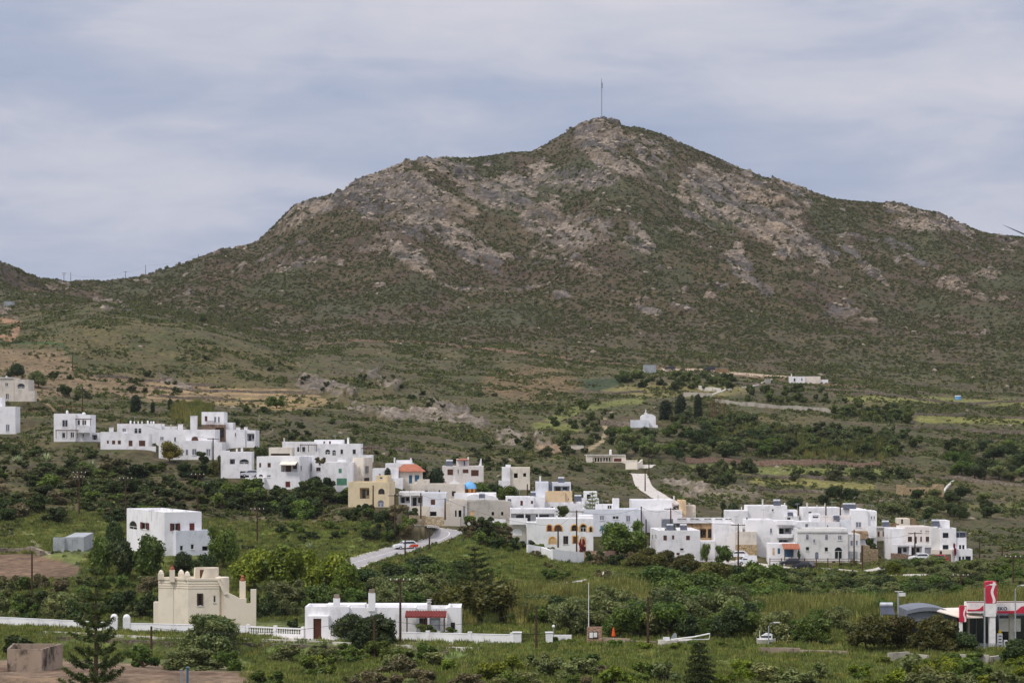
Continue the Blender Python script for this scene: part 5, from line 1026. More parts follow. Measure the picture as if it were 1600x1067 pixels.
bwall('plain white boundary wall left of the small iron gate', -60, 172, 'solid'); bwall('plain white boundary wall between the small iron gate and the big olive bush', 203, 384, 'solid')
bwall('white balustrade on a plinth between the olive bush and the bungalow door', 386, 475, 'bal'); bwall('white balustrade right of the bungalow door, partly behind the dark tree', 514, 600, 'bal'); bwall('long solid white boundary wall with pillars in front of the red tiled porch', 601, 803, 'solid')
def domed_pillar(px, label, globe=False, h=2.0, w=.45):
    c_ = bpt(px); root = thing('gate_pillar', label, 'pillar', (c_[0], c_[1], 0)); mb = MB(); mb.box((c_[0], c_[1], h / 2 - .3), w, w, h / 2 + .3, .05); mb.build('shaft', 'white', root)
    mb = MB()
    if h > 1.6: mb.lathe((c_[0], c_[1], h), [(w, .003), (w * .95, .15), (w * .6, .35), (0, .42)], 10); mb.build('dome_cap', 'white', root)
    else: mb.box((c_[0], c_[1], h + .05), w * 1.15, w * 1.15, .05, .05); mb.build('cap', 'white', root)
domed_pillar(178.5, 'domed white gate pillar left of the small iron gate'); domed_pillar(198, 'domed white gate pillar right of the small iron gate')
domed_pillar(808, 'square white gate pillar at the right end of the long boundary wall', h=1.5, w=.5); domed_pillar(858, 'square white gate pillar across the drive from the boundary wall', h=1.5, w=.42)
def iron_gate(x0, x1, label, h):
    a, b = bpt(x0), bpt(x1); L_ = math.hypot(*(b - a)); d = (b - a) / L_; n = np.array((d[1], -d[0])); root = thing('iron_gate', label, 'gate', (a[0], a[1], 0)); mb = MB()
    for u in np.arange(0.05, L_, .14): mb.fbox(a, d, n, u, u + .03, .1, h, -.015, .015)
    mb.build('bars', 'dark', root); mb = MB(); mb.fbox(a, d, n, 0, L_, .05, .099, -.03, .03); mb.fbox(a, d, n, 0, L_, h + .002, h + .06, -.03, .03); mb.build('gate_frame', 'dark', root)
iron_gate(182.5, 193.5, 'small black iron gate between two domed white pillars', 1.8); iron_gate(814, 853, 'wide black iron drive gate at the end of the boundary wall', 1.3)
a = bpt(862); wall_line('garden_wall', 'short white wall right of the drive gate', [(862, 1004), (893, 1004)], 1.0, 'white', z0=0.0, base_ext=.5)
wall_line('lane_kerb', 'long pale concrete kerb of the lane below the boundary wall', [(60, 989), (150, 993), (270, 1000), (385, 1001), (476, 1004), (560, 1008), (640, 1012), (760, 1016)], .32, 'kerbwhite', thick=.5, z0=-.02, base_ext=.3, cat='kerb')
kp = [(60, 989.6), (150, 993.6), (270, 1000.6), (385, 1001.6), (476, 1004.6), (560, 1008.6), (640, 1012.6), (700, 1014.8)]
W_ = [((px - 800) / F * 25.9 * F / (py - HZ), 25.9 * F / (py - HZ) - .35, -1.6) for px, py in kp]
root = thing('retaining_wall', 'dark rubble retaining wall under the pale lane kerb', 'wall', W_[0]); mb = MB()
for a, b in zip(W_[:-1], W_[1:]): L_ = math.hypot(b[0] - a[0], b[1] - a[1]); d = ((b[0] - a[0]) / L_, (b[1] - a[1]) / L_); mb.fbox(a, d, (d[1], -d[0]), 0, L_, -2.6, -.04, -.3, .12)
mb.build('wall', 'darkstone', root)
# the lane itself
lane = smooth_line([((px - 800) / F * CZ * F / (py - 5.5 - HZ), CZ * F / (py - 5.5 - HZ), .03) for px, py in KERB], 3); ribbon('lane', lane, 6.0, 'concroad', 'pale lane', 0, 0)

# ------------------------------------------------------------ poles and wires
PT = {}
def pole(key, px, yt, yb, label, Y=None, arm=0, r=.14, mat='wood_pole', group='wooden power poles', lamp=False):
    if Y is None: x, Y, z = gp(px, yb)
    else: x = (px - 800) / F * Y; z = zat(yb, Y)
    zt = zat(yt, Y); root = thing('utility_pole', label, 'pole', (x, Y, z), 0, group); mb = MB(); mb.tube([(x, Y, z - .5), (x, Y, zt)], [r * 1.25, r * .85], 7); mb.build('shaft', mat, root)
    PT[key] = (x, Y, zt - .15)
    for q in range(arm):
        za = zt - .25 - q * .9; mb = MB(); w_ = 1.3 if q == 0 else 1.0; mb.box((x, Y - .02, za), w_, .07, .07); am = mb.build('crossarm', 'wood_pole', root)
        for u in (-1, -.35, .35, 1): ib = MB(); ib.lathe((x + u * w_ * .92, Y - .02, za + .07), [(.05, 0), (.08, .1), (.05, .22), (0, .24)], 6); ib.build('insulator', 'frame', am)
    return root
PL = [('s1', 100, 426, 449, 'double armed power pole on the skyline in the saddle', 1400, 2), ('s2', 110.5, 425, 450, 'plain pole just right of the double armed one on the skyline', 1400, 0), ('s3', 196, 424, 441, 'short armed pole on the skyline right of the saddle', 1420, 1),
 ('s4', 227.5, 414, 436, 'taller plain pole on the rising skyline', 1430, 0), ('s5', 310, 397, 408, 'short pole where the mountain ridge starts to climb', 1450, 0),
 ('a1', 113.5, 550, 580, 'pole at the corner of the dry terraced fields', None, 0), ('a2', 129, 606, 646, 'pole behind the house with dark pergolas', None, 1), ('a3', 188, 650, 684, 'pole behind the long low house', None, 0), ('a4', 333, 684, 719, 'pole with a small box beside the large white house', 538, 1),
 ('b1', 124, 737, 806, 'double armed pole on the scrubby left slope', None, 2), ('b2', 196.5, 746, 802, 'armed pole behind the white house with red shutters', None, 1), ('b3', 309, 740, 812, 'armed pole just above the white house with red shutters', None, 1), ('b4', 402, 794, 848, 'pole in the meadow right of the white house with red shutters', None, 1),
 ('c1', 50, 862, 948, 'dark pole at the ploughed field on the left edge', None, 0), ('c2', 236.5, 978, 1046, 'dark pole in front of the plain boundary wall', 285, 0), ('c3', 625.5, 904, 1012, 'brown pole in front of the bungalow chimneys', 300, 1), ('c4', 838, 946, 1026, 'dark pole left of the drive gate lamp', 290, 0), ('c5', 1012.5, 932, 1008, 'pole beside the left boat', None, 0), ('c6', 585, 962, 1022, 'pole within the dark tree before the bungalow', 292, 0),
 ('d1', 583, 758, 800, 'pole at the cream yellow house', 482, 0), ('d2', 617, 772, 846, 'reddish pole on the bank above the parked car bend', None, 1), ('d3', 633, 842, 873, 'short pole in front of the car on the bend', 428, 0), ('d4', 657.5, 770, 806, 'pole in front of the porch house', 480, 0), ('d5', 695.5, 778, 808, 'pole at the left end of the grey beige house', 478, 0), ('d6', 671, 830, 862, 'slim pole at the near verge of the bend', 440, 0),
 ('e1', 901, 797, 888, 'tall crossarmed pole before the house with yellow arches', 448, 1), ('e2', 872, 820, 851, 'short pole carrying a brown board at the arches house', 457, 0), ('e3', 824, 756, 786, 'left one of two close poles behind the plants terrace', 508, 0), ('e4', 829.5, 756, 786, 'right one of two close poles behind the plants terrace', 508, 0), ('e5', 1002, 791, 838, 'pole at the right side of the big village tree', 484, 0), ('e6', 1009.5, 811, 850, 'brown pole left of the two storey cube house', 474, 0),
 ('e7', 1048, 793, 826, 'crossarmed pole behind the two storey cube house', 484, 1), ('f1', 1014, 714, 747, 'upper pole beside the concrete ramp', None, 0), ('f2', 1008, 734, 768, 'lower pole beside the concrete ramp', None, 0), ('g1', 1153.5, 818, 883, 'big crossarmed pole before the parked white cars', 458, 1), ('g2', 1167, 808, 831, 'pole rising behind the beige block', 482, 0),
 ('h1', 1334.5, 827, 879, 'tall pole before the right end of the long two storey house', 463, 0), ('h2', 1347.5, 852, 897, 'pole by the lower street right of the railing', 452, 0), ('h3', 1429.5, 831, 871, 'crossarmed pole before the modern white house', 471, 1), ('h4', 1290.5, 787, 812, 'thin pole among the roofs', 497, 0), ('h5', 1313, 785, 812, 'thin pole beside the two solar heaters', 497, 0),
 ('i1', 1530.5, 840, 872, 'left pole in the field right of the village', None, 0), ('i2', 1566, 852, 875, 'right pole in the field near the edge of the village', None, 0), ('i3', 1501, 897, 926, 'crossarmed pole over the olive grove left of the station', None, 1), ('i4', 1583, 868, 925, 'tall pole over the olive grove behind the station canopy', None, 1),
 ('j1', 885.5, 543, 564, 'pole in the scrub high above the green field', None, 0), ('j2', 1039, 546, 572, 'pole above the parked vehicles on the upper track', None, 0), ('j3', 711, 512, 535, 'pole at the foot of the mountain above the red bank', None, 0)]
for (k_, px, yt, yb, lb, Y, arm) in PL: pole(k_, px, yt, yb, lb, Y, arm)
def wire(a, b, sag=.6, label=None, r=.022, pts=None):
    p0 = Vector(PT[a]) if isinstance(a, str) else Vector(a); p1 = Vector(PT[b]) if isinstance(b, str) else Vector(b); n = 12; P_ = []
    for i in range(n + 1): t = i / n; q = p0.lerp(p1, t); q.z -= sag * 4 * t * (1 - t); P_.append(q)
    mb = MB(); mb.tube(P_, r, 4, cap=False); o = mb.build('power_cable', 'wire', loc=tuple(p0)); tag(o, label, 'cable', 'power cables'); return o
def off(k_, dx): p = PT[k_]; return (p[0] + dx, p[1], p[2])
lw = ray(-60, 320); rw = ray(1700, 500)
for a, b, s_, lb in (('s1', 's3', 3, 'cable between the saddle pole and the armed skyline pole'), ('s3', 's4', 1.2, 'cable between the two poles right of the saddle'), ('s4', 's5', 2, 'cable climbing the left ridge of the mountain'), ('b2', 'b3', 1, 'cable behind the white house with red shutters'), ('b3', 'b4', 1.5, 'cable sloping down right of the white house with red shutters'),
   ('c2', 'c6', 1.2, 'cable across the olive bush before the boundary wall'), ('c6', 'c4', 1.5, 'cable in front of the long boundary wall'), ('c4', 'c5', 1.3, 'cable rising to the pole by the left boat'), ('d4', 'd5', .5, 'cable in front of the porch house'), ('e1', 'e5', 1, 'cable from the arches house to the big village tree'), ('e5', 'e7', .8, 'cable from the big village tree to the crossarmed pole behind the cube house'),
   ('g1', 'e7', 1, 'cable over the white walls left of the parked cars'), ('h1', 'h3', 1.2, 'cable from the long two storey house to the modern white house'), ('e1', 'e2', .3, 'short cable before the yellow arched windows'), ('d5', 'e2', 1.2, 'cable in front of the grey beige house'), ('b1', 'b2', 1.2, 'cable over the scrubby left slope'), ('a3', 'a4', .8, 'cable over the left hamlet'), ('f1', 'f2', .4, 'cable beside the concrete ramp'), ('i3', 'i4', .8, 'cable over the olive grove by the station')):
    wire(a, b, s_, lb)
# lamps
def lamp(px, yt, yb, label, Y, armdir=1):
    x = (px - 800) / F * Y; z = zat(yb, Y); zt = zat(yt, Y); root = thing('street_lamp', label, 'street lamp', (x, Y, z), 0, 'tall street lamps'); mb = MB(); mb.tube([(x, Y, z - .3), (x, Y, zt - .5), (x + .25 * armdir, Y, zt - .12), (x + .7 * armdir, Y, zt)], [.11, .07, .05, .05], 8); mb.build('pole', 'galv', root)
    mb = MB(); mb.box((x + 1.0 * armdir, Y, zt), .38, .13, .06); mb.build('lamp_head', 'frame', root)
lamp(1538.5, 913, 1020, 'grey street lamp just left of the red station sign tower', 288, 1); lamp(1586.5, 914, 1015, 'grey street lamp in front of the station canopy, nearest the right edge', 288, 1)
lamp(1201, 972, 1010, 'short lamp with two pale heads above the right boat', 296, 1)
Y = 300; x = ray(1403.5, Y)[0]; z = zat(1005, Y); root = thing('floodlight_mast', 'grey mast with a pale floodlight left of the petrol station', 'mast', (x, Y, z)); mb = MB(); zt = zat(924, Y); mb.tube([(x, Y, z), (x, Y, zt)], [.13, .1], 8); mb.build('pole', 'galv', root); mb = MB(); mb.box((x + .45, Y, zt - .35), .4, .2, .2, .2); mb.box((x + .1, Y, zt + .03), .5, .05, .04); mb.build('floodlight', 'frame', root)
Y = 300; x = ray(865, Y)[0]; z = 0; root = thing('globe_lamp', 'globe lamp on a thin post above the short white wall', 'lamp', (x, Y, 0)); mb = MB(); mb.tube([(x, Y, 0), (x, Y, zat(981, Y))], .05, 6); mb.build('post', 'galv', root); mb = MB(); zc = zat(978, Y); mb.lathe((x, Y, zc), [(0, -.2), (.14, -.15), (.2, 0), (.14, .15), (0, .2)], 12); mb.build('globe', 'frame', root, smooth=True)
Y = 447; x, Y, z = gp(733, 832, 400); root = thing('round_sign', 'small round white sign on the knoll at the bend', 'sign', (x, Y, z)); mb = MB(); mb.tube([(x, Y, z - .3), (x, Y, z + 1.9)], .035, 6); mb.build('post', 'galv', root); mb = MB(); mb.tube([(x, Y - .06, z + 1.7), (x, Y - .1, z + 1.7)], .32, 14); mb.build('disc', 'frame', root)

# ------------------------------------------------------------ solar water heaters on roofs
def heater(px, py, Y, s, label, flip=1):
    s *= .78 if Y > 400 else 1
    x, _ = ray(px, Y); z = zat(py, Y); root = thing('solar_water_heater', label, 'solar heater', (x, Y, z), 0, 'roof solar water heaters'); mb = MB(); mb.tube([(x - .75 * s, Y + .55 * s, z + 1.15 * s), (x + .75 * s, Y + .55 * s, z + 1.15 * s)], .27 * s, 12); mb.build('tank', 'tank', root)
    mb = MB(); A_ = [(x - .8 * s, Y - .9 * s, z + .1), (x + .8 * s, Y - .9 * s, z + .1), (x + .8 * s, Y + .45 * s, z + 1.0 * s), (x - .8 * s, Y + .45 * s, z + 1.0 * s)]; B_ = [(p[0], p[1] + .05, p[2] - .08) for p in A_]
    mb.face(A_); mb.face(B_[::-1])
    for i in range(4): mb.face([A_[i], B_[i], B_[(i + 1) % 4], A_[(i + 1) % 4]])
    mb.build('collector_panel', 'solar', root); mb = MB()
    for sx_ in (-.7, .7): mb.tube([(x + sx_ * s, Y + .55 * s, z - .4), (x + sx_ * s, Y + .55 * s, z + .95 * s)], .035, 5); mb.tube([(x + sx_ * s, Y - .9 * s, z - .4), (x + sx_ * s, Y - .9 * s, z + .1)], .035, 5)
    mb.build('stand', 'galv', root)
for a in ((1214, 790, 507, 1.2, 'solar heater on the stepped white upper house'), (1322, 795, 503, 1.1, 'left one of the two solar heaters side by side on the long white roofline'), (1332, 795, 503, 1.1, 'right one of the two solar heaters side by side on the long white roofline'), (877, 754, 517, 1.1, 'solar heater on the blue grey house'),
   (903, 783, 492, 1.2, 'solar heater left of the white framed roof terrace'), (1307, 812, 489, 1.0, 'solar heater above the long two storey house'), (1462, 822, 476, 1.2, 'solar heater beside the cube on the three level house'), (702, 728, 548, 1.3, 'solar heater on the house with barred brown windows'), (1384, 823, 500, 1.2, 'solar heater on the low beige house'),
   (1386, 960, 300, 1.05, 'large solar heater above the brown trees left of the petrol station'), (753, 778, 500, 1.0, 'solar heater among the white church vaults'), (1235, 806, 500, .9, 'solar heater right of the stepped white upper house'), (1047, 828, 472, 1.1, 'left solar heater on the two storey cube'), (1068, 828, 472, 1.1, 'right solar heater on the two storey cube'), (833, 775, 500, .9, 'solar heater on the terrace left of the tan cube'), (500, 694, 545, .9, 'solar heater on the long white upper house')): heater(*a)

# ------------------------------------------------------------ vehicles
def car(px, py, ang, label, paint, Y=None, kind='car', s=1.0, patch=None, group=None):
    if Y is None: x, Y, z = gp(px, py)
    else: x, _ = ray(px, Y); z = zat(py, Y)
    z += .02
    root = thing('parked_car' if kind == 'car' else kind, label, 'car' if kind in ('car', 'moving_car') else 'van', (x, Y, z), math.radians(ang), group); L2, W2 = 2.05 * s, .86 * s; T = root.matrix_basis
    def tr(p): return tuple(T @ Vector(p))
    van = kind == 'van'
    low = [(-L2, .35), (-L2, .62), (-L2 * .97, .8), (-L2 * .55, .92), (L2 * .9, .95), (L2, .75), (L2, .35)]
    def body(pr, w0, w1, zsplit, nm, mat):
        mb = MB(); A_ = [tr((u, -(w0 if z_ < zsplit else w1), z_ * s)) for u, z_ in pr]; B_ = [tr((u, (w0 if z_ < zsplit else w1), z_ * s)) for u, z_ in pr]; mb.face(A_[::-1]); mb.face(B_)
        for i in range(len(pr)): j = (i + 1) % len(pr); mb.face([A_[i], A_[j], B_[j], B_[i]])
        return mb.build(nm, mat, root)
    body(low, W2, W2 * .96, .7, 'body', paint)
    top = [(-L2 * .52, .925), (-L2 * .22, 1.38), (-L2 * .1, 1.45), (L2 * .62, 1.45), (L2 * .86, .955)] if not van else [(-L2 * .6, .925), (-L2 * .36, 1.6), (-L2 * .25, 1.75), (L2 * .9, 1.75), (L2 * .96, .955)]
    body(top, W2 * .93, W2 * .78, 1.0, 'cabin', paint)
    gl_ = [(-L2 * .44, .99), (-L2 * .22, 1.32), (L2 * .56, 1.34), (L2 * .74, .99)] if not van else [(-L2 * .5, 1.0), (-L2 * .32, 1.5), (-L2 * .02, 1.5), (-L2 * .02, 1.0)]
    for sgn in (-1, 1):
        mb = MB(); mb.face([tr((u, sgn * (W2 * .945 - (z_ - .95) * .28 + .012), z_ * s)) for u, z_ in gl_]); mb.face([tr((u, sgn * (W2 * .945 - (z_ - .95) * .28 - .01), z_ * s)) for u, z_ in gl_[::-1]]); mb.build('side_window', 'glass', root)
    mb = MB(); a_, b_ = top[0], top[1]
    def sl(e0, e1, nm):
        (u0, z0), (u1, z1) = e0, e1; dx, dz = u1 - u0, z1 - z0; l_ = math.hypot(dx, dz); nx, nz = (-dz / l_, dx / l_) if nm == 'windscreen' else (dz / l_, -dx / l_); q = []
        for t, w in ((.12, W2 * .84), (.92, W2 * .72)):
            for sg in (-1, 1): q.append(tr((u0 + dx * t + nx * .015, sg * w, (z0 + dz * t + nz * .015) * s)))
        m = MB(); m.face([q[0], q[1], q[3], q[2]]); m.build(nm, 'glass', root)
    sl(top[0], top[1], 'windscreen'); sl(top[-1], top[-2], 'rear_window')
    for u in (-L2 * .62, L2 * .62):
        for sg in (-1, 1):
            wb = MB(); wb.tube([tr((u, sg * (W2 - .16), .31)), tr((u, sg * (W2 + .015), .31))], .31, 14); w_ = wb.build('wheel', 'tyre', root); rb = MB(); rb.tube([tr((u, sg * (W2 + .016), .31)), tr((u, sg * (W2 + .03), .31))], .18, 10); rb.build('rim', 'chrome', w_)
    for sg in (-1, 1):
        for u, m_, nm in ((-L2, 'chrome', 'headlight'), (L2, 'carred', 'tail_light')): hb = MB(); c_ = tr((u, sg * W2 * .75, .68 * s)); hb.box(c_, .03, .14, .07, math.radians(ang)); hb.build(nm, m_, root)
    if patch:
        for sg in (-1, 1): mb = MB(); mb.face([tr((u, sg * (W2 + .006 if z_ < .7 else W2 * .96 + .02), z_ * s)) for u, z_ in ((L2 * .1, .4), (L2 * .95, .4), (L2 * .95, .85), (L2 * .45, .9), (L2 * .2, .7))][::sg]); mb.build('orange_panel', patch, root)
    return root
car(634, 858, 24, 'white and orange car driving round the bend of the asphalt road', 'carwhite', kind='moving_car', patch='carorange', s=1.08)
car(1166, 882, 14, 'white van parked in front of the stone footing', 'carwhite', kind='van', Y=463)
car(1152, 872, 4, 'white car parked behind the white van', 'carwhite', Y=470)
car(1256, 889, -30, 'dark car at the foot of the railing on the lower street', 'cardark', Y=455)
car(1235, 884, 0, 'dark car mostly hidden by shrubs below the shop', 'cardark', Y=458)
car(1437, 876, 8, 'white car parked before the modern white house', 'carwhite', Y=468)
car(1465, 878, -15, 'red car parked before the cream gate wall', 'carred', Y=468)
car(391, 745, 10, 'silver car parked beside the dark garage', 'chrome', Y=514)
car(1108, 580, 0, 'dark vehicle on the upper track under the mountain', 'cardark', kind='van', s=1.2)
car(1047, 578, 0, 'dark low vehicle left of the other one on the upper track', 'cardark', s=1.1)
car(1410, 1008, 60, 'white scrap car half hidden behind the brown trees', 'carwhite', Y=305)
# ------------------------------------------------------------ railing of the village street
a = ray(1203, 466); b = ray(1348, 466); root = thing('street_railing', 'dark railing along the street before the long two storey house', 'railing', (a[0], a[1], zat(881, 466))); z = zat(881, 466); L_ = b[0] - a[0]
for zz in (.55, .95): mb = MB(); mb.fbox(a, (1, 0), (0, -1), 0, L_, z + zz, z + zz + .09, -.04, .04); mb.build('rail', 'darkwood', root)
for u in np.linspace(0, L_, 9): mb = MB(); mb.fbox(a, (1, 0), (0, -1), u - .09, u + .09, z - .5, z + 1.15, -.13, -.045); mb.build('post', 'darkwood', root)
wall_line('street_kerb', 'low white street wall under the dark railing', [(1203, 881), (1348, 881)], .25, 'kerbwhite', Ymin=455, thick=.3)

# ------------------------------------------------------------ petrol station
def wave(mb, o, d, n, u0, u1, z0, z1, w, amp, y, m=0, turns=1.25):
    N_ = 14; P_ = []
    for i in range(N_ + 1): t = i / N_; z = z0 + (z1 - z0) * t; c = (u0 + u1) / 2 + amp * math.sin(t * 6.28 * turns + .6); P_.append((c, z))
    for (c0, za), (c1, zb_) in zip(P_[:-1], P_[1:]): mb.prism([(c0 - w / 2, za), (c0 + w / 2, za), (c1 + w / 2, zb_), (c1 - w / 2, zb_)], o, d, n, y, y + .03, m)
def station():
    Y = 296; k = Y / F; X = lambda px: (px - 800) * k; Z = lambda py: zat(py, Y); zb = Z(1016); d, n = (1, 0), (0, -1); O = (0, Y)
    root = thing('petrol_station', 'petrol station canopy building with white and red wavy fascia at the right edge', 'petrol station', (X(1560), Y, zb))
    B = lambda name, mat, x0, x1, y0, y1, dep, fr, par=root: (lambda mb: (mb.fbox(O, d, n, X(x0), X(x1), Z(y1), Z(y0), -dep, fr), mb.build(name, mat, par))[1])(MB())
    f = B('fascia', 'signwhite', 1510, 1720, 940.5, 956.5, 1.5, .6)
    # red wavy band on the fascia
    mb = MB(); pts = [(1510, 951), (1522, 951.5), (1529, 950), (1534, 945.5), (1539, 943), (1539, 953), (1510, 953.6)]
    mb.prism([(X(a_), Z(b_)) for a_, b_ in pts][::-1], O, d, n, .603, .66); mb.build('red_wave', 'signred', f)
    mb = MB(); pts = [(1556, 953.5), (1586, 953), (1590, 950), (1594, 946.5), (1600, 945.5), (1720, 945), (1720, 957.3), (1556, 957.3)]
    mb.prism([(X(a_), Z(b_)) for a_, b_ in pts][::-1], O, d, n, .603, .66); mb.build('red_wave', 'signred', f)
    B('roof_edge', 'redtile', 1509, 1720, 939.4, 940.3, -.3, .55)
    B('glass_front', 'glass', 1506, 1720, 964, 1010, 5, -3); B('back_wall', 'slate', 1500, 1720, 957, 1016, 9, -5.05)
    for px in (1517, 1532, 1551, 1568, 1589): B('mullion', 'slate', px, px + 1.2, 960, 1010, 3.1, -2.9)
    B('counter_sign', 'signwhite', 1566, 1600, 968, 988, 2.0, -1.9); B('column', 'grey', 1578, 1585, 957, 1016, .8, -.2); B('column', 'grey', 1518, 1521, 957, 1016, 2.8, -2.4)
    # beige lean-to roof and curved dark hall at the left
    q_ = [(1464, 953.5, -1), (1502, 964.5, -1.5), (1536, 963.5, -.5), (1532, 953, 3), (1506, 948.5, 4), (1474, 949.5, 4)]; tp = [((u - 800) / F * (Y + e), Y + e, zat(v, Y + e)) for u, v, e in q_]
    mb = MB(); mb.face(tp); mb.face([(a_, b_, c_ - .12) for a_, b_, c_ in tp[::-1]])
    for i in range(6): a_, b_ = tp[i], tp[(i + 1) % 6]; mb.face([(a_[0], a_[1], a_[2] - .12), (b_[0], b_[1], b_[2] - .12), b_, a_])
    mb.build('lean_to_roof', 'cream', root)
    hall = thing('arched_hall', 'low grey hall with a curved roof between the station and the brown trees', 'hall', (X(1460), Y + 1, zb)); w0, w1 = 1421, 1500; zz = []
    for i in range(13): t = i / 12; zz.append((X(w0 + (w1 - w0) * t), Z(962 - 9.5 * math.sin(math.pi * (t * .86 + .1)) + 2 + t * 3)))
    mb = MB(); mb.prism([(X(w0), Z(1018)), (X(w1), Z(1018))] + zz[::-1], O, d, n, -9, -2); mb.build('wall', 'slate', hall)
    mb = MB()
    for (a_, b_), (c_, e_) in zip(zz[:-1], zz[1:]): mb.prism([(a_, b_ + .02), (c_, e_ + .02), (c_, e_ + .5), (a_, b_ + .5)], O, d, n, -9.3, -1.6)
    mb.build('curved_roof', 'slate', hall); mb = MB(); mb.fbox(O, d, n, X(1426), X(1492), Z(1012), Z(972), -2, -1.97); mb.build('opening', 'dark', hall)  # opening is a near black sheet on the solid front, painting in shade inside
    # tall sign tower
    t = thing('sign_tower', 'tall sign tower with a red head and a white wavy stripe on a white column', 'sign', (X(1549), Y - 3, zb)); O2 = (0, Y - 3); k2 = (Y - 3) / F; X2 = lambda px: (px - 800) * k2; Z2 = lambda py: zat(py, Y - 3)
    def B2(name, mat, x0, x1, y0, y1, dep, fr, par=t): mb = MB(); mb.fbox(O2, d, n, X2(x0), X2(x1), Z2(y1), Z2(y0), -dep, fr); return mb.build(name, mat, par)
    B2('column', 'signwhite', 1546.5, 1555.5, 963, 1020, .7, 0); B2('head_box', 'signwhite', 1539.5, 1556, 942.6, 962.8, 1.0, .1)
    hd = MB(); w = X2(1557.5) - X2(1540); pr = [(X2(1540.5), Z2(942.3)), (X2(1556.5), Z2(942.3)), (X2(1557.8), Z2(935)), (X2(1557.8), Z2(911)), (X2(1556), Z2(907.8)), (X2(1545), Z2(907.6)), (X2(1540), Z2(909)), (X2(1539.8), Z2(930))]; hd.prism(pr, O2, d, n, -1.0, .1); h_ = hd.build('red_head', 'signred', t)
    wv = MB(); wave(wv, O2, d, n, X2(1549), X2(1554), Z2(942), Z2(909), .32, .13, .103); wv.build('white_wave', 'signwhite', h_)
    t = thing('sign_post', 'short red sign with a white wavy stripe at the left corner of the canopy', 'sign', (X(1508), Y - 2, zb)); O2 = (0, Y - 2)
    B2('post', 'signwhite', 1501.5, 1506.5, 972.5, 1020, .4, 0, t); h_ = B2('red_panel', 'signred', 1502, 1512.5, 947, 972.3, .6, .1, t); wv = MB(); wave(wv, O2, d, n, X2(1508), X2(1511), Z2(972), Z2(948), .2, .09, .103); wv.build('white_wave', 'signwhite', h_)
    # price totem
    t = thing('price_totem', 'slim white price board with a yellow top in the station forecourt', 'sign', (X(1565), Y - 2, zb)); B2('board', 'signwhite', 1561, 1569, 990.5, 1018, .3, 0, t); B2('yellow_top', 'stationyellow', 1563.5, 1567.5, 985, 990.3, .3, 0, t)
    for i in range(4): B2('price_line', 'signblue', 1563, 1567.5, 993.5 + i * 5, 995 + i * 5, -.003, .02, t)
    t = thing('fuel_pump', 'fuel pump under the canopy behind the price board', 'pump', (X(1575), Y - 1, zb)); B2('body', 'signwhite', 1572, 1577, 1001, 1018, .6, 0, t); B2('screen', 'glass', 1573, 1576, 1003, 1007, -.003, .02, t)
    t = thing('palisade_fence', 'grey metal fence with thin uprights before the station', 'fence', (X(1524), Y - 4, zb)); O2 = (0, Y - 4); mb = MB()
    for px in np.arange(1522, 1584, 1.9): mb.fbox(O2, d, n, X2(px), X2(px) + .05, Z2(1019), Z2(1003), -.02, .02)
    mb.build('uprights', 'galv', t); B2('rail', 'galv', 1521, 1584, 1005.5, 1006.5, .06, -.021, t); B2('rail', 'galv', 1521, 1584, 1016, 1017, .06, -.021, t)
    # lettering on the fascia
    cu = bpy.data.curves.new('lettering', 'FONT'); cu.body = 'EKO'; cu.size = .95; cu.extrude = .02; cu.space_character = 1.15; cu.offset = .02
    to = bpy.data.objects.new('tmp', cu); COL.objects.link(to); dg = bpy.context.evaluated_depsgraph_get(); me_ = bpy.data.meshes.new_from_object(to.evaluated_get(dg)); bpy.data.objects.remove(to)
    me_.name = 'lettering'; me_.materials.clear(); me_.materials.append(MATS['signblue']); lo = bpy.data.objects.new('lettering', me_); COL.objects.link(lo); lo.parent = f
    xs = [v.co.x for v in me_.vertices]; wtxt = max(xs) - min(xs); sc_ = (X(1571.5) - X(1556.8)) / wtxt
    lo.matrix_basis = root.matrix_basis.inverted() @ (__import__('mathutils').Matrix.Translation((X(1556.8), Y - .64, Z(952.3))) @ __import__('mathutils').Matrix.Rotation(math.pi / 2, 4, 'X') @ __import__('mathutils').Matrix.Scale(sc_, 4))
station()

# ------------------------------------------------------------ boats, board, mast and other single things
def boat(px0, px1, py_deck, Y, label, keel=True, flipx=1):
    k = Y / F; x0, x1 = (px0 - 800) * k, (px1 - 800) * k; zd = zat(py_deck, Y); L_ = x1 - x0; root = thing('sailing_boat' if keel else 'motor_boat', label, 'boat', ((x0 + x1) / 2, Y, zd - 1.6)); mb = MB(); n = 12; rings = []
    for i in range(n + 1):
        t = i / n; w = (.05 + 1.05 * math.sin(math.pi * min(1, t * .62 + .0)) ** .8) if flipx > 0 else (.05 + 1.05 * math.sin(math.pi * min(1, (1 - t) * .62)) ** .8); sh = .25 * (t - .45) ** 2
        x = x0 + L_ * t; rings.append([(x, Y - w, zd + sh), (x, Y - w * .82, zd - .5 + sh), (x, Y - w * .3, zd - .95), (x, Y + w * .3, zd - .95), (x, Y + w * .82, zd - .5 + sh), (x, Y + w, zd + sh)])
    for i in range(n):
        for j in range(5): mb.face([rings[i][j], rings[i + 1][j], rings[i + 1][j + 1], rings[i][j + 1]])
        mb.face([rings[i][5], rings[i + 1][5], rings[i + 1][0], rings[i][0]])
    mb.face(rings[0]); mb.face(rings[-1][::-1]); mb.build('hull', 'boathull', root, smooth=False)
    return root, k, zd
r_, k, zd = boat(1028, 1082, 999.5, 297, 'long pale sailing boat laid up on land with its mast folded along the deck')
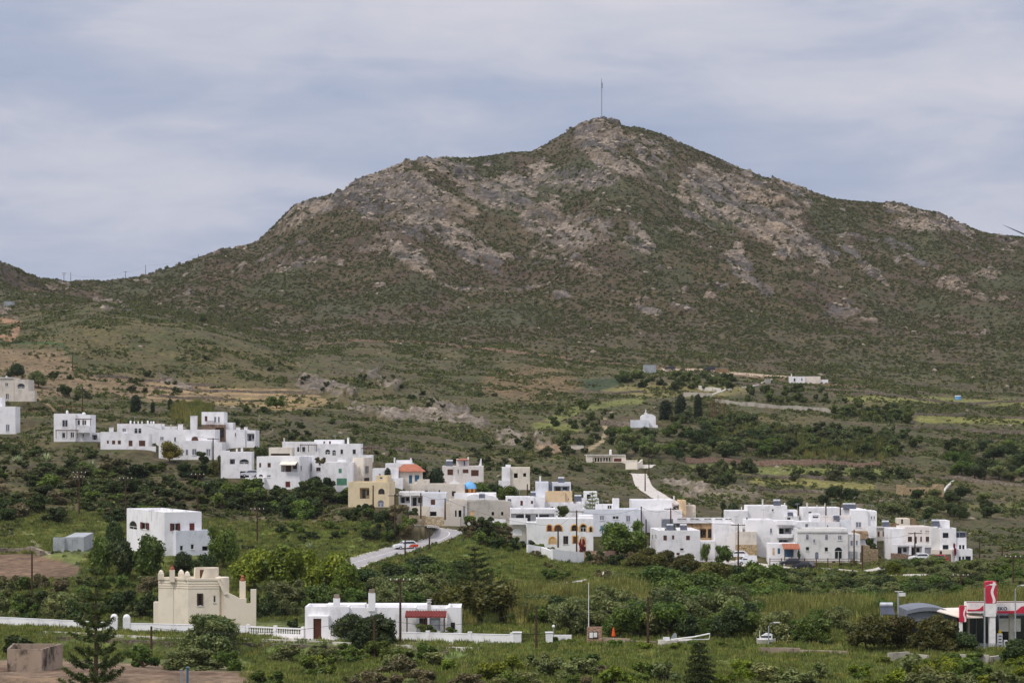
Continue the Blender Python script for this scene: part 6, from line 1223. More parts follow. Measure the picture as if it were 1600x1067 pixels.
Y = 297; mb = MB(); mb.prism([((1047 - 800) * k, zd), ((1058 - 800) * k, zd), ((1057 - 800) * k, zat(989.5, Y)), ((1054.5 - 800) * k, zat(988, Y)), ((1052 - 800) * k, zat(990, Y))], (0, Y), (1, 0), (0, -1), -.12, .12); mb.build('fin', 'greymetal', r_)
mb = MB(); mb.tube([((1048 - 800) * k, Y - .4, zat(998.5, Y)), ((1085 - 800) * k, Y - .4, zat(994, Y)), ((1109 - 800) * k, Y - .4, zat(989, Y))], .1, 8); mb.build('mast', 'frame', r_)
mb = MB(); mb.tube([((1080 - 800) * k, Y - .2, zat(999, Y)), ((1108 - 800) * k, Y - .2, zat(998, Y))], .09, 6); mb.tube([((1109 - 800) * k, Y - .4, zat(989, Y)), ((1107.5 - 800) * k, Y - .3, zat(998, Y))], .06, 6); mb.build('boom', 'frame', r_)
mb = MB(); mb.fbox((0, Y), (1, 0), (0, -1), (1036 - 800) * k, (1046 - 800) * k, zd, zd + .35, -.5, .5); mb.build('cabin', 'carwhite', r_)
for px in (1036, 1062, 1078): mb = MB(); mb.box(((px - 800) * k, Y, zd - 1.3), .12, .5, .5); mb.build('cradle_leg', 'greymetal', r_)
r_, k, zd = boat(1183, 1212, 998, 298, 'short white cabin boat propped on a stand at the yard wall', keel=False, flipx=-1); Y = 298
mb = MB(); mb.prism([((1186 - 800) * k, zd), ((1206 - 800) * k, zd), ((1206 - 800) * k, zat(990, Y)), ((1198 - 800) * k, zat(988.5, Y)), ((1190 - 800) * k, zat(993, Y))], (0, Y), (1, 0), (0, -1), -.6, .6); mb.build('cabin', 'carwhite', r_)
mb = MB(); mb.fbox((0, Y), (1, 0), (0, -1), (1188 - 800) * k, (1204 - 800) * k, zd + .25, zd + .45, .603, .63); mb.build('window_band', 'glass', r_)
mb = MB(); mb.tube([((1187 - 800) * k, Y, zd), ((1187 - 800) * k, Y, zat(985, Y))], .035, 5); mb.build('antenna', 'frame', r_)
for px in (1189, 1205): mb = MB(); mb.box(((px - 800) * k, Y, zd - 1.3), .12, .4, .6); mb.build('stand_leg', 'greymetal', r_)
# notice board
Y = 299; k = Y / F; X = lambda px: (px - 800) * k
root = thing('notice_board', 'pink stone panel with a framed white notice beside the flagpole', 'notice board', (X(928), Y, 0)); mb = MB(); mb.fbox((0, Y), (1, 0), (0, -1), X(917), X(940.5), -.3, zat(979, Y), -.4, 0); mb.build('stone_panel', 'pinkstone', root)
mb = MB(); mb.fbox((0, Y), (1, 0), (0, -1), X(920), X(934), zat(997, Y), zat(986.5, Y), .003, .05); nb_ = mb.build('frame', 'dark', root); mb = MB(); mb.fbox((0, Y), (1, 0), (0, -1), X(921), X(926.5), zat(996, Y), zat(987.5, Y), .053, .07); mb.fbox((0, Y), (1, 0), (0, -1), X(927.5), X(933), zat(995, Y), zat(987.5, Y), .053, .07); mb.build('notice', 'signwhite', nb_)
root = thing('flagpole', 'bare white flagpole rising behind the pink notice board', 'flagpole', (X(920), Y + .6, 0)); mb = MB(); mb.tube([(X(920), Y + .6, 0), (X(920), Y + .6, zat(911, Y))], [.07, .045], 7); mb.build('pole', 'frame', root); mb = MB(); mb.lathe((X(920), Y + .6, zat(911, Y)), [(0, -.08), (.08, 0), (0, .08)], 8); mb.build('finial', 'frame', root)
root = thing('parasol', 'closed orange parasol right of the pink notice board', 'parasol', (X(958), Y - 1, 0)); mb = MB(); mb.tube([(X(958), Y - 1, 0), (X(958), Y - 1, 1.2)], .04, 6); mb.build('pole', 'frame', root); mb = MB(); mb.lathe((X(958), Y - 1, 0), [(.05, 1.0), (.26, 1.15), (.2, 1.5), (.13, 1.9), (.03, 2.25)], 9); mb.build('canopy', 'umbrella', root)
# concrete cistern in the lower left, blue and grey posts
Y = 262; k = Y / F; root = thing('cistern', 'weathered open concrete cistern in the lower left', 'cistern', ((40 - 800) * k, Y, -1)); mb = MB(); zt = zat(1013.5, Y); a = ((11 - 800) * k, Y); b = ((66 - 800) * k, Y - .3); c_ = ((98 - 800) * (Y + 7) / F, Y + 7); e_ = ((20 - 800) * (Y + 7) / F, Y + 7)
for p_, q_ in ((a, b), (b, c_), (c_, e_), (e_, a)): L_ = math.hypot(q_[0] - p_[0], q_[1] - p_[1]); d = ((q_[0] - p_[0]) / L_, (q_[1] - p_[1]) / L_); mb.fbox(p_, d, (d[1], -d[0]), .0, L_ - .001, -2.5, zt + random.Random(L_).uniform(-.02, .02), -.25, 0)
mb.build('wall', 'rawconcrete', root)
for px, yt, mat, lb in ((293, 1042, 'brightblue', 'blue painted post at the lower left edge of the soil'), (283.5, 1046, 'greymetal', 'grey post beside the blue one')):
    Y = 228; k = Y / F; x = (px - 800) * k; z = float(Hxy(x, Y)); root = thing('post', lb, 'post', (x, Y, z)); mb = MB(); mb.box((x, Y, (z + zat(yt, Y)) / 2), .09, .09, (zat(yt, Y) - z) / 2, .3); mb.build('shaft', 'blue' if 'blue painted' in lb else mat, root); mb = MB(); mb.box((x, Y, zat(yt, Y) + .02), .12, .12, .02, .3); mb.build('cap', mat, root)
# summit mast, hut and railing
x, Y, z = gp(940, 196, 1300); Y = 1556; x = ray(940, Y)[0]; z = float(Hxy(x, Y)); root = thing('radio_mast', 'thin tall radio mast on the summit of the mountain', 'mast', (x, Y, z)); mb = MB(); zt = zat(123, Y)
for a_ in (0, 2.09, 4.19): mb.tube([(x + .28 * math.cos(a_), Y + .28 * math.sin(a_), z - 1), (x + .24 * math.cos(a_), Y + .24 * math.sin(a_), zt - 2)], .1, 5)
for i in range(24):
    z0 = z + (zt - 2 - z) * i / 24; z1 = z + (zt - 2 - z) * (i + 1) / 24
    for q in range(3): a_, b_ = 2.09 * q, 2.09 * (q + 1); mb.tube([(x + .27 * math.cos(a_), Y + .27 * math.sin(a_), z0), (x + .27 * math.cos(b_), Y + .27 * math.sin(b_), z1)], .05, 4)
mb.build('lattice', 'greymetal', root); mb = MB(); mb.tube([(x, Y, zt - 2.2), (x, Y, zt)], .16, 6); mb.box((x + .3, Y, zat(134, Y)), .35, .3, 1.6); mb.build('antenna', 'slate', root)
Y = 1552; x = ray(948.5, Y)[0]; z = float(Hxy(x, Y)); root = thing('summit_hut', 'small beige hut right of the radio mast on the summit', 'hut', (x, Y, z)); mb = MB(); mb.box((x, Y, zat(190.5, Y) - 1), 2.0, 1.6, (zat(187, Y) - zat(194, Y)) / 2 + 1); mb.build('wall', 'cream', root); mb = MB(); mb.box((x, Y, zat(187, Y) + .12), 2.2, 1.8, .1); mb.build('roof', 'tan', root)
Y = 1535; root = thing('summit_railing', 'short pale railing just below the summit', 'railing', (*ray(962, Y), float(Hxy(*ray(962, Y))))); mb = MB(); a = ray(961, Y)
for i in range(5): mb.fbox(a, (1, 0), (0, -1), i * .85, i * .85 + .18, zat(205, Y) - 2, zat(199, Y), -.1, .1)
mb.build('posts', 'frame', root); mb = MB(); mb.fbox(a, (1, 0), (0, -1), 0, 3.6, zat(199.6, Y), zat(198.8, Y), -.15, .15); mb.build('handrail', 'frame', root)
# wind turbine beyond the right edge, one blade reaching into view
Y = 2100; hx, hz_ = (1672 - 800) / F * Y, zat(398, Y); root = thing('wind_turbine', 'wind turbine whose dark blade tip reaches in at the right edge', 'wind turbine', (hx, Y, 0)); mb = MB(); mb.tube([(hx, Y, -5), (hx, Y, hz_ - 1.5)], [2.2, 1.3], 14); mb.build('tower', 'turbine', root)
mb = MB(); mb.box((hx, Y + 2, hz_), 1.8, 5, 1.8); mb.build('nacelle', 'turbine', root); mb = MB(); mb.lathe((hx, Y - 3.4, hz_), [(0, -1.5), (1.5, 0), (0, 1.5)], 10); mb.build('hub', 'turbine', root)
a0 = math.atan2(zat(352, Y) - hz_, (1566 - 1672) / F * Y)
for q in range(3):
    a_ = a0 + q * 2.0944; R_ = math.hypot(zat(352, Y) - hz_, (1566 - 1672) / F * Y); ux, uz = math.cos(a_), math.sin(a_); vx, vz = -uz, ux; mb = MB(); pr = [(2, .8), (8, 2.2), (R_ * .5, 1.5), (R_ * .85, .7), (R_, .12)]
    tp = [(hx + ux * r + vx * w * .75, hz_ + uz * r + vz * w * .75) for r, w in pr]; bt = [(hx + ux * r - vx * w * .35, hz_ + uz * r - vz * w * .35) for r, w in pr][::-1]
    mb.prism(tp + bt, (0, Y - 3.4), (1, 0), (0, -1), -.3, .3); mb.build('blade', 'turbine', root)
# far yard objects
def crate(name, label, cat, px0, px1, yt, yb, mat, D, extra=None):
    xc, Y, z = gp((px0 + px1) / 2, yb, 400); k = Y / F; w = (px1 - px0) * k / 2; zt = zat(yt, Y); root = thing(name, label, cat, (xc, Y, z)); mb = MB(); mb.box((xc, Y + D / 2, (z + zt) / 2 - .2), w, D / 2, (zt - z) / 2 + .2); mb.build('body', mat, root)
    mb = MB()
    for i in range(9): mb.box((xc - w + (i + .5) * w * 2 / 9, Y - .04, (z + zt) / 2), w / 30, .04, (zt - z) / 2 - .1)
    mb.build('ribs', mat, root); mb = MB(); mb.box((xc, Y + D / 2, zt + .05), w * 1.02, D / 2 + .1, .05); mb.build('roof', 'greymetal', root); return root
crate('storage_container', 'grey storage container at the left end of the upper yard', 'container', 1006, 1025, 570, 583, 'metal', 5); crate('farm_shed', 'small grey roofed shed on the track in front of the farm building', 'shed', 1196, 1204, 592, 601, 'grey', 3)
crate('farm_shed', 'low brownish shed on the upper track right of the dark vehicle', 'shed', 1118, 1138, 575, 582, 'brownwall', 4); crate('white_shed', 'white crumbling shed with agaves left of the villa', 'shed', 893, 912, 696, 702, 'cream', 3)
crate('farm_shed', 'pale small building at the far left edge under the skyline', 'shed', 6, 19, 471, 479, 'metal', 5)
x, Y, z = gp(1497, 624, 500); k = Y / F; root = thing('water_tank', 'blue round water tank in the fields on the right', 'water tank', (x, Y, z)); mb = MB(); mb.lathe((x, Y, z - .3), [(0, 0), (5 * k, 0), (5 * k, 6.2 * k)], 16); mb.build('tank', 'brightblue', root); mb = MB(); mb.lathe((x, Y, z - .3 + 6.2 * k), [(5.2 * k, .003), (4.6 * k, 1.1 * k), (0, 1.3 * k)], 16); mb.build('lid', 'frame', root)
for pts, lb in (([(1113, 618), (1130, 612), (1142, 609)], 'short pale concrete ramp strip above the cypresses'), ([(1160, 606), (1190, 600), (1206, 594)], 'white strip of track climbing to the farm'), ([(1474, 770), (1482, 760), (1490, 753)], 'white stepped wall right of the ruin')): wall_line('track_wall', lb, pts, .5, 'kerbwhite', Ymin=500, thick=.6)

# ------------------------------------------------------------ television aerials on the roofs
for px, yt, yb, Y, lb in ((237, 796, 803, 404, 'tallest aerial on the white house with red shutters'), (270, 794, 802, 404, 'middle aerial on the white house with red shutters'), (291, 797, 803, 404, 'right aerial on the white house with red shutters'), (524, 680, 690, 545, 'aerial on the long white upper house'), (1193, 795, 806, 500, 'aerial on the stepped white upper house'), (1246, 786, 800, 500, 'aerial between the two long roofs'),
  (1300, 783, 796, 500, 'aerial on the long white roofline'), (1362, 788, 800, 496, 'aerial at the end of the long white roofline'), (941, 780, 796, 492, 'aerial on the step turret house'), (1150, 806, 820, 484, 'aerial over the blank white cube'), (812, 764, 776, 498, 'aerial on the plants terrace'), (758, 772, 784, 476, 'aerial on the grey beige house'), (1445, 812, 824, 482, 'aerial on the modern white house'), (1290, 806, 818, 486, 'aerial above the long two storey house'), (1085, 800, 810, 494, 'aerial on the ochre gallery'), (210, 650, 664, 574, 'aerial on the knobbed parapet house'), (640, 758, 770, 490, 'aerial on the porch house')):
    x, _ = ray(px, Y); z = zat(yb, Y); zt = zat(yt, Y); root = thing('aerial', lb, 'aerial', (x, Y, z), 0, 'roof aerials'); mb = MB(); mb.tube([(x, Y, z - 1.2), (x, Y, zt)], .03, 5); mb.build('mast', 'galv', root); mb = MB(); mb.box((x, Y, zt - .15), .5, .02, .02)
    for u in (-.4, -.15, .1, .35): mb.box((x + u, Y - .03, zt - .15), .015, .02, .22)
    mb.build('antenna', 'galv', root)
# ------------------------------------------------------------ foliage meshes
def leaves(rs, cen, rad, n, s, up=.25, asp=.55, shell=(.62, 1.06), flat_=1.0):
    cen = np.asarray(cen, float); rad = np.asarray(rad, float); w = rad ** 2; b = rs.choice(len(cen), n, p=w / w.sum())
    d = rs.normal(size=(n, 3)); d[:, 2] += up; d /= np.linalg.norm(d, axis=1)[:, None]
    p = cen[b] + d * (rad[b] * rs.uniform(*shell, n))[:, None] * np.array([1, 1, flat_])
    nn = d + rs.normal(size=(n, 3)) * .75; nn /= np.linalg.norm(nn, axis=1)[:, None]
    t = np.cross(nn, rs.normal(size=(n, 3))); t /= np.linalg.norm(t, axis=1)[:, None]; q = np.cross(nn, t)
    sz = s * rs.uniform(.55, 1.35, n)[:, None]; t = t * sz; q = q * sz * asp
    return np.stack([p - t, p - q * .9, p + t, p + q * .9], 1).reshape(-1, 3)
def leafmesh(name, co, mats, extra=None):
    f = np.arange(len(co)).reshape(-1, 4); return mesh_np(name, co, f, mats)
def tubes(P):                                         # list of (points, radii) to quads arrays
    mb = MB()
    for pts, r in P: mb.tube(pts, r, 6, cap=False)
    return np.array(mb.v)
PROTO = {}
def add_proto(key, H, Wd, crown, trunk):
    PROTO[key] = (H, Wd, leafmesh('crown', crown, ['leaf_mid']), mesh_np('trunk', trunk, np.arange(len(trunk)).reshape(-1, 4), ['bark']) if trunk is not None else None)
def mk_tree(key, seed, H=6, Wd=6, nb=16, n=3400, s=.26, trunk_h=.3, bottom=.32, core=True, asp=.55, mid_=.55):
    rs = np.random.RandomState(seed); cen = []; rad = []
    for i in range(nb):
        a = rs.uniform(0, 6.28); rr = Wd * .5 * rs.uniform(.0, .72) ** .7; z = H * rs.uniform(bottom, .84); shp = 1 - abs((z / H - mid_)) * .9; cen.append((rr * math.cos(a) * shp, rr * math.sin(a) * shp, z)); rad.append(rs.uniform(.14, .24) * min(Wd, H))
    co = leaves(rs, cen, rad, n, s, asp=asp); co = np.concatenate([co, leaves(rs, cen, np.array(rad) * .6, n // 4, s * 1.8, asp=.8)])
    zmax = co[:, 2].max(); co[:, 2] *= H / zmax; P = [([(0, 0, -.4), (.08, .03, H * trunk_h * .5), (.02, .1, H * trunk_h)], [.2, .15, .12])]
    for c in cen[:7]: P.append(([(.02, .1, H * trunk_h), (c[0] * .5, c[1] * .5, H * trunk_h + (c[2] - H * trunk_h) * .5), (c[0], c[1], c[2])], [.1, .07, .03]))
    add_proto(key, H, Wd, co, tubes(P))
for i in range(3): mk_tree('broad%d' % i, 10 + i, 6.5, 6.5, 16, 3600, .25)
for i in range(3): mk_tree('olive%d' % i, 20 + i, 4.2, 5, 13, 3000, .19, .28, .25, asp=.4)
for i in range(4): mk_tree('bush%d' % i, 30 + i, 2.0, 3.2, 11, 2000, .14, .1, .12, asp=.5)
mk_tree('dome0', 71, 4.2, 5.6, 40, 9500, .17, .2, .03, asp=.5, mid_=.25)
for i in range(2): mk_tree('airy%d' % i, 60 + i, 6, 6.5, 22, 2300, .27, .4, .3)
rs = np.random.RandomState(5)
for i in range(2): zz = np.linspace(.5, 7.4, 12); add_proto('cypress%d' % i, 8, 2.2, leaves(rs, [(rs.uniform(-.15, .15), rs.uniform(-.15, .15), z) for z in zz], [1.05 * math.sin(min(1, (8.3 - z) / 3.2) * 1.57) for z in zz], 3200, .22, asp=.4), tubes([([(0, 0, -.4), (0, 0, 1)], [.15, .12])]))
zz = np.linspace(1, 7, 8); add_proto('dry0', 8, 3, leaves(rs, [(rs.uniform(-.7, .7), rs.uniform(-.5, .5), z) for z in zz], [.7] * 8, 420, .2, asp=.25), tubes([([(x_, 0, -.4), (x_ * 1.1, .1, 7)], [.1, .03]) for x_ in (-1, -.4, .2, .8, 1.2)]))
def mk_norfolk(key, H, blen, nw, seed, dens=70, droop=.0, bare=.15, sag=.1, tuft=.3, nbr=6, start=.12, s=.13):
    rs = np.random.RandomState(seed); P = [([(0, 0, -.5), (0, 0, H * .5), (0, 0, H)], [.2 + H * .006, .13, .03])]; cen = []; rad = []
    for k_ in range(nw):
        z = H * (start + (1 - start) * (k_ + .3) / nw); fr = 1 - (z / H - start) / (1 - start); bl = blen * (fr ** .75) * rs.uniform(.85, 1.05) + .25
        for b in range(nbr):
            a = 6.28 * (b + .5 * (k_ % 2)) / nbr + rs.uniform(-.2, .2); l_ = bl * rs.uniform(.75, 1.1); tip = sag * l_ * rs.uniform(.6, 1.4); pts = [(0, 0, z), (math.cos(a) * l_ * .5, math.sin(a) * l_ * .5, z - l_ * droop * .5 + tip * .2), (math.cos(a) * l_, math.sin(a) * l_, z - l_ * droop + tip)]; P.append((pts, [.05, .04, .02]))
            for t in np.linspace(bare + .15, 1, max(2, int(l_ / .3))): cen.append((math.cos(a) * l_ * t, math.sin(a) * l_ * t, z + (tip - l_ * droop) * t * t + rs.uniform(-.05, .05))); rad.append(tuft * (.6 + .5 * math.sin(t * 3)))
    co = leaves(rs, cen, rad, int(len(cen) * dens / 8), s, asp=.3, shell=(.1, 1.0), flat_=.6, up=.4); add_proto(key, H, blen * 2, co, tubes(P))
mk_norfolk('norfolk_big', 15, 3.3, 10, 3, dens=460, bare=.22, sag=.5, tuft=.46, nbr=6, start=.02, s=.17)
mk_norfolk('norfolk_dense', 8, 3.2, 12, 4, dens=420, bare=.0, sag=.05, droop=.12, tuft=.5, nbr=8, start=.05, s=.16)
mk_norfolk('norfolk_open', 9, 3.2, 9, 6, dens=300, bare=.2, sag=.3, tuft=.36, nbr=7, start=.2, s=.13)
rs = np.random.RandomState(9)       # agave and palm rosettes
def rosette(key, H, n, w, curl):
    q = []
    for i in range(n):
        a = rs.uniform(0, 6.28); e = rs.uniform(.25, 1.4); d = np.array([math.cos(a) * math.cos(e), math.sin(a) * math.cos(e), math.sin(e)]); sd_ = np.array([-math.sin(a), math.cos(a), 0]) * w; m_ = d * H * .55; t = d * H + np.array([0, 0, -curl * H * (1 - math.sin(e))]); q += [np.zeros(3), m_ - sd_, t, m_ + sd_]
    return np.array(q)
add_proto('agave0', 1.8, 3.0, rosette('a', 1.8, 34, .12, .1), None)
pl_ = rosette('p', 1.6, 60, .12, .8); pl_[:, 2] += 2.6; add_proto('palm0', 4, 3.2, pl_, tubes([([(0, 0, -.3), (.05, 0, 2.6)], [.22, .16])]))
# ------------------------------------------------------------ single plants and trees
CNT = {}
R_ = random.Random(77)
def plant(kind, px, yt, yb, w, mat, label, Y=None, name=None, cat=None, group=None, Ymin=200, loc=None):
    keys = [k_ for k_ in PROTO if k_ == kind or k_.rstrip('0123456789') == kind]; key = keys[R_.randrange(len(keys))]; H, Wd, cm, tm = PROTO[key]
    if loc: x, Y, z = loc
    elif Y is None: x, Y, z = gp(px, yb, Ymin)
    else:
        x = (px - 800) / F * Y; z = float(Hxy(x, Y))
        if (kind == 'bush' or label.startswith('potted')) and zat(yb, Y) > z + .8: z = zat(yb, Y)
    top = zat(yt, Y); h = max(top - z, .5); sw = w * Y / F / Wd; sh = h / H
    nm = name or {'broad': 'tree', 'airy': 'tree', 'olive': 'olive_tree', 'bush': 'bush', 'dome': 'round_bush', 'cypress': 'cypress', 'dry': 'dead_tree', 'norfolk_big': 'norfolk_pine', 'norfolk_dense': 'norfolk_pine', 'norfolk_open': 'norfolk_pine', 'agave': 'agave', 'palm': 'palm'}[kind]
    root = bpy.data.objects.new(nm, None); COL.objects.link(root); root.location = (x, Y, z - .05 * h); root.rotation_euler = (0, 0, R_.uniform(0, 6.28)); root.scale = (sw, sw, sh)
    tag(root, label, cat or nm.replace('_', ' '), group)
    c = bpy.data.objects.new('crown' if nm != 'bush' else 'foliage', cm); COL.objects.link(c); c.parent = root; c.material_slots[0].link = 'OBJECT'; c.material_slots[0].material = MATS[mat]
    if tm and nm not in ('agave',): t = bpy.data.objects.new('trunk' if nm != 'bush' else 'stem', tm); COL.objects.link(t); t.parent = root
    return root
SINGLE = [
 ('norfolk_big', 150, 868, 1085, 118, 'leaf_pine', 'tall sparse norfolk pine with upswept branches in the lower left foreground', 232), ('norfolk_dense', 1093, 993, 1092, 92, 'leaf_pine', 'small dense dark norfolk pine at the bottom edge right of centre', 214), ('norfolk_open', 742, 846, 930, 104, 'leaf_pine', 'norfolk pine rising behind the yellowish tree at the centre', 352),
 ('norfolk_open', 926, 764, 806, 42, 'leaf_agave', 'pale green norfolk pine among the village roofs', 497),
 ('broad', 742, 898, 996, 118, 'leaf_rust', 'big yellow brown tree right of the bungalow', 330), ('broad', 700, 915, 985, 60, 'leaf_rust', 'smaller yellow brown tree leaning against the bungalow side', 338),
 ('broad', 181, 803, 866, 40, 'leaf_dark', 'very dark tree at the left corner of the white house with red shutters', 393), ('airy', 158, 830, 888, 52, 'leaf_mid', 'leafy tree over the grey shed with slim trunks', 388), ('airy', 190, 838, 897, 50, 'leaf_dark', 'dark garden tree with visible trunks below the very dark one', 382), ('airy', 232, 826, 900, 62, 'leaf_mid', 'garden tree with a forked trunk in front of the white house with red shutters', 380),
 ('broad', 282, 858, 896, 42, 'leaf_dark', 'low dark tree under the pale terrace block', 384), ('broad', 318, 860, 898, 40, 'leaf_dark', 'low dark tree right of the one under the terrace block', 382), ('broad', 349, 814, 874, 58, 'leaf_mid', 'round green tree at the right corner of the terrace block', 394),
 ('broad', 398, 848, 935, 78, 'leaf_lime', 'leftmost bright green tree of the row behind the castle like house', 372), ('broad', 452, 842, 935, 86, 'leaf_lime', 'tallest bright green tree of the row, second from the left', 368), ('broad', 507, 850, 938, 82, 'leaf_lime', 'third bright green tree of the row behind the bungalow', 366), ('broad', 548, 872, 942, 64, 'leaf_lime', 'rightmost bright green tree of the row, yellowish below', 362),
 ('dome', 330, 953, 1014, 112, 'leaf_olive', 'big round olive grey bush before the boundary wall', 300), ('dome', 585, 955, 1022, 92, 'leaf_dark', 'dark leaning tree in front of the bungalow', 297), ('broad', 545, 952, 985, 60, 'leaf_dark', 'dark shrubby tree against the bungalow wall', 305), ('bush', 668, 972, 992, 52, 'leaf_mid', 'light green shrub under the red tiled porch', 303), ('bush', 702, 978, 992, 36, 'leaf_mid', 'small shrub at the right corner of the bungalow', 303),
 ('dome', 300, 1008, 1052, 120, 'leaf_olive', 'wide olive bush below the retaining wall', 272), ('bush', 222, 1004, 1046, 70, 'leaf_mid', 'green bush beside the pole below the boundary wall', 276), ('bush', 30, 990, 1036, 90, 'leaf_dark', 'dark bush behind the concrete cistern', 285), ('bush', 370, 1012, 1058, 70, 'leaf_mid', 'green bush right of the wide olive bush', 268),
 ('dome', 1215, 950, 1014, 88, 'leaf_olive', 'big grey green olive tree right of the short cabin boat', 302), ('dome', 1270, 956, 1016, 84, 'leaf_mid', 'round dark green tree right of the big olive', 300), ('broad', 1352, 954, 1036, 84, 'leaf_rust', 'brownish tamarisk left of the broken concrete wall', 288), ('broad', 1402, 954, 1034, 80, 'leaf_rust', 'brownish tamarisk with dark trunks next to the grey hall', 290), ('dome', 1462, 955, 1036, 96, 'leaf_rust', 'rounded olive brown tree in front of the grey hall', 287), ('broad', 1500, 984, 1036, 60, 'leaf_dark', 'low dark tree left of the station fence', 286), ('broad', 1592, 992, 1048, 60, 'leaf_dark', 'dark tree at the right edge below the station', 270),
 ('broad', 676, 722, 758, 46, 'leaf_cypress', 'dense dark pine right of the orange tiled roof', 522), ('cypress', 606, 728, 757, 12, 'leaf_cypress', 'slim cypress left of the orange tiled roof', 512), ('broad', 980, 806, 852, 74, 'leaf_mid', 'big green village tree in front of the blue shuttered house', 476), ('broad', 1052, 812, 832, 32, 'leaf_dark', 'dark round tree left of the ochre gallery', 480), ('airy', 879, 788, 810, 24, 'leaf_mid', 'potted tree on the terrace edge behind the yellow arches house', 480),
 ('broad', 740, 750, 778, 60, 'leaf_mid', 'green trees behind the church dome', 528), ('broad', 800, 756, 782, 50, 'leaf_mid', 'broad green tree below the unfinished pale house', 524), ('broad', 775, 752, 778, 44, 'leaf_dark', 'dark green tree right of the church dome', 530), ('bush', 610, 786, 806, 60, 'leaf_grey', 'brownish shrub at the foot of the cream yellow house', 480),
 ('airy', 1128, 849, 876, 30, 'leaf_mid', 'small street tree left of the parked white cars', 466), ('airy', 1103, 846, 870, 18, 'leaf_mid', 'slim tree at the corner of the two storey cube house', 466), ('bush', 1248, 858, 872, 9, 'leaf_dark', 'climber on the wall right of the tiled awning', 466), ('bush', 1492, 846, 866, 8, 'flower_pink', 'red flowering climber on the three level house', 472), ('bush', 910, 839, 863, 15, 'flower_pink', 'pink bougainvillea on the house with yellow arches', 459),
 ('bush', 1365, 838, 860, 26, 'leaf_dark', 'dark shrub in the gap between the two right groups of houses', 480), ('broad', 1398, 874, 902, 34, 'leaf_lime', 'bright green tree by the lower street', 440), ('broad', 1428, 868, 886, 28, 'leaf_mid', 'round green shrub below the modern white house', 462), ('bush', 1470, 872, 886, 50, 'leaf_mid', 'long green hedge shrub before the red car', 460),
 ('broad', 265, 685, 716, 42, 'flower_yellow', 'yellow flowering bush in front of the large white house', 540), ('bush', 318, 703, 722, 32, 'leaf_dark', 'dark pine shrub below the large white house', 538), ('broad', 345, 708, 736, 30, 'leaf_rust', 'rust tinged tree left of the dark garage', 524), ('broad', 408, 694, 722, 30, 'leaf_dark', 'dark tree behind the garage house', 534), ('palm', 442, 676, 700, 26, 'leaf_grey', 'palm with grey fronds behind the long white upper house', 556), ('bush', 500, 713, 724, 26, 'leaf_grey', 'dry shrub on the terrace of the upper house', 512),
 ('cypress', 211.5, 614, 645, 17, 'leaf_cypress', 'widest cypress above the left hamlet', None), ('cypress', 238.5, 626, 645, 7, 'leaf_cypress', 'smallest cypress above the left hamlet', None), ('cypress', 266, 621, 640, 9, 'leaf_cypress', 'right cypress above the left hamlet', None),
 ('broad', 22, 565, 592, 34, 'leaf_dark', 'dark tree behind the beige house at the left edge', None), ('olive', 60, 575, 606, 34, 'leaf_olive', 'olive tree right of the beige house', None), ('olive', 102, 598, 620, 24, 'leaf_dark', 'dark tree on the dry terraces', None), ('olive', 122, 597, 620, 18, 'leaf_olive', 'grey olive tree beside the dark one on the dry terraces', None), ('broad', 432, 616, 638, 32, 'leaf_mid', 'lone umbrella shaped tree on the golden field', None), ('broad', 315, 487, 505, 16, 'leaf_mid', 'lone bush in the gully left of the mountain', None),
 ('cypress', 1040, 622, 656, 22, 'leaf_cypress', 'left dark cypress behind the tiny chapel', None), ('cypress', 1063.5, 613, 657, 19, 'leaf_cypress', 'tallest dark cypress right of the tiny chapel', None), ('cypress', 1090.5, 612, 655, 14, 'leaf_cypress', 'slim dark cypress before the bare trees', None), ('dry', 1112, 622, 658, 20, 'leaf_dry', 'left bare reddish tree beside the cypresses', None), ('dry', 1125, 616, 660, 22, 'leaf_dry', 'tall bare reddish tree beside the cypresses', None),
 ('broad', 1306, 756, 782, 34, 'leaf_dark', 'left dark tree of the clump above the right village', None), ('broad', 1328, 760, 782, 30, 'leaf_dark', 'right dark tree of the clump above the right village', None), ('broad', 1288, 771, 788, 24, 'leaf_dark', 'low dark tree left of the clump above the right village', None), ('broad', 1245, 776, 796, 30, 'leaf_dark', 'dark tree behind the stepped white house', None), ('broad', 1140, 778, 798, 34, 'leaf_dark', 'dark tree behind the left end of the stepped white house', 520),
 ('agave', 72, 704, 720, 24, 'leaf_agave', 'pale agave on the left slope', None), ('agave', 143, 714, 736, 32, 'leaf_agave', 'largest pale agave clump on the left slope', None), ('agave', 28, 708, 722, 26, 'leaf_agave', 'agave nearest the left edge', None), ('agave', 485, 843, 858, 26, 'leaf_agave', 'pale agave in the meadow above the bright green trees', None), ('agave', 1060, 782, 792, 16, 'leaf_agave', 'agave beside the concrete ramp', None),
]
for (kd, px, yt, yb, w, mt_, lb, Y) in SINGLE: plant(kd, px, yt, yb, w, mt_, lb, Y)
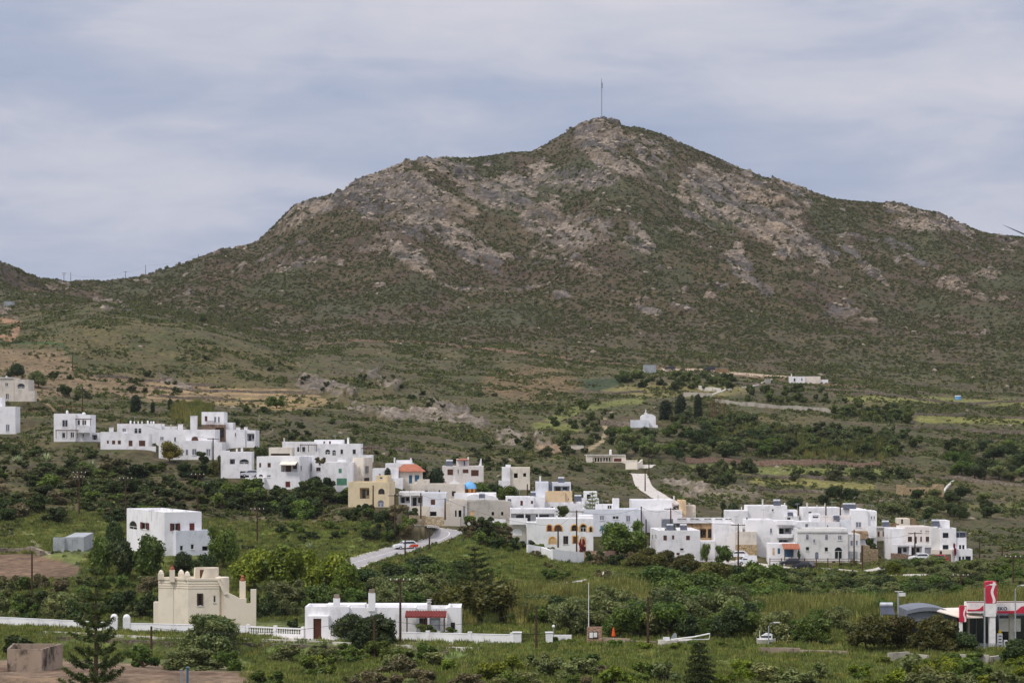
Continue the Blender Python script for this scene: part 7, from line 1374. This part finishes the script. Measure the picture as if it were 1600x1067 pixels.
# ------------------------------------------------------------ groves: trees nothing tells apart share a label and a group
def inside(x, y, P):
    c = False
    for i in range(len(P)):
        (x1, y1), (x2, y2) = P[i], P[(i + 1) % len(P)]
        if (y1 > y) != (y2 > y) and x < (x2 - x1) * (y - y1) / (y2 - y1) + x1: c = not c
    return c
FAR = []
ORD = ['leftmost', 'second', 'third', 'fourth', 'fifth', 'sixth', 'seventh', 'eighth']
TONE = {'leaf_olive': 'grey green', 'leaf_mid': 'mid green', 'leaf_dark': 'dark green', 'leaf_grey': 'brownish', 'leaf_lime': 'bright green', 'leaf_rust': 'yellowish'}
def grove(kind, P, n, w, h, mats, label, seed, mind=.45, Ymin=200, Ymax=2000, name=None, far=False):
    r = random.Random(seed); pts = []; tries = 0; xs = [p[0] for p in P]; ys = [p[1] for p in P]; made = {}
    while len(pts) < n and tries < n * 60:
        tries += 1; px, py = r.uniform(min(xs), max(xs)), r.uniform(min(ys), max(ys))
        if not inside(px, py, P): continue
        if any(abs(px - a) < w * mind and abs(py - b) < h * mind * .5 for a, b in pts): continue
        x, Y, z = gp(px, py, Ymin)
        if Y > Ymax or HA(PADMASK, x, Y) > .35: continue
        pts.append((px, py)); s = r.uniform(.65, 1.35); ww, hh = w * s * r.uniform(.85, 1.15), h * s; mt_ = mats[r.randrange(len(mats))]
        if far: FAR.append((x, Y, z, ww * Y / F / 3.2, hh * Y / F / 2.0, mt_)); continue
        big_ = 'large' if s > 1.12 else 'small' if s < .88 else 'medium'
        made.setdefault((big_, TONE[mt_]), []).append((px, plant(kind, px, py - hh, py, ww, mt_, label, None, name, None, label, loc=(x, Y, z))))
    for (big_, tone), L__ in made.items():
        L__.sort(key=lambda q: q[0]); m_ = len(L__)
        for i, (_, o) in enumerate(L__):
            base = '%s %s %s' % (big_, tone, label)
            if 1 < m_ <= 8: base = '%s %s%s' % (ORD[i] if i < m_ - 1 else 'rightmost', '' , base)
            if len(base.split()) > 16: base = ' '.join(base.split()[:16])
            o['label'] = base
grove('olive', [(1200, 908), (1260, 912), (1420, 916), (1500, 900), (1620, 888), (1620, 935), (1480, 950), (1300, 948), (1190, 940)], 84, 44, 24, ['leaf_olive', 'leaf_olive', 'leaf_mid', 'leaf_dark'], 'olive tree in the grove between the village and the petrol station', 1)
grove('broad', [(1000, 912), (1090, 905), (1180, 915), (1225, 940), (1200, 958), (1080, 955), (1020, 940)], 24, 60, 40, ['leaf_rust', 'leaf_mid', 'leaf_dark', 'leaf_mid'], 'bushy tree in the thicket below the white cube house', 2)
grove('olive', [(870, 972), (1000, 968), (1190, 972), (1190, 1000), (1080, 998), (960, 1000), (880, 996)], 34, 64, 50, ['leaf_olive', 'leaf_mid', 'leaf_dark'], 'tree in the row behind the two boats', 3, mind=.35)
grove('broad', [(770, 945), (870, 940), (1000, 945), (1000, 968), (860, 978), (770, 980)], 16, 50, 28, ['leaf_mid', 'leaf_dark', 'leaf_olive'], 'bushy tree between the big yellow brown tree and the flagpole', 41, mind=.35)
grove('olive', [(1010, 948), (1180, 950), (1330, 945), (1330, 962), (1180, 966), (1010, 964)], 16, 46, 24, ['leaf_olive', 'leaf_mid', 'leaf_dark'], 'olive tree at the edge of the reeds right of the thicket', 42, mind=.35)
grove('olive', [(1180, 960), (1330, 965), (1420, 975), (1420, 1000), (1180, 992)], 14, 50, 38, ['leaf_olive', 'leaf_mid'], 'tree behind the low yard wall left of the station', 4)
grove('bush', [(-20, 955), (120, 952), (245, 955), (300, 972), (300, 984), (-20, 972)], 28, 52, 30, ['leaf_olive', 'leaf_dark', 'leaf_mid'], 'oleander like bush in the hedge behind the boundary wall', 5, name='oleander', mind=.3)
grove('bush', [(400, 958), (475, 958), (475, 988), (400, 985)], 8, 40, 30, ['leaf_olive', 'leaf_dark'], 'bush between the castle like house and the bungalow', 6, mind=.3)
grove('bush', [(-20, 915), (240, 915), (240, 948), (-20, 948)], 18, 48, 24, ['leaf_olive', 'leaf_mid', 'leaf_grey'], 'bush in the rough ground under the ploughed field', 7)
grove('broad', [(560, 922), (640, 905), (725, 905), (700, 935), (640, 955), (560, 950)], 18, 54, 36, ['leaf_mid', 'leaf_mid', 'leaf_dark'], 'leafy tree on the slope below the asphalt road', 8)
grove('broad', [(410, 940), (700, 930), (700, 955), (410, 955)], 10, 56, 40, ['leaf_mid', 'leaf_olive'], 'leafy tree just behind the bungalow roof', 38, Ymin=330)
grove('bush', [(330, 772), (420, 768), (530, 772), (590, 790), (585, 815), (480, 812), (330, 795)], 40, 56, 26, ['leaf_dark', 'leaf_mid', 'leaf_dark'], 'bush in the thick belt below the left centre hamlet', 9, mind=.25)
grove('bush', [(-20, 735), (300, 735), (330, 790), (200, 818), (-20, 818)], 56, 50, 20, ['leaf_dark', 'leaf_mid', 'leaf_grey', 'leaf_dark'], 'low bush on the scrubby slope under the left hamlet', 10)
grove('bush', [(-20, 690), (180, 700), (340, 735), (-20, 735)], 24, 28, 10, ['leaf_dark', 'leaf_grey'], 'low bush just below the left hamlet', 11, far=True)
grove('bush', [(560, 795), (640, 800), (664, 832), (600, 850), (565, 845)], 22, 30, 18, ['leaf_dark', 'leaf_grey', 'leaf_mid'], 'bush on the bank inside the bend of the road', 12)
grove('bush', [(728, 826), (760, 824), (850, 858), (890, 872), (830, 872), (735, 850)], 22, 36, 18, ['leaf_dark', 'leaf_mid', 'leaf_grey'], 'shrub on the grassy knoll right of the bend', 13)
grove('bush', [(560, 838), (480, 850), (420, 838), (520, 826)], 8, 34, 16, ['leaf_mid', 'leaf_dark'], 'bush in the meadow left of the road', 14)
grove('bush', [(760, 905), (1000, 905), (1010, 930), (820, 940), (760, 935)], 20, 38, 18, ['leaf_olive', 'leaf_mid', 'leaf_grey'], 'bush along the pale field path', 15)
grove('broad', [(975, 870), (1090, 880), (1090, 895), (985, 895)], 10, 50, 32, ['leaf_mid', 'leaf_rust'], 'bushy tree right under the white cube house', 16)
grove('bush', [(905, 868), (1010, 872), (1000, 890), (930, 888)], 10, 34, 17, ['leaf_grey', 'leaf_dark'], 'twiggy shrub below the stone wall at the village edge', 17)
grove('bush', [(1215, 898), (1260, 899), (1390, 903), (1390, 908), (1190, 906)], 14, 34, 12, ['leaf_mid', 'leaf_olive'], 'shrub on the verge of the lower street', 18, far=True)
grove('olive', [(1380, 888), (1500, 880), (1620, 872), (1620, 892), (1400, 902)], 20, 36, 16, ['leaf_olive', 'leaf_mid'], 'olive tree on the right below the village end', 19)
grove('olive', [(950, 684), (1100, 680), (1240, 700), (1240, 716), (1080, 718), (960, 712)], 44, 32, 21, ['leaf_dark', 'leaf_olive', 'leaf_mid', 'leaf_dark'], 'olive tree in the hollow behind the villa', 20, mind=.3)
grove('bush', [(970, 590), (1110, 590), (1180, 604), (1100, 612), (970, 606)], 20, 30, 13, ['leaf_dark', 'leaf_mid'], 'dark shrub below the upper yard', 21, far=True)
grove('bush', [(1130, 610), (1280, 610), (1360, 640), (1130, 625)], 20, 24, 12, ['leaf_dark', 'leaf_mid'], 'dark shrub along the upper terraces', 22, far=True)
grove('bush', [(1300, 640), (1425, 645), (1420, 662), (1305, 656)], 20, 30, 14, ['leaf_dark', 'leaf_mid'], 'dense shrub in the thick belt on the right terraces', 23, far=True, mind=.25)
grove('bush', [(1050, 655), (1200, 668), (1400, 688), (1410, 716), (1200, 712), (1060, 690)], 85, 34, 17, ['leaf_olive', 'leaf_mid', 'leaf_dark', 'leaf_olive', 'leaf_grey'], 'x', 51, mind=.3, far=True)
grove('bush', [(1180, 675), (1440, 680), (1460, 700), (1300, 700)], 16, 30, 14, ['leaf_olive', 'leaf_mid'], 'x', 52, far=True)
grove('bush', [(-20, 738), (300, 735), (560, 770), (330, 800), (-20, 815)], 60, 40, 13, ['leaf_dark', 'leaf_mid', 'leaf_grey'], 'x', 53, mind=.3, far=True)
grove('olive', [(1480, 705), (1620, 700), (1620, 762), (1560, 758), (1490, 742)], 26, 38, 22, ['leaf_olive', 'leaf_dark', 'leaf_mid'], 'olive tree on the slope at the right edge', 24)
grove('olive', [(1380, 780), (1560, 778), (1570, 812), (1400, 815)], 17, 30, 18, ['leaf_olive', 'leaf_dark'], 'olive tree in the field behind the right village', 25)
grove('bush', [(1230, 745), (1320, 745), (1440, 735), (1430, 748), (1240, 752)], 12, 36, 16, ['leaf_dark', 'leaf_grey'], 'shrub on the terraces below the reed thicket', 26, far=True)
grove('bush', [(1080, 735), (1170, 735), (1170, 755), (1100, 760)], 12, 34, 16, ['leaf_dark', 'leaf_grey'], 'dark shrub between the ramp and the terrace wall', 27, far=True)
grove('bush', [(860, 640), (960, 640), (960, 700), (870, 700)], 18, 22, 13, ['leaf_dark', 'leaf_mid'], 'bush on the slope left of the tiny chapel', 28, far=True)
grove('bush', [(760, 690), (900, 690), (980, 745), (820, 745), (700, 740)], 24, 28, 11, ['leaf_dark', 'leaf_grey'], 'low bush on the rocky slope behind the village', 29, far=True)
grove('bush', [(560, 700), (760, 710), (780, 730), (600, 720)], 10, 20, 8, ['leaf_grey', 'leaf_mid'], 'low bush behind the orange tiled roof', 30, far=True)
grove('bush', [(60, 580), (300, 590), (300, 640), (100, 640)], 22, 18, 8, ['leaf_dark', 'leaf_grey'], 'small bush on the dry terraced fields', 31, far=True)
grove('bush', [(300, 640), (560, 650), (600, 690), (420, 690)], 22, 22, 9, ['leaf_dark', 'leaf_mid'], 'small bush on the slope above the left centre hamlet', 32, far=True)
grove('bush', [(300, 560), (560, 570), (900, 640), (700, 660), (420, 600)], 26, 16, 6, ['leaf_dark', 'leaf_grey'], 'dark tussock on the middle hillside', 33, far=True)
grove('bush', [(400, 1045), (700, 1040), (1060, 1048), (1060, 1085), (400, 1085)], 34, 70, 30, ['leaf_olive', 'leaf_mid', 'leaf_grey', 'leaf_lime'], 'bush in the row along the bottom edge, left half', 34, mind=.3)
grove('bush', [(1130, 1048), (1300, 1055), (1620, 1058), (1620, 1090), (1130, 1088)], 26, 74, 34, ['leaf_olive', 'leaf_mid', 'leaf_lime', 'leaf_olive'], 'bush in the row along the bottom edge, right half', 35, mind=.3)
grove('bush', [(380, 1018), (560, 1022), (700, 1028), (700, 1045), (400, 1040)], 14, 60, 24, ['leaf_olive', 'leaf_mid'], 'bush below the bungalow retaining wall', 36, mind=.3)
grove('bush', [(860, 1004), (1030, 1008), (1180, 1010), (1180, 1018), (860, 1014)], 16, 40, 11, ['leaf_mid', 'leaf_lime'], 'low weed bush along the meadow edge before the boats', 37, name='weed_clump', mind=.3)
grove('bush', [(1380, 1030), (1600, 1036), (1600, 1046), (1380, 1042)], 12, 44, 16, ['leaf_lime', 'leaf_mid'], 'low weed bush under the station wall', 39, name='weed_clump', mind=.3)

# ------------------------------------------------------------ uncountable ground cover: instanced tufts
def scatter(name, label, P, S, T, meshes, rot=None, zs=None):
    c = bpy.data.collections.new(name + '_forms')
    for i, me_ in enumerate(meshes): c.objects.link(bpy.data.objects.new('%s_form' % name, me_))
    me_ = bpy.data.meshes.new(name); me_.vertices.add(len(P)); me_.vertices.foreach_set('co', np.asarray(P, np.float32).ravel())
    for nm, ty, dat in (('sc', 'FLOAT_VECTOR', S), ('tint', 'FLOAT_COLOR', np.concatenate([T, np.ones((len(T), 1))], 1))):
        at = me_.attributes.new(nm, ty, 'POINT'); at.data.foreach_set('vector' if ty == 'FLOAT_VECTOR' else 'color', np.asarray(dat, np.float32).ravel())
    rt = np.zeros((len(P), 3), np.float32); rt[:, 2] = np.random.RandomState(3).uniform(0, 6.28, len(P))
    if rot is not None: rt = rot
    at = me_.attributes.new('rt', 'FLOAT_VECTOR', 'POINT'); at.data.foreach_set('vector', rt.astype(np.float32).ravel())
    o = bpy.data.objects.new(name, me_); COL.objects.link(o); tag(o, label, kind='stuff')
    g = bpy.data.node_groups.new(name, 'GeometryNodeTree'); g.interface.new_socket('Geometry', in_out='INPUT', socket_type='NodeSocketGeometry'); g.interface.new_socket('Geometry', in_out='OUTPUT', socket_type='NodeSocketGeometry')
    gi, go = g.nodes.new('NodeGroupInput'), g.nodes.new('NodeGroupOutput'); ip = g.nodes.new('GeometryNodeInstanceOnPoints'); ci = g.nodes.new('GeometryNodeCollectionInfo'); ci.inputs['Collection'].default_value = c; ci.inputs['Separate Children'].default_value = True
    ip.inputs['Pick Instance'].default_value = True; mp_ = g.nodes.new('GeometryNodeMeshToPoints'); L(g, gi.outputs[0], mp_.inputs[0]); L(g, mp_.outputs[0], ip.inputs['Points']); L(g, ci.outputs[0], ip.inputs['Instance'])
    rv_ = g.nodes.new('FunctionNodeRandomValue'); rv_.data_type = 'INT'; rv_.inputs[4].default_value = 0; rv_.inputs[5].default_value = len(meshes) - 1; L(g, rv_.outputs[2], ip.inputs['Instance Index'])
    for nm, sk in (('sc', 'Scale'), ('rt', 'Rotation')):
        na = g.nodes.new('GeometryNodeInputNamedAttribute'); na.data_type = 'FLOAT_VECTOR'; na.inputs[0].default_value = nm; L(g, na.outputs[0], ip.inputs[sk])
    L(g, ip.outputs[0], go.inputs[0]); m = o.modifiers.new('tufts', 'NODES'); m.node_group = g; return o
rs = np.random.RandomState(42)
def tuft(n, r, h, s, asp):
    co = leaves(rs, [(0, 0, 0)], [r], n, s, up=.9, asp=asp, shell=(.5, 1.05)); co[:, 2] *= h / r; co[:, 2] -= .05; return leafmesh('tuft', co, ['scrub'])
TF = [tuft(44, .62, .46, .24, .6) for _ in range(4)]
def blades(n, h, w, spread, mat='scrub'):
    q = []
    for i in range(n):
        a = rs.uniform(0, 6.28); b = np.array([rs.uniform(-spread, spread), rs.uniform(-spread, spread), 0]); tip = b + np.array([math.cos(a) * h * .25, math.sin(a) * h * .25, h * rs.uniform(.6, 1.1)]); sd_ = np.array([-math.sin(a), math.cos(a), 0]) * w; mid_ = (b + tip) / 2 + np.array([0, 0, h * .06]); q += [b - sd_ * .6, mid_ - sd_, tip, mid_ + sd_]
    return leafmesh('blades', np.array(q), [mat])
GB = [blades(34, .42, .035, .5) for _ in range(3)]; RB = [blades(60, 3.0, .055, 1.1) for _ in range(3)]
def sample(n, Y0, Y1, px0=-30, px1=1630):
    px = rs.uniform(px0, px1, n); Y = np.sqrt(rs.uniform(Y0 ** 2, Y1 ** 2, n)); x = (px - 800) / F * Y; z = Hxy(x, Y); return px, HZ - (z - CZ) * F / Y, x, Y, z
def attr_at(A_, x, Y): i = np.clip(np.searchsorted(yrow, Y), 0, nr - 1); j = np.clip(np.searchsorted(U, x / Y), 0, nc - 1); return A_[i, j]
def tints(n, pal, wts, jit=.14): t = np.array(pal)[rs.choice(len(pal), n, p=np.array(wts) / sum(wts))]; return t * rs.uniform(1 - jit * 2, 1 + jit * 2, (n, 1)) * rs.uniform(1 - jit * .4, 1 + jit * .4, (n, 3))
px, py, x, Y, z = sample(112000, 980, 1590); s_ = attr_at(SCR, x, Y) * sstep(960, 1200, Y); nb2 = fbm(x / 22, Y / 22, 3, 201); k = rs.uniform(0, 1, len(x)) < s_ * (.35 + 1.0 * sstep(.35, .6, nb2)); x, Y, z = x[k], Y[k], z[k]; n_ = len(x); q = rs.uniform(.7, 1.9, n_)
brown = sstep(.48, .6, fbm(x / 60, Y / 60, 3, 111)); T = tints(n_, [(.72, .74, .46), (.98, .9, .64), (1.1, .86, .7), (.6, .58, .42)], [3, 3, 3, 3]); T = T * (1 - .4 * brown[:, None]) + .4 * brown[:, None] * np.array([.95, .74, .66])
scatter('hill_scrub', 'low thorny scrub covering the mountain', np.stack([x, Y, z], 1), np.stack([q, q, q * rs.uniform(.7, 1.4, n_)], 1), T, TF)
px, py, x, Y, z = sample(100000, 400, 1090); s_ = attr_at(SCR, x, Y); nb2 = fbm(x / 14, Y / 14, 4, 203); k = rs.uniform(0, 1, len(x)) < s_ * (.1 + 1.1 * sstep(.42, .6, nb2)); x, Y, z, nb2 = x[k], Y[k], z[k], nb2[k]; n_ = len(x); q = rs.uniform(.4, 1.25, n_) * (.8 + .5 * sstep(.5, .65, nb2))
scatter('slope_scrub', 'low scrub and herbs on the slopes', np.stack([x, Y, z], 1), np.stack([q, q, q * rs.uniform(.7, 1.5, n_)], 1), tints(n_, [(.75, .8, .48), (1.05, 1.08, .58), (1.35, 1.18, .8), (1.05, .86, .72), (.52, .58, .38)], [3, 3, 2, 2, 3]), TF)
px, py, x, Y, z = sample(60000, 205, 480); s_ = attr_at(PADMASK, x, Y); soil = (px < 400 + rs.uniform(-20, 20, len(px))) & (py > 1030); k = (s_ < .85) & (py < 1110) & ~soil & (attr_at(A[..., 0], x, Y) < .3) & ~((py > 866) & (py < 905) & (px < 128)); x, Y, z = x[k], Y[k], z[k]; n_ = len(x); q = rs.uniform(.6, 1.5, n_)
scatter('meadow_grass', 'long grass and weeds of the meadows', np.stack([x, Y, z], 1), np.stack([q, q, q * rs.uniform(.7, 1.5, n_)], 1), tints(n_, [(1.35, 1.4, .7), (1.8, 1.75, .9), (1.0, 1.1, .6), (2.1, 1.8, 1.1)], [4, 3, 2, 2]), GB)
def region(n, P, Y0, Y1):
    xs = [p[0] for p in P]; px, py, x, Y, z = sample(n, Y0, Y1, min(xs), max(xs)); k = np.array([inside(a + rs.normal() * 16, b + rs.normal() * 5, P) for a, b in zip(px, py)]) & (attr_at(PADMASK, x, Y) < .3); return x[k], Y[k], z[k]
RX = [region(9000, [(850, 935), (960, 930), (1050, 950), (1200, 955), (1330, 958), (1460, 950), (1620, 950), (1620, 975), (1440, 985), (1180, 978), (860, 962)], 300, 400), region(1700, [(1250, 694), (1400, 700), (1395, 716), (1240, 712)], 600, 780), region(1200, [(1110, 668), (1260, 680), (1250, 700), (1100, 690)], 600, 800), region(1500, [(700, 935), (860, 935), (860, 965), (720, 980)], 300, 400), region(700, [(280, 640), (330, 638), (320, 660), (270, 660)], 600, 760)]
P_ = np.concatenate([np.stack(r, 1) for r in RX]); n_ = len(P_); dk_ = np.where(P_[:, 1] > 500, .75, 1.0)[:, None]; q = rs.uniform(.45, 1.0, n_) * (.6 + .8 * fbm(P_[:, 0] / 9, P_[:, 1] / 9, 2, 301))
scatter('reed_bed', 'tall giant reeds in the valley and behind the terrace wall', P_, np.stack([q, q, q], 1), tints(n_, [(2.2, 1.85, 1.15), (1.6, 1.6, .9), (2.7, 2.2, 1.5), (1.2, 1.25, .75)], [4, 3, 3, 2]) * dk_, RB)
tf2 = []
for i in range(4):
    me2 = PROTO['bush%d' % i][2].copy(); me2.materials.clear(); me2.materials.append(MATS['scrub']); tf2.append(me2)
fa = np.array([f[:5] for f in FAR]); tn = {'leaf_dark': (.68, .78, .48), 'leaf_mid': (1.0, 1.1, .6), 'leaf_grey': (.9, .84, .75), 'leaf_olive': (.95, 1.05, .8)}
scatter('distant_bushes', 'dark bushes dotted over the farther slopes', fa[:, :3], np.stack([fa[:, 3], fa[:, 3], fa[:, 4]], 1), np.array([tn[f[5]] for f in FAR]) * rs.uniform(.8, 1.2, (len(FAR), 1)), tf2)
# rocks
def rockmesh():
    n, m = 7, 5; mb = MB(); pr = rs.uniform(.7, 1.25, (m, n))
    for i in range(m - 1):
        for j in range(n):
            v = []
            for a, b in ((i, j), (i, j + 1), (i + 1, j + 1), (i + 1, j)): th = math.pi * a / (m - 1); ph = 6.283 * (b % n) / n; r = pr[a, b % n] if 0 < a < m - 1 else pr[a, 0]; v.append((r * math.sin(th) * math.cos(ph), r * math.sin(th) * math.sin(ph) * .8, r * .62 * math.cos(th)))
            mb.face(v)
    me_ = bpy.data.meshes.new('stone'); me_.from_pydata(mb.v, [], mb.f); me_.materials.append(MATS['loose_rock']); me_.update(); return me_
px, py, x, Y, z = sample(46000, 470, 1590); rk = attr_at(RK, x, Y); k = (rs.uniform(0, 1, len(x)) < .012 + .3 * (rk > .15)) & (attr_at(PADMASK, x, Y) < .3); x, Y, z = x[k], Y[k], z[k]; n_ = len(x); q = (rs.uniform(.2, 1.0, n_) ** 2.2 * 1.8 + .2) * np.where(Y < 950, .5, 1)
scatter('loose_stones', 'boulders and loose stones on the slopes', np.stack([x, Y, z - .1 * q], 1), np.stack([q * 1.2, q, q], 1), np.ones((n_, 3)), [rockmesh() for _ in range(4)])
# ------------------------------------------------------------ thin daylight haze
hz = MB(); hz.box((0, 1500, 145), 3400, 1760, 150); ho = hz.build('haze', 'wire'); ho['kind'] = 'stuff'
m = bpy.data.materials.new('haze'); m.use_nodes = True; t = m.node_tree; t.nodes.clear(); o_ = t.nodes.new('ShaderNodeOutputMaterial'); pv = t.nodes.new('ShaderNodeVolumePrincipled'); pv.inputs['Density'].default_value = 0.00003; pv.inputs['Color'].default_value = (.85, .9, 1, 1); pv.inputs['Anisotropy'].default_value = .2; L(t, pv.outputs[0], o_.inputs['Volume'])
ho.data.materials.clear(); ho.data.materials.append(m)
